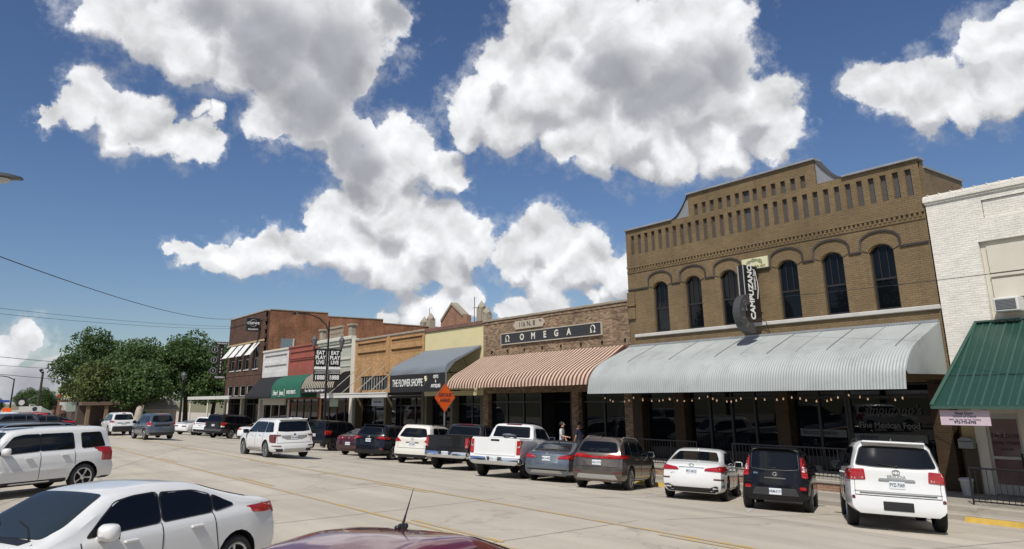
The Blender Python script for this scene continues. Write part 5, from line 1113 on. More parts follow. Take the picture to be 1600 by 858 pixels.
# ---------------- parked on the far kerb, nose in at thirty degrees
KG = 'vehicles parked nose-in along the far kerb'
bd = suv_body(5.2, 2.0, 1.86, 1.12, 3.1, .40, belt=1.22, hood=1.18, lean=.26, wsx=.62, cowl=.75, bot=.335, sill=.07)
car('large_suv', 'big white SUV with roof rails, rightmost of the parked row', bd, WP, (-8.98, 17.45), 122, group=KG, cat='suv', wheel='multi',
    glass=suv_glass(5.2, 2.0, 1.86, 1.22, 1.45, 2.55, 3.85, 3.2, (.78, .66, 1.29, 1.71)) + [windscreen(5.2, 2.0, 1.86, 3.25, 3.9, 1.2)],
    lights=[([(.60, 1.02), (.97, 1.0), (.985, 1.22), (.62, 1.24)], 'B', RED), ([(.06, 1.0), (.24, 1.02), (.22, 1.23), (.09, 1.24)], 'S', RED), ([(-.3, 1.775), (.3, 1.775), (.3, 1.80), (-.3, 1.80)], 'B', DRED, 'brake_light'), ([(.64, 1.035), (.76, 1.03), (.76, 1.075), (.64, 1.08)], 'B', M('lamp_pinkish', (.55, .30, .28), rough=.12, coat=1), 'reverse_light'), ([(.80, 1.02), (.93, 1.02), (.93, 1.06), (.80, 1.065)], 'B', MT['lamp_pinkish'], 'reverse_light')],
    trims=[([(-.36, 1.02), (.36, 1.02), (.34, 1.065), (-.34, 1.065)], 'B', SILVER, 'garnish', .03), ([(-.74, .735), (.74, .735), (.74, .76), (-.74, .76)], 'B', BLACK, 'bumper_strip', .012), ([(-.28, .42), (.30, .42), (.30, .60), (-.28, .60)], 'B', BLACK, 'hitch_cover', .012), ([(-.97, .76), (-.6, .77), (.6, .77), (.97, .76), (.97, .79), (-.97, .79)], 'B', M('gap_grey', (.2, .2, .2)), 'tailgate_gap', .003), ([(.83, .62), (.90, .62), (.90, .69), (.83, .69)], 'BB', DRED, 'reflector', .012, .03)],
    plate=(.935, 'PYZ-7369'), badge=[('SEQUOIA', .085, 0, 1.10)], logo=(1.195, .075, SILVER), handles=[(1.75, 1.12), (2.9, 1.10)], rails=(.7, 3.2, .68, .06, BLACK), mirror=(3.62, 1.22, BLACK), wiper=(-.02, 1.31, .34, 1.36), pipes=(), fin=(.6, .06, BLACK), spoiler=(.14, .42, .62, 1.80, WP), seams=[(1.40, .62, 1.42, 1.25), (2.52, .5, 2.52, 1.22), (3.62, .5, 3.72, 1.15)])
bd = suv_body(4.1, 1.77, 1.6, .72, 2.55, .335, belt=1.0, hood=1.0, lean=.17, wsx=.64, cowl=.80, bot=.26, kr=.16, tum=.27)
car('boxy_hatchback', 'small boxy black hatchback with upright red tail lights', bd, BKP, (-12.56, 18.35), 119, group=KG, wheel='five',
    glass=suv_glass(4.1, 1.77, 1.6, 1.0, .95, 2.0, 3.15, 2.65, (.60, .56, 1.03, 1.47), x0=.2) + [windscreen(4.1, 1.77, 1.6, 2.68, 3.2, 1)],
    lights=[([(.66, .86), (.80, .84), (.79, 1.12), (.69, 1.36), (.63, 1.36)], 'B', RED), ([(.67, 1.0), (.77, 1.0), (.76, 1.12), (.68, 1.14)], 'B', CLEAR, 'reverse_light'), ([(.60, .55), (.76, .55), (.76, .63), (.60, .63)], 'B', RED, 'reflector')],
    trims=[([(-.58, .40), (.58, .40), (.50, .58), (-.50, .58)], 'B', M('bumper_insert', (.028, .028, .03), rough=.5), 'bumper_insert', .012), ([(-.28, .80), (.28, .80), (.26, .83), (-.26, .83)], 'B', BLACK, 'tailgate_grip', .02)],
    plate=(.49, 'NRM-0171'), logo=(.915, .062, SILVER), handles=[(1.45, .98), (2.4, .96)], mirror=(2.98, 1.04, BKP), wiper=(0, 1.06, .22, 1.08), spoiler=(.10, .32, .58, 1.56, BKP), badge=[('SOUL', .05, .48, .92)])
SED = lambda L, W, Hh, ra, wb, R, tr=1.06, **k: Body(L, W, [(0, tr-.09), (.10, tr-.03), (.28, tr), (.62, tr+.035), (1.15, Hh-.20), (1.62, Hh-.045), (2.15, Hh), (2.65, Hh-.02), (2.95, Hh-.06), (3.72, 1.00), (3.95, .965), (L-.45, .82), (L-.12, .72), (L, .60)],
    [(0, tr-.14), (.8, tr-.10), (1.6, .97), (3.6, .93), (L-.3, .70), (L, .52)], ra, wb, R, .22, rear=[(.2, .16), (.36, .03), (.55, 0), (.70, .015), (.80, .05), (tr, .11)], front=[(.2, .10), (.4, 0), (.6, .02), (.8, .12)], kr=.20, kf=.42, tum=.34, planr=.11, planf=.14, **k)
def sed_glass(L, W, Hh, rear=(.66, 1.42), ws=(2.93, 3.74)):
    a, c = rear
    return [([(1.02, 1.06), (1.38, 1.01), (1.38, 1.20), (1.32, 1.19)], 'L', 'quarter_window'), ([(1.42, 1.01), (2.22, .995), (2.22, Hh-.13), (1.70, Hh-.16), (1.42, 1.21)], 'L', 'side_window'), ([(2.27, .995), (3.28, .965), (2.86, Hh-.17), (2.62, Hh-.13), (2.27, Hh-.12)], 'L', 'side_window'),
            ([(a, -W*.38), (a, W*.38), (a+.3, W*.36), (c, W*.30), (c, -W*.30), (a+.3, -W*.36)], 'T', 'rear_window'), ([(ws[0], -W*.31), (ws[0], W*.31), (ws[1]-.25, W*.385), (ws[1]-.04, W*.36), (ws[1]+.02, 0), (ws[1]-.04, -W*.36), (ws[1]-.25, -W*.385)], 'T', 'windscreen')]
SEAMS = [(1.30, .40, 1.42, 1.0), (2.25, .32, 2.25, .98), (3.30, .34, 3.36, .92)]
bd = SED(4.86, 1.86, 1.46, 1.06, 2.80, .335)
car('white_sedan', 'white sedan with wide slim red tail lights parked next to the boxy black hatchback', bd, WP, (-15.52, 18.62), 120.5, group=KG, wheel='ten', rimmat=RIMD, ww=.22,
    glass=sed_glass(4.86, 1.86, 1.46), lights=[([(.36, .83), (.92, .81), (.93, .96), (.80, .965), (.40, .90)], 'B', RED), ([(.06, .83), (.32, .86), (.30, .95), (.10, .96)], 'S', RED), ([(.62, .60), (.88, .595), (.88, .625), (.62, .63)], 'B', DRED, 'reflector')],
    trims=[([(-.86, .24), (.86, .24), (.90, .44), (.66, .43), (.52, .37), (-.52, .37), (-.66, .43), (-.90, .44)], 'B', BLACK, 'diffuser', .014), ([(-.36, .905), (.36, .905), (.36, .925), (-.36, .925)], 'B', CHROME, 'chrome_strip', .016)],
    plate=(.80, 'PKT-0013'), logo=(.975, .07, SILVER), badge=[('OPTIMA', .05, .52, .74)], handles=[(1.75, .86), (2.75, .84)], mirror=(3.22, .97, WP), fin=(1.55, .055, WP), pipes=((.10, .335, .06),), seams=SEAMS)
bd = suv_body(4.55, 1.86, 1.65, .92, 2.69, .365, belt=1.04, hood=1.05, lean=.42, wsx=.60, cowl=.745, bot=.25, kr=.14)
car('bronze_crossover', 'bronze-grey crossover with full-width red tail light bar', bd, BRP, (-18.98, 18.12), 117.5, group=KG, cat='suv', wheel='ten',
    glass=suv_glass(4.55, 1.86, 1.65, 1.04, 1.15, 2.05, 3.2, 2.6, (.68, .56, 1.14, 1.48), x0=.42) + [windscreen(4.55, 1.86, 1.65, 2.75, 3.4, 1)],
    lights=[([(-.90, .98), (-.3, .965), (.3, .965), (.90, .98), (.91, 1.08), (.40, 1.085), (.30, 1.035), (-.30, 1.035), (-.40, 1.085), (-.91, 1.08)], 'B', RED), ([(.05, .98), (.30, 1.0), (.28, 1.06), (.08, 1.08)], 'S', RED), ([(.55, .52), (.88, .54), (.88, .575), (.55, .56)], 'B', DRED, 'reflector')],
    trims=[([(-.70, .33), (.70, .33), (.62, .47), (-.62, .47)], 'B', SILVER, 'skid_plate', .016), ([(-.32, .74), (.32, .74), (.46, .92), (-.46, .92)], 'B', M('recess_grey', (.09, .08, .075), metal=.5), 'plate_recess', .004), ([(1.4, .42), (3.1, .42), (3.1, .45), (1.4, .45)], 'S', SILVER, 'sill_strip', .012)],
    plate=(.83, 'HLK-2710'), handles=[(1.55, .96), (2.5, .95)], rails=(.75, 2.6, .62, .045, SILVER), mirror=(3.12, 1.10, CHROME), wiper=(0, 1.17, .28, 1.18), fin=(.55, .06, BRP), pipes=((.06, .36, .055),), seams=[(1.2, .5, 1.3, 1.05), (2.06, .42, 2.06, 1.03), (3.1, .42, 3.2, 1.0)])
bd = SED(4.90, 1.85, 1.44, 1.10, 2.82, .335, tr=1.05)
car('blue_grey_sedan', 'blue-grey sedan tucked between the white pickup and the bronze crossover', bd, GRP, (-22.1, 18.55), 122, group=KG, wheel='five', ww=.22,
    glass=sed_glass(4.9, 1.85, 1.44), lights=[([(.42, .80), (.91, .80), (.92, .95), (.72, .95), (.46, .88)], 'B', RED), ([(.44, .84), (.58, .835), (.58, .88), (.46, .87)], 'B', ORANGE, 'indicator'), ([(.06, .82), (.34, .85), (.3, .94), (.1, .95)], 'S', RED)],
    trims=[([(-.42, .66), (.42, .66), (.50, .90), (-.50, .90)], 'B', M('recess_steel', (.11, .13, .15), metal=.6, rough=.35), 'plate_recess', .004), ([(-.62, .30), (.62, .30), (.52, .40), (-.52, .40)], 'B', SILVER, 'diffuser', .014), ([(-.84, .40), (.84, .40), (.84, .45), (-.84, .45)], 'B', BLACK, 'bumper_groove', .008)],
    plate=(.80, 'MLX-4432'), handles=[(1.75, .86), (2.75, .84)], mirror=(3.22, .97, GRP), fin=(1.55, .055, BLACK), logo=(.955, .05, SILVER), seams=SEAMS)
def truck_body(L, W, Hh, ra, wb, R, rail, bot, hood): return Body(L, W, [(0, rail), (1.82, rail), (1.90, rail+.03), (2.00, Hh-.14), (2.16, Hh-.03), (2.7, Hh), (3.4, Hh-.03), (3.72, Hh-.10), (4.38, hood+.07), (4.6, hood+.04), (L-.35, hood-.04), (L-.1, hood-.12), (L, hood-.3)],
    [(0, rail-.03), (2.0, rail-.05), (4.3, rail-.10), (L, hood-.22)], ra, wb, R, bot, rear=[(.3, .12), (.55, .0), (.66, .0), (.71, .07), (rail, .08)], front=[(.3, .1), (.6, 0), (hood, .08)], kr=.05, kf=.25, tum=.26, bed=(.16, 1.74, .78, W/2-.13), planr=.03, planf=.08, arch=.08)
def truck(name, label, paint, axle, head, Hh, rail, L, lamps, plate, lid, bmat, chromeb, badge=None, logo=None, wheel='truck', rimmat=None, R=.41, W=2.04, wb=3.75):
    bd = truck_body(L, W, Hh, 1.22, wb, R, rail, .46, rail-.05)
    t = car(name, label, bd, paint, axle, head, group=KG, cat='pickup truck', wheel=wheel, rimmat=rimmat, ww=.28,
        glass=[([(2.18, rail+.06), (2.95, rail+.04), (2.95, Hh-.18), (2.34, Hh-.19)], 'L', 'side_window'), ([(3.0, rail+.04), (4.02, rail-.02), (3.62, Hh-.24), (3.45, Hh-.18), (3.0, Hh-.18)], 'L', 'side_window'),
               ([(-.76, rail+.05), (.76, rail+.05), (.69, Hh-.15), (-.69, Hh-.15)], 'B', 'rear_window'), ([(3.74, -.66), (3.74, .66), (4.3, .76), (4.36, 0), (4.3, -.76)], 'T', 'windscreen')],
        lights=lamps + [([(-.32, Hh-.075), (.32, Hh-.075), (.32, Hh-.035), (-.32, Hh-.035)], 'B', DRED, 'brake_light')],
        trims=[([(-.80, .80), (.80, .80), (.80, rail-.05), (-.80, rail-.05)], 'B', paint, 'tailgate', .022), ([(-.17, rail-.13), (.17, rail-.13), (.17, rail-.06), (-.17, rail-.06)], 'B', BLACK, 'tailgate_handle', .03), ([(-.98, .50), (.98, .50), (.99, .72), (.34, .72), (.26, .60), (-.26, .60), (-.34, .72), (-.99, .72)], 'B', chromeb, 'rear_bumper', .05), ([(-.24, .58), (.24, .58), (.30, .73), (-.30, .73)], 'B', BLACK, 'plate_recess', .03)],
        badge=badge, logo=logo, handles=[(2.35, rail-.16), (3.3, rail-.17)], mirror=(3.98, rail-.0, bmat), seams=[(1.93, .6, 1.93, rail-.02), (2.98, .56, 2.98, rail), (4.02, .56, 4.05, rail-.04)])
    p, _, _ = bd.hit(0, .66, 'B'); g = G(); g.bev(p.x-.06, p.x-.03, -.155, .155, .585, .74, .006); o = g.build('number_plate', PLATE, t, world=False); o.location = (-bd.ra, 0, 0)
    text('plate_lettering', plate, .098, INK, o, Matrix.Translation((p.x-.062, 0, .66)) @ Matrix.Rotation(R_(-90), 4, 'Z') @ Matrix.Rotation(R_(90), 4, 'X'), ext=.001, sx=.72, world=False)
    g = G(); g.box(-.35, .35, -.45, .45, .36, .50); g.tube([(-.1, -.85, .42), (-.1, .85, .42)], .07, 8); g.build('rear_axle', WELL, t, world=False)
    return t
t = truck('white_pickup', 'white crew pickup truck with bright chrome rear bumper', WP, (-23.95, 17.6), 123.5, 2.0, 1.42, 6.0,
    [([(.84, .84), (.985, .84), (.985, 1.34), (.85, 1.34)], 'B', RED), ([(.86, 1.08), (.97, 1.08), (.97, 1.16), (.86, 1.16)], 'B', CLEAR, 'reverse_light')], 'MDB-1176', None, CHROME, CHROME, badge=[('SILVERADO', .06, .55, .92)])
g = G(); g.tube([(.55+.25*math.cos(a), -.1+.25*math.sin(a), 1.38+.16*math.sin(a*.5)) for a in np.linspace(0, 6, 20)], .045, 6); tag(g.build('coiled_hose', M('hose_grey', (.16, .17, .18), rough=.5), None, smooth=60), 'grey coiled hose lying in the bed of the white pickup', 'hose')
o = bpy.context.scene.objects['coiled_hose']; o.matrix_world = t.matrix_world @ Matrix.Translation((-.4, 0, 0))
truck('dark_pickup', 'dark charcoal pickup truck left of the white pickup', CHP, (-28.35, 18.25), 123, 1.93, 1.38, 5.8,
    [([(.85, .90), (.99, .90), (.99, 1.30), (.86, 1.30)], 'B', RED), ([(.87, .93), (.975, .93), (.975, .99), (.87, .99)], 'B', CLEAR, 'reverse_light')], 'KBT-6204', None, BLACK, CHROME, badge=[('1500', .06, -.6, 1.05)], logo=(1.12, .085, CHROME))
bd = suv_body(5.1, 2.0, 1.80, 1.08, 3.02, .385, belt=1.12, hood=1.10, lean=.46, wsx=.58, cowl=.73, bot=.28, kr=.20)
car('cream_suv', 'cream white rounded SUV beside the dark pickup', bd, WPC, (-32.6, 18.85), 128, group=KG, cat='suv', wheel='five',
    glass=suv_glass(5.1, 2.0, 1.8, 1.12, 1.35, 2.4, 3.65, 2.9, (.70, .52, 1.20, 1.60), x0=.5), lights=[([(.58, 1.0), (.96, .98), (.97, 1.14), (.88, 1.20), (.62, 1.06)], 'B', RED), ([(.06, 1.0), (.34, 1.03), (.30, 1.12), (.1, 1.17)], 'S', RED)],
    trims=[([(-.34, .93), (.34, .93), (.30, .985), (-.30, .985)], 'B', M('recess_brown', (.12, .10, .08)), 'plate_recess', .012), ([(-.9, .28), (.9, .28), (.9, .42), (-.9, .42)], 'B', BLACK, 'lower_bumper', .01), ([(-.93, .70), (.93, .70), (.93, .715), (-.93, .715)], 'B', M('gap_grey', (.2, .2, .2)), 'tailgate_gap', .004)],
    plate=(.88, 'GTF-3381'), logo=(1.11, .06, SILVER), handles=[(1.8, 1.04), (2.9, 1.02)], mirror=(3.5, 1.12, WPC), rails=(.8, 2.9, .66, .05, BLACK), badge=[('ENCLAVE', .05, -.6, .80)])
bd = suv_body(4.95, 1.93, 1.71, 1.05, 2.85, .385, belt=1.08, hood=1.08, lean=.46, wsx=.60, cowl=.74, bot=.27, kr=.18)
car('black_crossover', 'glossy blue-black crossover between the maroon sedan and the cream SUV', bd, NVP, (-35.9, 18.3), 122, group=KG, cat='suv', wheel='multi',
    glass=suv_glass(4.95, 1.93, 1.71, 1.08, 1.25, 2.25, 3.5, 2.85, (.66, .54, 1.18, 1.54), x0=.48), lights=[([(.46, 1.02), (.93, .98), (.94, 1.07), (.70, 1.12), (.46, 1.07)], 'B', RED), ([(.06, .98), (.42, 1.03), (.38, 1.08), (.1, 1.08)], 'S', DRED), ([(.66, .50), (.84, .46), (.86, .52), (.70, .60)], 'B', DRED, 'reflector')],
    trims=[([(-.8, .30), (.8, .30), (.72, .48), (-.72, .48)], 'B', BLACK, 'lower_bumper', .012)], plate=(.92, 'LWD-0958'), logo=(1.08, .065, SILVER), handles=[(1.7, .98), (2.75, .96)], mirror=(3.4, 1.1, NVP), spoiler=(.36, .62, .56, 1.66, NVP), fin=(.8, .05, NVP))
bd = SED(5.08, 1.87, 1.48, 1.15, 2.81, .33, tr=1.08)
car('maroon_sedan', 'dull maroon sedan with round red tail lamps left of the blue-black crossover', bd, MARP, (-40.0, 19.2), 122, group=KG, wheel='steel', ww=.2,
    glass=sed_glass(5.08, 1.87, 1.48), lights=[([(.10, .82), (.92, .82), (.92, 1.0), (.10, 1.0)], 'B', DRED), ([(.34, .86), (.50, .86), (.50, .97), (.34, .97)], 'B', RED), ([(.70, .86), (.86, .86), (.86, .97), (.70, .97)], 'B', RED), ([(.39, .89), (.45, .89), (.45, .94), (.39, .94)], 'B', CLEAR, 'reverse_light')],
    plate=(.62, 'CZW-551'), trims=[([(-.9, .36), (.9, .36), (.9, .52), (-.9, .52)], 'B', M('bumper_brown', (.05, .03, .03), rough=.5), 'bumper_band', .012)], logo=(.91, .04, SILVER))
bd = suv_body(4.8, 1.95, 1.84, .95, 2.95, .42, belt=1.18, hood=1.2, lean=.10, wsx=.62, cowl=.74, bot=.42, kr=.06, tum=.18)
car('tall_black_suv', 'tall square black SUV parked behind the driving white SUV', bd, BKP, (-46.2, 19.6), 121, group=KG, cat='suv', wheel='five', rimmat=RIMD,
    glass=suv_glass(4.8, 1.95, 1.84, 1.18, 1.3, 2.3, 3.4, 3.0, (.72, .66, 1.25, 1.66), x0=.2), lights=[([(.80, .95), (.95, .95), (.95, 1.2), (.80, 1.2)], 'B', RED)], plate=(.9, 'HVN-2290'), handles=[(1.8, 1.1), (2.8, 1.08)], mirror=(3.4, 1.2, BKP), trims=[([(-.9, .42), (.9, .42), (.9, .62), (-.9, .62)], 'B', BLACK, 'bumper', .04)])
bd = SED(4.75, 1.83, 1.45, 1.03, 2.72, .33)
car('white_compact_sedan', 'white sedan half hidden behind the driving white SUV', bd, WP, (-60.2, 19.9), 122, group=KG, ww=.21, glass=sed_glass(4.75, 1.83, 1.45),
    lights=[([(.40, .84), (.90, .84), (.91, .97), (.44, .93)], 'B', RED), ([(.06, .84), (.3, .87), (.28, .95), (.1, .96)], 'S', RED)], trims=[([(-.84, .24), (.84, .24), (.84, .38), (-.84, .38)], 'B', BLACK, 'diffuser', .012), ([(-.42, .88), (.42, .88), (.42, .91), (-.42, .91)], 'B', BLACK, 'trunk_strip', .012)], plate=(.78, 'JNC-8012'), mirror=(3.2, .97, WP))
bd = suv_body(5.6, 2.03, 1.96, 1.25, 3.3, .41, belt=1.24, hood=1.2, lean=.20, wsx=.63, cowl=.75, bot=.40, kr=.08, tum=.22)
car('long_black_suv', 'long dark grey-black SUV parked in front of the corner block', bd, CHP, (-67.0, 19.5), 122, group=KG, cat='suv', wheel='multi',
    glass=suv_glass(5.6, 2.03, 1.96, 1.24, 1.6, 2.8, 4.1, 3.5, (.80, .70, 1.32, 1.78), x0=.3), lights=[([(.78, 1.02), (.97, 1.0), (.98, 1.28), (.82, 1.28)], 'B', RED), ([(.80, .90), (.97, .90), (.97, 1.0), (.80, 1.0)], 'B', CLEAR, 'reverse_light')],
    trims=[([(-.96, .55), (.96, .55), (.96, .72), (-.96, .72)], 'B', M('bumper_grey', (.05, .05, .055)), 'bumper_band', .012), ([(2.72, 1.32), (2.78, 1.32), (2.78, 1.74), (2.72, 1.74)], 'S', CHROME, 'pillar_trim', .01)], plate=(1.02, 'FDX-7740'), rails=(.8, 3.4, .7, .06, BLACK))
bd = suv_body(4.65, 1.86, 1.70, .95, 2.7, .37, belt=1.08, hood=1.06, lean=.38, wsx=.60, cowl=.74, bot=.30)
gs = suv_glass(4.65, 1.86, 1.7, 1.08, 1.15, 2.1, 3.3, 2.7, (.66, .55, 1.16, 1.52), x0=.42)
car('white_crossover', 'white crossover with dark lower bumper parked left of the long black SUV', bd, WP, (-73.2, 19.9), 122, group=KG, cat='suv', glass=gs, lights=[([(.66, .96), (.91, .96), (.91, 1.10), (.68, 1.10)], 'B', RED)], trims=[([(-.9, .28), (.9, .28), (.9, .55), (-.9, .55)], 'B', BLACK, 'lower_bumper', .012), ([(-.5, 1.02), (.5, 1.02), (.5, 1.06), (-.5, 1.06)], 'B', BLACK, 'tailgate_strip', .012)], plate=(.88, 'KWR-4410'))
car('white_wagon', 'white wagon with dark rear glass at the left end of the kerb row', bd, WP, (-80.0, 21.6), 122, group=KG, cat='suv', glass=gs, lights=[([(.66, .96), (.91, .96), (.91, 1.10), (.68, 1.10)], 'B', RED)], plate=(.88, 'HBC-1209'))
bd = SED(4.6, 1.80, 1.40, 1.05, 2.6, .33, tr=1.02)
car('white_sports_coupe', 'low white coupe with small dark tail lamps beside the driving grey wagon', bd, WP, (-74.6, 18.6), 124, group=KG, ww=.22, glass=sed_glass(4.6, 1.8, 1.40), lights=[([(.22, .70), (.62, .70), (.62, .80), (.22, .80)], 'B', DRED)], trims=[([(-.8, .22), (.8, .22), (.8, .34), (-.8, .34)], 'B', BLACK, 'diffuser', .012)], spoiler=(.06, .2, .6, 1.03, WP))

# ---------------- driving away along the far lane
DG = 'vehicles driving away along the street'
bd = suv_body(5.05, 1.96, 1.75, 1.05, 2.86, .385, belt=1.10, hood=1.10, lean=.30, wsx=.59, cowl=.735, bot=.28, kr=.12)
car('driving_white_suv', 'white three-row SUV driving along the street with tinted rear window', bd, WP, (-34.6, 13.0), 181.5, group=DG, cat='suv', wheel='ten', slope=False, z=gz(13.0),
    glass=suv_glass(5.05, 1.96, 1.75, 1.10, 1.35, 2.35, 3.6, 2.9, (.74, .64, 1.19, 1.60), x0=.42) + [windscreen(5.05, 1.96, 1.75, 2.98, 3.7, 1.1)],
    lights=[([(.62, 1.05), (.96, 1.06), (.965, .72), (.86, .70), (.83, 1.0), (.64, 1.01)], 'B', DRED), ([(.06, .72), (.12, .72), (.30, 1.02), (.30, 1.07), (.08, 1.08)], 'S', DRED), ([(.62, .565), (.94, .57), (.94, .605), (.62, .60)], 'B', DRED, 'reflector')],
    trims=[([(-.58, .92), (-.35, .84), (.35, .84), (.58, .92), (.60, 1.02), (-.60, 1.02)], 'B', M('recess_pale', (.30, .30, .30), metal=.3, rough=.3), 'plate_recess', .006), ([(-.48, .30), (.48, .30), (.48, .46), (-.48, .46)], 'B', SILVER, 'skid_plate', .014), ([(.52, .33), (.84, .33), (.90, .47), (.54, .45)], 'BB', BLACK, 'exhaust_surround', .012), ([(1.6, .44), (3.2, .40), (3.2, .46), (1.6, .50)], 'S', SILVER, 'door_strip', .012)],
    plate=(.92, 'PXC-3047'), logo=(1.06, .045, BLACK), handles=[(1.75, 1.02), (2.75, 1.0)], mirror=(3.45, 1.12, BLACK), fin=(.65, .05, WP), rails=(.8, 2.9, .68, .04, WP), spoiler=(.22, .45, .64, 1.70, WP), pipes=(), seams=[(1.38, .5, 1.4, 1.1), (2.36, .42, 2.36, 1.08), (3.42, .44, 3.5, 1.04)])
bd = suv_body(4.62, 1.80, 1.70, .95, 2.66, .36, belt=1.06, hood=1.03, lean=.36, wsx=.60, cowl=.74, bot=.28, kr=.14)
gs = suv_glass(4.62, 1.8, 1.7, 1.06, 1.1, 2.0, 3.25, 2.65, (.66, .54, 1.15, 1.54), x0=.42)
car('driving_grey_wagon', 'slate grey wagon driving down the street in the middle distance', bd, SGP, (-55.5, 12.0), 183.5, group=DG, cat='suv', slope=False, z=0,
    glass=gs, lights=[([(.66, .92), (.86, .90), (.87, 1.14), (.70, 1.16)], 'B', RED), ([(.70, .90), (.85, .89), (.85, .95), (.70, .96)], 'B', CLEAR, 'reverse_light'), ([(.06, .92), (.22, .95), (.2, 1.12), (.1, 1.14)], 'S', RED), ([(-.2, 1.60), (.2, 1.60), (.2, 1.63), (-.2, 1.63)], 'B', RED, 'brake_light')],
    trims=[([(-.5, .85), (.5, .85), (.5, .98), (-.5, .98)], 'B', BLACK, 'plate_recess', .008), ([(-.8, .30), (.8, .30), (.8, .48), (-.8, .48)], 'B', BLACK, 'lower_bumper', .014)], mirror=(3.15, 1.08, SGP), handles=[(1.6, .98), (2.6, .96)])
car('driving_white_crossover', 'white crossover driving ahead of the grey wagon by the trees', bd, WP, (-64.6, 11.3), 181, group=DG, cat='suv', slope=False, z=0,
    glass=gs, lights=[([(.60, 1.0), (.88, .96), (.88, 1.10), (.72, 1.10)], 'B', RED), ([(.06, .98), (.3, 1.02), (.28, 1.08), (.1, 1.10)], 'S', RED), ([(-.12, 1.60), (.12, 1.60), (.12, 1.64), (-.12, 1.64)], 'B', RED, 'brake_light')],
    trims=[([(-.86, .28), (.86, .28), (.86, .58), (.70, .68), (-.70, .68), (-.86, .58)], 'B', BLACK, 'lower_bumper', .014), ([(-.4, .88), (.4, .88), (.45, .96), (-.45, .96)], 'B', M('recess_grey2', (.12, .12, .12)), 'plate_recess', .008)], plate=(.86, 'RBW-1725'), mirror=(3.15, 1.08, BLACK), handles=[(1.6, .98), (2.6, .96)])

# ---------------- near kerb, nose towards the camera side
NG = 'vehicles parked nose-in along the near kerb'
bd = suv_body(4.86, 1.99, 1.80, 1.0, 2.775, .375, belt=1.13, hood=1.12, lean=.20, wsx=.625, cowl=.76, bot=.30, kr=.08, tum=.24, arch=.06)
car('near_white_suv', 'boxy white SUV with square rear side window at the left edge', bd, WP, (-26.35, 3.2), -64.5, group=NG, cat='suv', wheel='five',
    glass=[([(.36, 1.21), (1.08, 1.19), (1.10, 1.60), (.50, 1.60)], 'L', 'quarter_window'), ([(1.32, 1.19), (2.28, 1.18), (2.28, 1.61), (1.36, 1.61)], 'L', 'side_window'), ([(2.30, 1.18), (3.40, 1.13), (2.98, 1.56), (2.74, 1.61), (2.30, 1.61)], 'L', 'side_window'), ([(-.70, 1.22), (.70, 1.22), (.64, 1.62), (-.64, 1.62)], 'B', 'rear_window'), windscreen(4.86, 1.99, 1.8, 3.06, 3.72, 1.1), ([(2.25, -.42), (2.95, -.42), (2.95, .42), (2.25, .42)], 'T', 'sunroof')],
    lights=[([(.84, .80), (.97, .80), (.95, 1.18), (.84, 1.18)], 'B', RED), ([(.14, .82), (.185, .82), (.20, 1.16), (.16, 1.16)], 'S', RED)],
    trims=[([(1.55, .66), (2.27, .66), (2.27, .71), (1.6, .71)], 'S', WP, 'door_moulding', .022), ([(2.32, .66), (3.3, .66), (3.3, .71), (2.32, .71)], 'S', WP, 'door_moulding', .022), ([(1.5, .30), (3.25, .30), (3.25, .40), (1.5, .40)], 'S', BLACK, 'sill_guard', .016), ([(.02, .30), (.42, .30), (.42, .36), (.02, .36)], 'S', BLACK, 'bumper_edge', .012)],
    handles=[(1.62, 1.03), (2.62, 1.0)], mirror=(3.28, 1.18, WP), seams=[(1.30, .75, 1.32, 1.14), (2.29, .42, 2.29, 1.13), (3.34, .44, 3.42, 1.10)])
t_ = None
bd = SED(4.64, 1.776, 1.455, .97, 2.70, .32, tr=1.09)
tc = car('near_white_sedan', 'white compact sedan in the left foreground seen from its front left', bd, WP, (-12.02, 3.2), -61.5, group=NG, wheel='five', ww=.21,
    glass=sed_glass(4.64, 1.776, 1.455), lights=[([(.52, .86), (.86, .88), (.87, 1.00), (.56, .98)], 'B', RED), ([(.04, .84), (.26, .90), (.22, 1.00), (.06, 1.00)], 'S', RED), ([(.10, .955), (.30, .965), (.26, .99), (.12, .985)], 'S', CLEAR, 'indicator'), ([(.45, .58), (.80, .62), (.82, .74), (.5, .68)], 'F', CLEAR, 'headlight')],
    handles=[(1.72, .87), (2.72, .85)], mirror=(3.12, .975, WP), trims=[([(1.5, .50), (2.22, .48), (2.22, .52), (1.55, .54)], 'S', WP, 'door_moulding', .02), ([(2.28, .48), (3.2, .46), (3.2, .50), (2.28, .52)], 'S', WP, 'door_moulding', .02), ([(3.74, -.56), (3.86, -.52), (3.86, .52), (3.74, .56)], 'T', BLACK, 'cowl_grille', .006), ([(3.05, -.50), (3.12, -.50), (3.12, -.40), (3.05, -.40)], 'T', REDP, 'windscreen_sticker', .008), ([(3.52, .44), (3.60, .44), (3.60, .56), (3.52, .56)], 'T', M('sticker_pale', (.45, .55, .55)), 'windscreen_sticker', .008)], seams=SEAMS)
for y0, y1, x1 in ((.50, -.05, 3.50), (-.12, -.58, 3.46)):
    pts = [bd.hit(x, y, 'T')[0]+Vector((-.97, 0, .018)) for x, y in ((3.74, y0), (x1+.08, (y0+y1)/2), (x1, y1))]; g = G(); g.tube(pts, [.014, .010, .007], 5); g.build('windscreen_wiper', BLACK, tc, world=False)
for sy in (-1, 1):
    pts = [bd.hit(x, sy*y, 'T')[0]+Vector((-.97, 0, .003)) for x, y in ((3.80, .66), (4.1, .64), (4.4, .58))]; g = G(); g.tube(pts, .006, 4); g.build('bonnet_gap', WELL, tc, world=False)
bd2 = SED(4.55, 1.76, 1.47, .97, 2.65, .32)
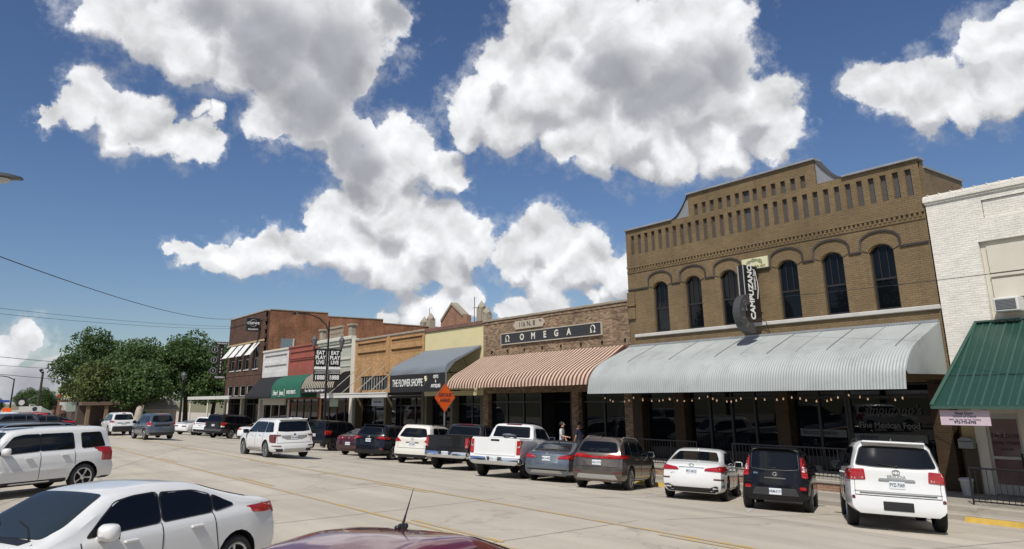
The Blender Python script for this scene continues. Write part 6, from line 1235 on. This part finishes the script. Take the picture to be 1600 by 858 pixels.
tr_ = car('near_burgundy_car', 'burgundy car in the bottom foreground with a thin roof antenna', bd2, BUP, (-6.12, 3.85), -62, group=NG, ww=.21, glass=sed_glass(4.55, 1.76, 1.47), lights=[([(.45, .86), (.86, .86), (.87, 1.00), (.5, .98)], 'B', RED)], handles=[(1.72, .87), (2.72, .85)], mirror=(3.12, .98, BUP), seams=SEAMS)
p, _, _ = bd2.hit(1.70, 0, 'T'); g = G(); g.lathe([(.05, -.01), (.045, .02), (.02, .04)], (1.72-.97, 0, p.z), 'z', 10); g.bev(1.64-.97, 1.80-.97, -.022, .022, p.z-.005, p.z+.035, .01)
g.tube([(1.70-.97, 0, p.z+.03), (1.66-.97, 0, p.z+.10)], [.014, .009], 6); g.tube([(1.66-.97, 0, p.z+.10), (1.55-.97, 0, p.z+.29)], [.008, .003], 6); g.build('roof_antenna', BLACK, tr_, world=False, smooth=40)
bd = suv_body(4.9, 1.96, 1.80, 1.05, 2.85, .385, belt=1.12, hood=1.10, lean=.34, bot=.3)
car('near_dark_suv', 'dark blue-black SUV roof showing behind the boxy white SUV', bd, NVP, (-31.4, 3.1), -64, group=NG, cat='suv', glass=suv_glass(4.9, 1.96, 1.8, 1.12, 1.3, 2.3, 3.5, 2.85, (.70, .58, 1.2, 1.6), x0=.45), rails=(.8, 3.0, .68, .05, SVP))
# ---------------- small row far down on the left
FG = 'vehicles parked far down the street on the left'
sb, cb = SED(4.7, 1.82, 1.46, 1.0, 2.72, .33), suv_body(4.6, 1.84, 1.68, .95, 2.68, .36)
sg, cg_ = sed_glass(4.7, 1.82, 1.46), suv_glass(4.6, 1.84, 1.68, 1.06, 1.12, 2.05, 3.2, 2.65, (.64, .54, 1.14, 1.5), x0=.42)
LT = [([(.45, .84), (.88, .84), (.88, .98), (.5, .96)], 'B', RED), ([(.06, .84), (.3, .87), (.28, .95), (.1, .96)], 'S', RED)]
for nm, lb, bdy, gls, pt, ax, hd in (
    ('far_black_sedan', 'black sedan far down the left side in front of the columned building', sb, sg, BKP, (-74, 8.6), -100), ('far_red_suv', 'dark red SUV far down the left side left of the black sedan', cb, cg_, REDP, (-78, 7.2), -105), ('far_dark_suv', 'dark grey SUV far down the left side with a pale rear pillar', cb, cg_, SGP, (-72, 5.6), -75),
    ('far_silver_sedan', 'silver sedan far down the left side near the lamp post', sb, sg, SVP, (-76, 4.4), -75), ('far_white_suv', 'white SUV far down at the left beside the silver sedan', cb, cg_, WP, (-84, 5.2), -75), ('far_white_sedan', 'white sedan in the farthest row on the left', sb, sg, WP, (-92, 6.6), -75), ('far_grey_sedan', 'grey sedan at the extreme left of the far row', sb, sg, SGP, (-80, 3.2), -75)):
    car(nm, lb, bdy, pt, ax, hd, group=FG, glass=gls, lights=LT, slope=False, z=0, ww=.21, cat='suv' if bdy is cb else 'car')
# ================================================================== STREET FURNITURE
def banner_text(par, X, y, z, s, sz, bold=.008, sx=.9): return text('lettering', s, sz, WHITE, par, Matrix.Translation((X, y, z)) @ Matrix.Rotation(R_(90), 4, 'Z') @ Matrix.Rotation(R_(90), 4, 'X'), bold=bold, sx=sx, ext=.003)
LX, LY = -51.4, 22.0
t = thing('street_lamp', 'black street lamp with curved arm, two lanterns and two black banners', 'street lamp', (LX, LY, -.75))
g = G(); g.lathe([(.22, 0), (.22, .25), (.15, .45), (.11, .6), (.085, 2.4), (.065, 8.2), (.05, 8.7), (.001, 8.75)], (LX, LY, -.72), 'z', 12); g.build('pole', STEEL, t, smooth=40)
g = G(); g.tube([(LX, LY, 7.2), (LX, LY-.25, 7.75), (LX, LY-.8, 8.2), (LX, LY-1.6, 8.45), (LX, LY-2.4, 8.45)], .045, 8); g.build('curved_arm', STEEL, t, smooth=50)
g = G(); g.lathe([(.001, .10), (.10, .08), (.16, 0), (.12, -.07), (.001, -.08)], (LX, LY-2.65, 8.42), 'z', 12); o = g.build('lamp_head', STEEL, t, smooth=50)
for s in (-1, 1):
    yy = LY+s*1.05
    g = G(); g.tube([(LX, LY, 5.9), (LX, yy, 5.9)], .035, 6); g.tube([(LX, yy, 5.85), (LX, yy, 6.15)], .05, 6); g.build('side_arm', STEEL, t)
    g = G(); g.lathe([(.07, 6.1), (.12, 6.2), (.21, 6.62), (.23, 6.66), (.16, 6.80), (.06, 6.92), (.02, 7.02), (.001, 7.04)], (LX, yy, 0), 'z', 8); g.build('lantern', M('lantern_glass', (.10, .10, .11), rough=.25), t)
    ya = LY+s*.10; yb = LY+s*1.0; y0, y1 = min(ya, yb), max(ya, yb); yc = (y0+y1)/2
    g = G(); n = 9; g.grid([[(LX+.03*math.sin(k*.9+s)+dx, y0+(y1-y0)*k/(n-1), z) for k in range(n)] for z in (3.75, 6.0) for dx in (0,)]); g.build('banner', M('banner_black', (.010, .010, .012), rough=.8), t)
    for s_, z, sz in (('EAT', 5.72, .38), ('PLAY', 5.38, .36), ('LIVE', 5.04, .36), ('1888', 3.98, .42)): banner_text(t, LX+.05, yc, z, s_, sz, .014, .92)
    g = G(); g.box(LX+.045, LX+.055, y0+.06, y1-.06, 4.26, 4.50); g.build('banner_band', M('banner_grey', (.40, .40, .39), rough=.8), t); banner_text(t, LX+.062, yc, 4.38, 'MIDLOTHIAN', .17, .002, .8).data.materials[0] = INK
    g = G(); g.add([(LX+.05, y0+(y1-y0)*k/10, 4.56) for k in range(11)]+[(LX+.05, y0+(y1-y0)*k/10, 4.68+.10*abs(math.sin(k*1.3))) for k in range(11)], [(k, k+1, 12+k, 11+k) for k in range(10)]); g.build('skyline_mark', WHITE, t)
    for z in (3.72, 6.03): g = G(); g.tube([(LX, LY, z), (LX, yb, z)], .02, 6); g.build('banner_rod', STEEL, t)
# detour sign
t = thing('detour_sign', 'orange diamond DETOUR AHEAD sign on a post behind the cream SUV', 'road sign', (-35.3, 22.0, gz(22.0)))
mr = Matrix.Translation((-35.3, 22.0, 2.48)) @ Matrix.Rotation(R_(12), 4, 'Z') @ Matrix.Rotation(R_(90), 4, 'Z') @ Matrix.Rotation(R_(90), 4, 'X')
def flat(par, nm, pts, mat, m4, z0, z1):
    g = G(); g.prism(pts, 'z', z0, z1); o = g.build(nm, mat, par); o.matrix_basis = m4; return o
q = .78; flat(t, 'sign_face', round_poly([(0, -q), (q, 0), (0, q), (-q, 0)], .06), M('sign_orange', (.85, .13, .015), rough=.5, var=.04), mr, 0, .012)
q2 = .72; g = G(); g.tube([(0, -q2, .013), (q2, 0, .013), (0, q2, .013), (-q2, 0, .013), (0, -q2, .013)], .012, 4); o = g.build('sign_border', INK, t); o.matrix_basis = mr
text('lettering', 'DETOUR', .25, INK, t, mr @ Matrix.Translation((0, .14, .015)), bold=.006, sx=.95); text('lettering', 'AHEAD', .25, INK, t, mr @ Matrix.Translation((0, -.14, .015)), bold=.006, sx=.95)
g = G(); g.box(-35.36, -35.31, 21.97, 22.03, gz(22), 2.6); g.build('post', M('galv_post', (.35, .35, .34), rough=.4, metal=.6), t); g = G(); g.box(-35.9, -34.7, 21.96, 22.04, gz(22), gz(22)+.06); g.box(-35.37, -35.30, 21.4, 22.6, gz(22)+.06, gz(22)+.12); g.build('stand', STEEL, t)
# cobra-head lamp reaching into the frame from the near kerb
t = thing('cobra_lamp', 'cobra-head street lamp reaching in at the left edge against the sky', 'street lamp', (-15.1, -2.9, 0.1))
g = G(); g.lathe([(.14, 0), (.09, 3), (.07, 6.1)], (-15.1, -2.9, .1), 'z', 10); g.build('pole', STEEL, t, smooth=40); g = G(); g.tube([(-15.1, -2.9, 5.9), (-15.1, -2.3, 6.15), (-15.05, -1.2, 6.25), (-15.0, -.1, 6.27)], .04, 8); g.build('arm', STEEL, t, smooth=40)
g = G(); rows = []
for k, (dy, w, h0, h1) in enumerate(((-.32, .05, .02, .04), (-.2, .08, .05, .06), (.1, .12, .06, .08), (.38, .13, .03, .075), (.56, .08, .0, .05), (.60, .02, .01, .02))):
    rows.append([(-15.0+w*math.cos(a), .02+dy, 6.25+(h1 if math.sin(a) > 0 else h0)*math.sin(a)) for a in np.linspace(0, 2*math.pi, 13)[:-1]])
g.grid(rows, True); g.build('lamp_head', M('lamp_head_grey', (.10, .10, .10), rough=.4, metal=.4), t, smooth=50)
g = G(); g.lathe([(.12, 0), (.10, -.045), (.05, -.07), (.001, -.075)], (-15.0, .32, 6.22), 'z', 12); g.build('lens', M('lamp_lens', (.45, .45, .42), rough=.2), t, smooth=50)
def postlamp(name, label, X, Y, zb, zt, arm, lant=False):
    t = thing(name, label, 'street lamp', (X, Y, zb)); g = G(); g.tube([(X, Y, zb), (X, Y, zt)], [.16, .09], 8); g.build('pole', STEEL, t)
    if lant: g = G(); g.lathe([(.12, zt), (.34, zt+.55), (.2, zt+.75), (.02, zt+.95)], (X, Y, 0), 'z', 8); g.build('lantern', MT['lantern_glass'], t)
    else:
        g = G(); g.tube([(X, Y, zt-.2), (X, Y+arm*.4, zt+.25), (X, Y+arm*.8, zt+.4), (X, Y+arm, zt+.35)], .08, 6); g.build('arm', STEEL, t); g = G(); g.lathe([(.001, .14), (.25, .08), (.3, 0), (.001, -.12)], (X, Y+arm*1.1, zt+.3), 'z', 8); g.build('lamp_head', STEEL, t)
postlamp('far_street_lamp', 'dark curved street lamp far off at the left edge above the signs', -150, 9.4, -.6, 6.4, -2.3)
postlamp('far_lantern_lamp', 'dark lantern lamp post standing in front of the right-hand tree', -95, 22.75, -.6, 4.9, 0, True)
t = thing('utility_pole', 'leaning dark utility pole with small lamp left of the trees', 'utility pole', (-130, 11.5, -.6)); g = G(); g.tube([(-130, 11.5, -.6), (-130, 11.55, 6.9)], [.2, .14], 8); g.build('pole', M('pole_wood', (.04, .035, .03), rough=.9), t); g = G(); g.tube([(-130, 11.5, 6.6), (-130, 11.1, 7.05)], .09, 6); g.lathe([(.001, .2), (.3, .05), (.25, -.1), (.001, -.15)], (-130, 11.3, 7.1), 'z', 8); g.build('lamp_head', STEEL, t)
# overhead wires
def wire(label, a, b, sag, r):
    a, b = Vector(a), Vector(b); g = G(); g.tube([a.lerp(b, k/24)-Vector((0, 0, sag*4*(k/24)*(1-k/24))) for k in range(25)], r, 5); tag(g.build('overhead_wire', M('wire_black', (.02, .02, .022), rough=.6)), label, 'wire', 'overhead wires')
wire('dark overhead wire slanting down to the corner block from the upper left', (-20, -3.2, 7.0), (-87.2, 25.6, 11.55), .9, .018)
wire('upper of the pair of thin wires meeting the corner block below its top', (-48, -3.0, 7.8), (-88, 25.6, 10.75), .35, .012)
wire('lower of the pair of thin wires meeting the corner block below its top', (-48, -3.0, 7.45), (-88, 25.6, 10.5), .35, .012)
wire('highest wire running left of the trees at mid height', (-98, 1.0, 7.7), (-116, 14.5, 7.5), .1, .03); wire('middle wire running left of the trees at mid height', (-98, 1.0, 6.7), (-116, 14.5, 6.7), .1, .022); wire('lowest wire running left of the trees at mid height', (-98, 1.0, 5.9), (-116, 14.5, 5.3), .1, .028)
wire('thin wire crossing in front of the white brick wall', (-15.5, 24.3, 5.95), (6, 18, 5.3), .2, .009)

# ================================================================== TREES
def leafmat(name, c, c2):
    m, nt, b = _nt(name); N, Lk = nt.nodes, nt.links
    g = N.new('ShaderNodeNewGeometry'); no = N.new('ShaderNodeTexNoise'); no.inputs['Scale'].default_value = .7; no.inputs['Detail'].default_value = 3; Lk.new(g.outputs['Position'], no.inputs['Vector'])
    ad = N.new('ShaderNodeMath'); ad.operation = 'MULTIPLY_ADD'; Lk.new(g.outputs['Random Per Island'], ad.inputs[0]); ad.inputs[1].default_value = .3; Lk.new(no.outputs['Fac'], ad.inputs[2])
    mr = N.new('ShaderNodeMapRange'); Lk.new(ad.outputs[0], mr.inputs[0]); mr.inputs[1].default_value = .4; mr.inputs[2].default_value = 1.1
    mx = N.new('ShaderNodeMix'); mx.data_type = 'RGBA'; Lk.new(mr.outputs[0], mx.inputs[0]); mx.inputs[6].default_value = col4(c); mx.inputs[7].default_value = col4(c2)
    Lk.new(mx.outputs[2], b.inputs['Base Color']); b.inputs['Roughness'].default_value = .55; b.inputs['Specular IOR Level'].default_value = .3
    tr = N.new('ShaderNodeBsdfTranslucent'); Lk.new(mx.outputs[2], tr.inputs[0]); ms = N.new('ShaderNodeMixShader'); ms.inputs[0].default_value = .22
    Lk.new(b.outputs[0], ms.inputs[1]); Lk.new(tr.outputs[0], ms.inputs[2]); Lk.new(ms.outputs[0], N['Material Output'].inputs[0]); MT[name] = m; return m
LEAF = leafmat('leaf_deep_green', (.048, .095, .027), (.105, .160, .048)); LEAFY = leafmat('leaf_yellow_green', (.055, .085, .022), (.13, .15, .045))
BARK = M('bark', (.055, .045, .038), rough=1, var=.3, bump=.5, bs=12)
def leaves(clumps, n, size, rng):
    P = []; 
    for (cx, cy, cz, r) in clumps:
        k = max(20, int(n*r*r)); u = rng.normal(size=(k, 3)); u /= np.linalg.norm(u, axis=1)[:, None]; rad = r*(rng.uniform(.25, 1, k)**.45)
        p = u*rad[:, None]; p[:, 2] *= .78; P.append(p+np.array([cx, cy, cz]))
    P = np.concatenate(P); k = len(P); a = rng.normal(size=(k, 3)); a /= np.linalg.norm(a, axis=1)[:, None]; b = np.cross(a, rng.normal(size=(k, 3))); b /= np.linalg.norm(b, axis=1)[:, None]
    s = rng.uniform(.6, 1.3, k)[:, None]*size; v = np.stack([P-a*s, P-b*s*.55+a*s*.1, P+a*s, P+b*s*.55+a*s*.1], 1).reshape(-1, 3)
    me = bpy.data.meshes.new('crown'); me.vertices.add(4*k); me.vertices.foreach_set('co', v.ravel()); me.loops.add(4*k); me.loops.foreach_set('vertex_index', np.arange(4*k)); me.polygons.add(k); me.polygons.foreach_set('loop_start', np.arange(k)*4); me.polygons.foreach_set('loop_total', np.full(k, 4)); me.update(calc_edges=True); me.validate(); return me
def make_tree(h, rx, seed, n=95, size=.20, trunk=.30, base=.30):
    rng = np.random.RandomState(seed); cl = []; tries = 0
    while len(cl) < 64 and tries < 4000:
        tries += 1; p = rng.uniform(-1, 1, 3)
        if not .35 < np.linalg.norm(p) < 1: continue
        zc = h*(base+(1-base)*.5)+p[2]*h*(1-base)*.5; wz = 1.0-.25*max(0, p[2])**2
        r = rng.uniform(.7, 1.1)*rx*.33; cl.append((p[0]*rx*.86*wz*(.8+.4*rng.rand()), p[1]*rx*.86*wz*(.8+.4*rng.rand()), zc, r))
    crown = leaves(cl, n, size, rng)
    g = G(); ft = h*(base+.08); lean = rng.uniform(-.4, .4, 2)
    g.tube([(0, 0, 0), (lean[0]*.3, lean[1]*.3, ft*.5), (lean[0], lean[1], ft), (lean[0]*1.3, lean[1]*1.3, h*.72)], [trunk*1.25, trunk, trunk*.8, trunk*.2], 8)
    for k in range(7):
        c = cl[rng.randint(len(cl))]; z0 = ft*rng.uniform(.7, 1.15); m = (c[0]*.45, c[1]*.45, z0+(c[2]-z0)*.6); g.tube([(lean[0], lean[1], z0), m, c[:3]], [trunk*.5, trunk*.3, trunk*.08], 6)
    return crown, g.mesh('trunk', BARK, smooth=50)
def plant(name, label, X, Y, Z, protos, leaf, sc=1, rot=0, group=None, cat='tree'):
    t = thing(name, label, cat, (X, Y, Z), group); t.scale = (sc, sc, sc); t.rotation_euler[2] = rot
    for nm, me, m in (('crown', protos[0], leaf), ('trunk', protos[1], BARK)):
        me = me.copy() if len(me.materials) and me.materials[0] != m else me
        if not len(me.materials): me.materials.append(m)
        elif me.materials[0] != m: me.materials[0] = m
        o = bpy.data.objects.new(nm, me); C.objects.link(o); o.parent = t
    return t
TG = 'park trees at the far end of the street'
g = G(); g.box(-400, -96, 11.2, 22.0, -1.1, -.30); struct(g.build('park_walk', WALK))
T1, T2, T3 = make_tree(12.6, 5.0, 3), make_tree(11.4, 5.8, 9), make_tree(7.4, 4.3, 21, trunk=.2)
plant('tall_tree', 'tallest dark green tree at the left of the tree group', -124, 17.0, -.5, T1, LEAF, 1.0, .3, TG); plant('broad_tree', 'broad deep green tree left of the vertical sign with discs', -111, 27.3, -.5, T2, LEAF, 1.0, 1.1, TG)
plant('middle_tree', 'dark tree between the tallest tree and the broad tree', -113, 21.5, -.5, T2, LEAF, .92, 3.0, TG); plant('yellow_green_tree', 'lower yellow-green tree in front of the tallest tree', -105, 15.6, -.4, T3, LEAFY, 1.0, 2.0, TG)
plant('infill_tree', 'dark green tree filling the gap between the tallest and middle trees', -118, 20.6, -.5, T1, LEAF, .86, 2.2, TG); plant('right_tree', 'deep green tree at the right of the group by the corner canopy', -116, 32.2, -.5, T2, LEAF, .9, 4.4, TG); plant('back_tree', 'tree filling in behind the vertical sign with discs', -126, 37.5, -.5, T1, LEAF, .9, 4.0, TG); plant('low_front_tree', 'low dark tree overhanging the columned building', -103, 19.2, -.4, T3, LEAF, 1.0, 5.0, TG); plant('right_low_tree', 'low green tree behind the flat white corner canopy', -106, 31.5, -.5, T3, LEAF, 1.0, .7, TG)
for i, (x, y, s, lb) in enumerate(((-155, 14.5, .42, 'small rounded tree far off beside the utility pole'), (-190, 9.0, .36, 'far tree on the horizon left of the utility pole'), (-205, 6.0, .36, 'far tree on the horizon behind the orange sign'), (-230, 18, .55, 'far tree on the horizon behind the white house'), (-215, 1.5, .38, 'far tree at the extreme left of the horizon'))):
    plant('far_tree', lb, x, y, -.6, (T1, T2, T3)[i % 2], LEAF, s, i*1.3, 'far trees along the horizon')
for i, (x, y, s, lb) in enumerate(((-34, -15, .95, 'unseen leafy tree added behind the camera to darken reflections, far left'), (-20, -17, 1.0, 'unseen leafy tree added behind the camera to darken reflections, left'), (-5, -16, .95, 'unseen leafy tree added right behind the camera to darken reflections'), (11, -18, 1.0, 'unseen leafy tree added behind the camera to darken reflections, right'), (-52, -17, 1.0, 'unseen leafy tree added behind the camera to darken reflections, farthest left'))):
    plant('reflection_tree', lb, x, y, .1, (T1, T2)[i % 2], LEAF, s, i*.9, 'unseen trees added behind the camera to darken reflections')  # out of view, added to darken reflections in glass and black paint
# ================================================================== LEFT BACKGROUND
TB = M('tan_column_brick', (.17, .115, .07), rough=.85, var=.2, vs=2)
b = thing('columned_building', 'low building with tan brick columns under the trees', 'building', (-101, 15, -.4))
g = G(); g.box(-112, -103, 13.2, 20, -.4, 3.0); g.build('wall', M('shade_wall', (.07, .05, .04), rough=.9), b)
for y in (14.0, 15.9): g = G(); g.bev(-101.3, -100.7, y-.2, y+.2, -.4, 2.1, .04); g.build('column', TB, b)
g = G(); g.box(-104, -100.5, 13.2, 17.2, 2.1, 2.5); g.build('porch_beam', M('beam_brown', (.12, .08, .06), rough=.9), b)
g = G(); g.prism([(12.2, 2.5), (13.6, 2.5), (13.9, 1.4), (12.2, 1.4)], 'x', -105.2, -105); g.build('sage_panel', M('sage_panel', (.30, .36, .31), rough=.7), b)
b = thing('shingle_pavilion', 'small stone pavilion with grey shingle roof under the trees', 'pavilion', (-104, 22, -.4))
ST = M('field_stone', (.34, .30, .24), rough=.95, var=.45, vs=3, bump=.6, bs=3); SH = M('wood_shingle', (.26, .24, .20), rough=.95, var=.3, vs=6)
g = G(); g.box(-105.5, -103, 20.6, 24.2, -.4, 1.3); g.build('wall', ST, b)
for k in range(6): g = G(); z = 1.3+.24*k; xx = -102.6-.35*k; g.box(xx-.42, xx, 20.3+.1*k, 24.5-.1*k, z, z+.07+.18); g.build('shingle_course', SH, b)
g = G(); g.lathe([(.55, 0), (.5, .9), (.42, 1.7), (.3, 2.2), (.1, 2.35), (.001, 2.4)], (-98, 18.9, -.4), 'z', 10); tag(g.build('stone_pillar', ST, None, smooth=60), 'rounded field stone pillar standing between the driving crossover and wagon', 'pillar')
b = thing('white_house', 'white two-storey house with dark roof far off left of the trees', 'house', (-172, 16.5, -.6))
HW = M('house_white', (.55, .55, .52), rough=.7)
g = G(); g.box(-180, -170, 14.4, 18.6, -.6, 3.2); g.build('wall', HW, b); g = G(); g.prism([(13.9, 3.1), (19.2, 3.1), (16.4, 4.3)], 'x', -181, -169.6); g.build('roof', M('roof_dark', (.09, .09, .10), rough=.9), b)
for y in (15.2, 16.2, 17.2): g = G(); g.box(-170.0, -169.95, y-.25, y+.25, 1.0, 2.8); g.build('window', GLASS, b)
b = thing('green_roof_shed', 'low shed with pale green metal roof left of the utility pole', 'building', (-140, 11.8, -.6))
g = G(); g.box(-146, -140.4, 10.6, 14.2, -.6, 1.0); g.build('wall', M('shed_wall', (.30, .30, .27), rough=.8), b); g = G(); g.prism([(10.2, .95), (14.6, .95), (12.6, 2.0)], 'x', -147, -140); g.build('roof', M('shed_roof', (.26, .33, .29), rough=.5), b)
b = thing('brick_shop_row', 'low dark brick shop row behind the hedge far left', 'building', (-150, 20, -.6)); g = G(); g.box(-170, -150, 16.5, 26, -.6, 2.9); g.build('wall', M('shop_brick', (.14, .07, .05), rough=.9, var=.3), b); g = G(); g.box(-150.1, -149.9, 16.4, 22, 2.0, 2.5); g.build('fascia', HW, b)
for i, (y, w) in enumerate(((13.4, 2.2), (15.6, 2.4))):
    rng = np.random.RandomState(40+i); cl = [(rng.uniform(-.6, .6), rng.uniform(-w/2, w/2), rng.uniform(.4, 1.1), .55) for _ in range(12)]; me = leaves(cl, 220, .12, rng); me.materials.append(leafmat('hedge_leaf%d' % i, (.06, .05, .025), (.13, .075, .05)))
    t = thing('hedge', ('reddish hedge nearest the utility pole', 'reddish hedge beside the sage green panel')[i], 'hedge', (-118, y, -.3)); o = bpy.data.objects.new('foliage', me); C.objects.link(o); o.parent = t; g = G(); g.tube([(0, 0, 0), (0, 0, .8)], .06, 6); g.build('stem', BARK, t, world=False)
def roadside(name, label, X, Y, zb, z0, z1, hw, mat, marks=None, post=.06):
    t = thing(name, label, 'sign', (X, Y, zb)); g = G(); g.box(X-.05, X+.05, Y-hw, Y+hw, z0, z1); g.build('sign_face', mat, t); g = G(); g.box(X-.12, X-.06, Y-post, Y+post, zb, z1-.05); g.build('post', STEEL, t)
    if marks: g = G(); g.lathe([(.001, 0), (marks[0], 0)], (X+.06, Y+marks[1], (z0+z1)/2), 'x', 12); g.build('sign_mark', marks[2], t)
roadside('orange_sign', 'small orange construction sign at the far left edge', -118, 7.1, -.4, 1.25, 1.85, .5, MT['sign_orange'])
roadside('white_star_sign', 'white board sign with dark emblem far left', -121, 9.9, -.4, 1.3, 2.0, 1.3, HW, (.3, .5, INK)); roadside('dark_square_sign', 'dark square sign with a pale round emblem far left', -121, 12.0-3.2, -.4, 2.0, 3.0, .55, SGN, (.35, 0, HW))
roadside('blue_sign', 'small blue sign at the far left edge above the orange one', -122, 6.6, -.4, 2.55, 2.85, .9, M('sign_blue', (.02, .06, .30), rough=.5)); roadside('red_yellow_sign', 'pale yellow and red gas station style canopy sign by the white house', -160, 18.4, -.5, 3.3, 3.8, 1.5, M('sign_paleyellow', (.62, .55, .22), rough=.5), (.35, -1.2, M('sign_red', (.5, .02, .015))))
roadside('white_notice_sign', 'white notice sign on a post in front of the reddish hedge', -112, 13.0, -.4, 1.5, 2.3, .45, HW)
# ================================================================== PEOPLE
def person(name, label, X, Y, Z, face, shirt, pants, skin, hair, arm):
    t = thing(name, label, 'person', (X, Y, Z)); t.rotation_euler[2] = R_(face)
    J = {'pel': (0, 0, .95), 'sp': (0, .01, 1.15), 'ch': (0, .02, 1.35), 'nk': (0, .03, 1.50), 'hb': (0, .05, 1.58), 'hd': (0, .07, 1.68), 'ht': (0, .05, 1.78),
         'sl': (-.19, .02, 1.43), 'el': (-.25, .02, 1.16), 'wl': (-.22, .14, .95), 'fl': (-.20, .20, .86), 'sr': (.19, .02, 1.43), 'er': (.26, .06, 1.17), 'wr': (.22, .32, 1.12) if arm else (.22, .14, .95), 'fr': (.20, .42, 1.11) if arm else (.20, .20, .86),
         'hl': (-.10, 0, .90), 'kl': (-.12, .03, .50), 'al': (-.12, -.02, .08), 'tl': (-.13, .13, .04), 'hr': (.10, 0, .90), 'kr': (.12, .02, .50), 'ar': (.12, -.03, .08), 'tr': (.13, .12, .04)}
    E = [('pel', 'sp'), ('sp', 'ch'), ('ch', 'nk'), ('nk', 'hb'), ('hb', 'hd'), ('hd', 'ht'), ('ch', 'sl'), ('sl', 'el'), ('el', 'wl'), ('wl', 'fl'), ('ch', 'sr'), ('sr', 'er'), ('er', 'wr'), ('wr', 'fr'), ('pel', 'hl'), ('hl', 'kl'), ('kl', 'al'), ('al', 'tl'), ('pel', 'hr'), ('hr', 'kr'), ('kr', 'ar'), ('ar', 'tr')]
    Rr = dict(pel=.155, sp=.145, ch=.165, nk=.062, hb=.07, hd=.098, ht=.07, sl=.075, el=.048, wl=.034, fl=.036, sr=.075, er=.048, wr=.034, fr=.036, hl=.095, kl=.062, al=.042, tl=.04, hr=.095, kr=.062, ar=.042, tr=.04)
    ks = list(J); me = bpy.data.meshes.new('body'); me.from_pydata([J[k] for k in ks], [(ks.index(a), ks.index(b)) for a, b in E], [])
    o = bpy.data.objects.new('b', me); C.objects.link(o); o.modifiers.new('s', 'SKIN'); sv = me.skin_vertices[0].data
    for i, k in enumerate(ks): sv[i].radius = (Rr[k], Rr[k]*(.72 if k in ('pel', 'sp', 'ch') else 1)); sv[i].use_root = k == 'pel'
    o.modifiers.new('u', 'SUBSURF').levels = 2; bpy.context.view_layer.update(); m2 = bpy.data.meshes.new_from_object(o.evaluated_get(bpy.context.evaluated_depsgraph_get())); bpy.data.objects.remove(o)
    m2.materials.clear(); [m2.materials.append(m) for m in (shirt, pants, skin, STEEL)]
    for p in m2.polygons:
        c = p.center; p.use_smooth = True; p.material_index = 3 if c.z < .09 else (1 if c.z < .98 and abs(c.x) < .19 and c.y < .1 else (2 if c.z > 1.49 or (abs(c.x) > .17 and (c.z < 1.22 or c.y > .16)) else 0))
    ob = bpy.data.objects.new('body', m2); C.objects.link(ob); ob.parent = t
    g = G(); rows = []
    for k in range(7): ph = R_(-10+100*k/6); rows.append([(.112*math.cos(ph)*math.cos(a), .045-.02+.118*math.cos(ph)*math.sin(a), 1.69+.135*math.sin(ph)) for a in np.linspace(0, 2*math.pi, 15)[:-1]])
    g.grid(rows, True); ho = g.build('hair', hair, t, world=False, smooth=60); ho.location = (0, -.012, 0)
    g = G(); g.lathe([(.001, .03), (.014, .0), (.018, -.02)], (0, .165, 1.665), 'y', 6); g.build('nose', skin, t, world=False)
    for s in (-1, 1): g = G(); g.lathe([(.001, .008), (.013, 0)], (s*.037, .160, 1.70), 'y', 8); g.build('eye', INK, t, world=False)
    for hx, pt in ((-1, J['fl']), (1, J['fr'])):
        for k in range(4): g = G(); x0 = pt[0]+(k-1.5)*.018; d = Vector((0, .07, -.02)) if (hx > 0 and arm) else Vector((0, .03, -.07)); p0 = Vector((x0, pt[1], pt[2])); g.tube([p0, p0+d*.6, p0+d*(1+.1*(k % 2))+Vector((0, .0, -.015))], [.0095, .009, .007], 5); g.build('finger', skin, t, world=False)
        g = G(); p0 = Vector((pt[0]-hx*.03, pt[1], pt[2]+.01)); g.tube([p0, p0+Vector((-hx*.025, .03, -.01)), p0+Vector((-hx*.02, .055, -.02))], [.011, .010, .008], 5); g.build('thumb', skin, t, world=False)
SK = M('skin', (.42, .24, .16), rough=.55, var=.08); 
person('person', 'person in pale grey shirt standing outside the striped awning shop', -27.95, 24.0, -.5, -60, M('shirt_grey', (.50, .50, .52), rough=.9), M('trousers_dark', (.03, .03, .04), rough=.9), SK, M('hair_dark', (.015, .012, .01), rough=.7), True)
person('person', 'person in dark navy shirt facing the one in the pale shirt', -27.05, 24.35, -.5, 95, M('shirt_navy', (.012, .015, .04), rough=.9), MT['trousers_dark'], SK, MT['hair_dark'], False)
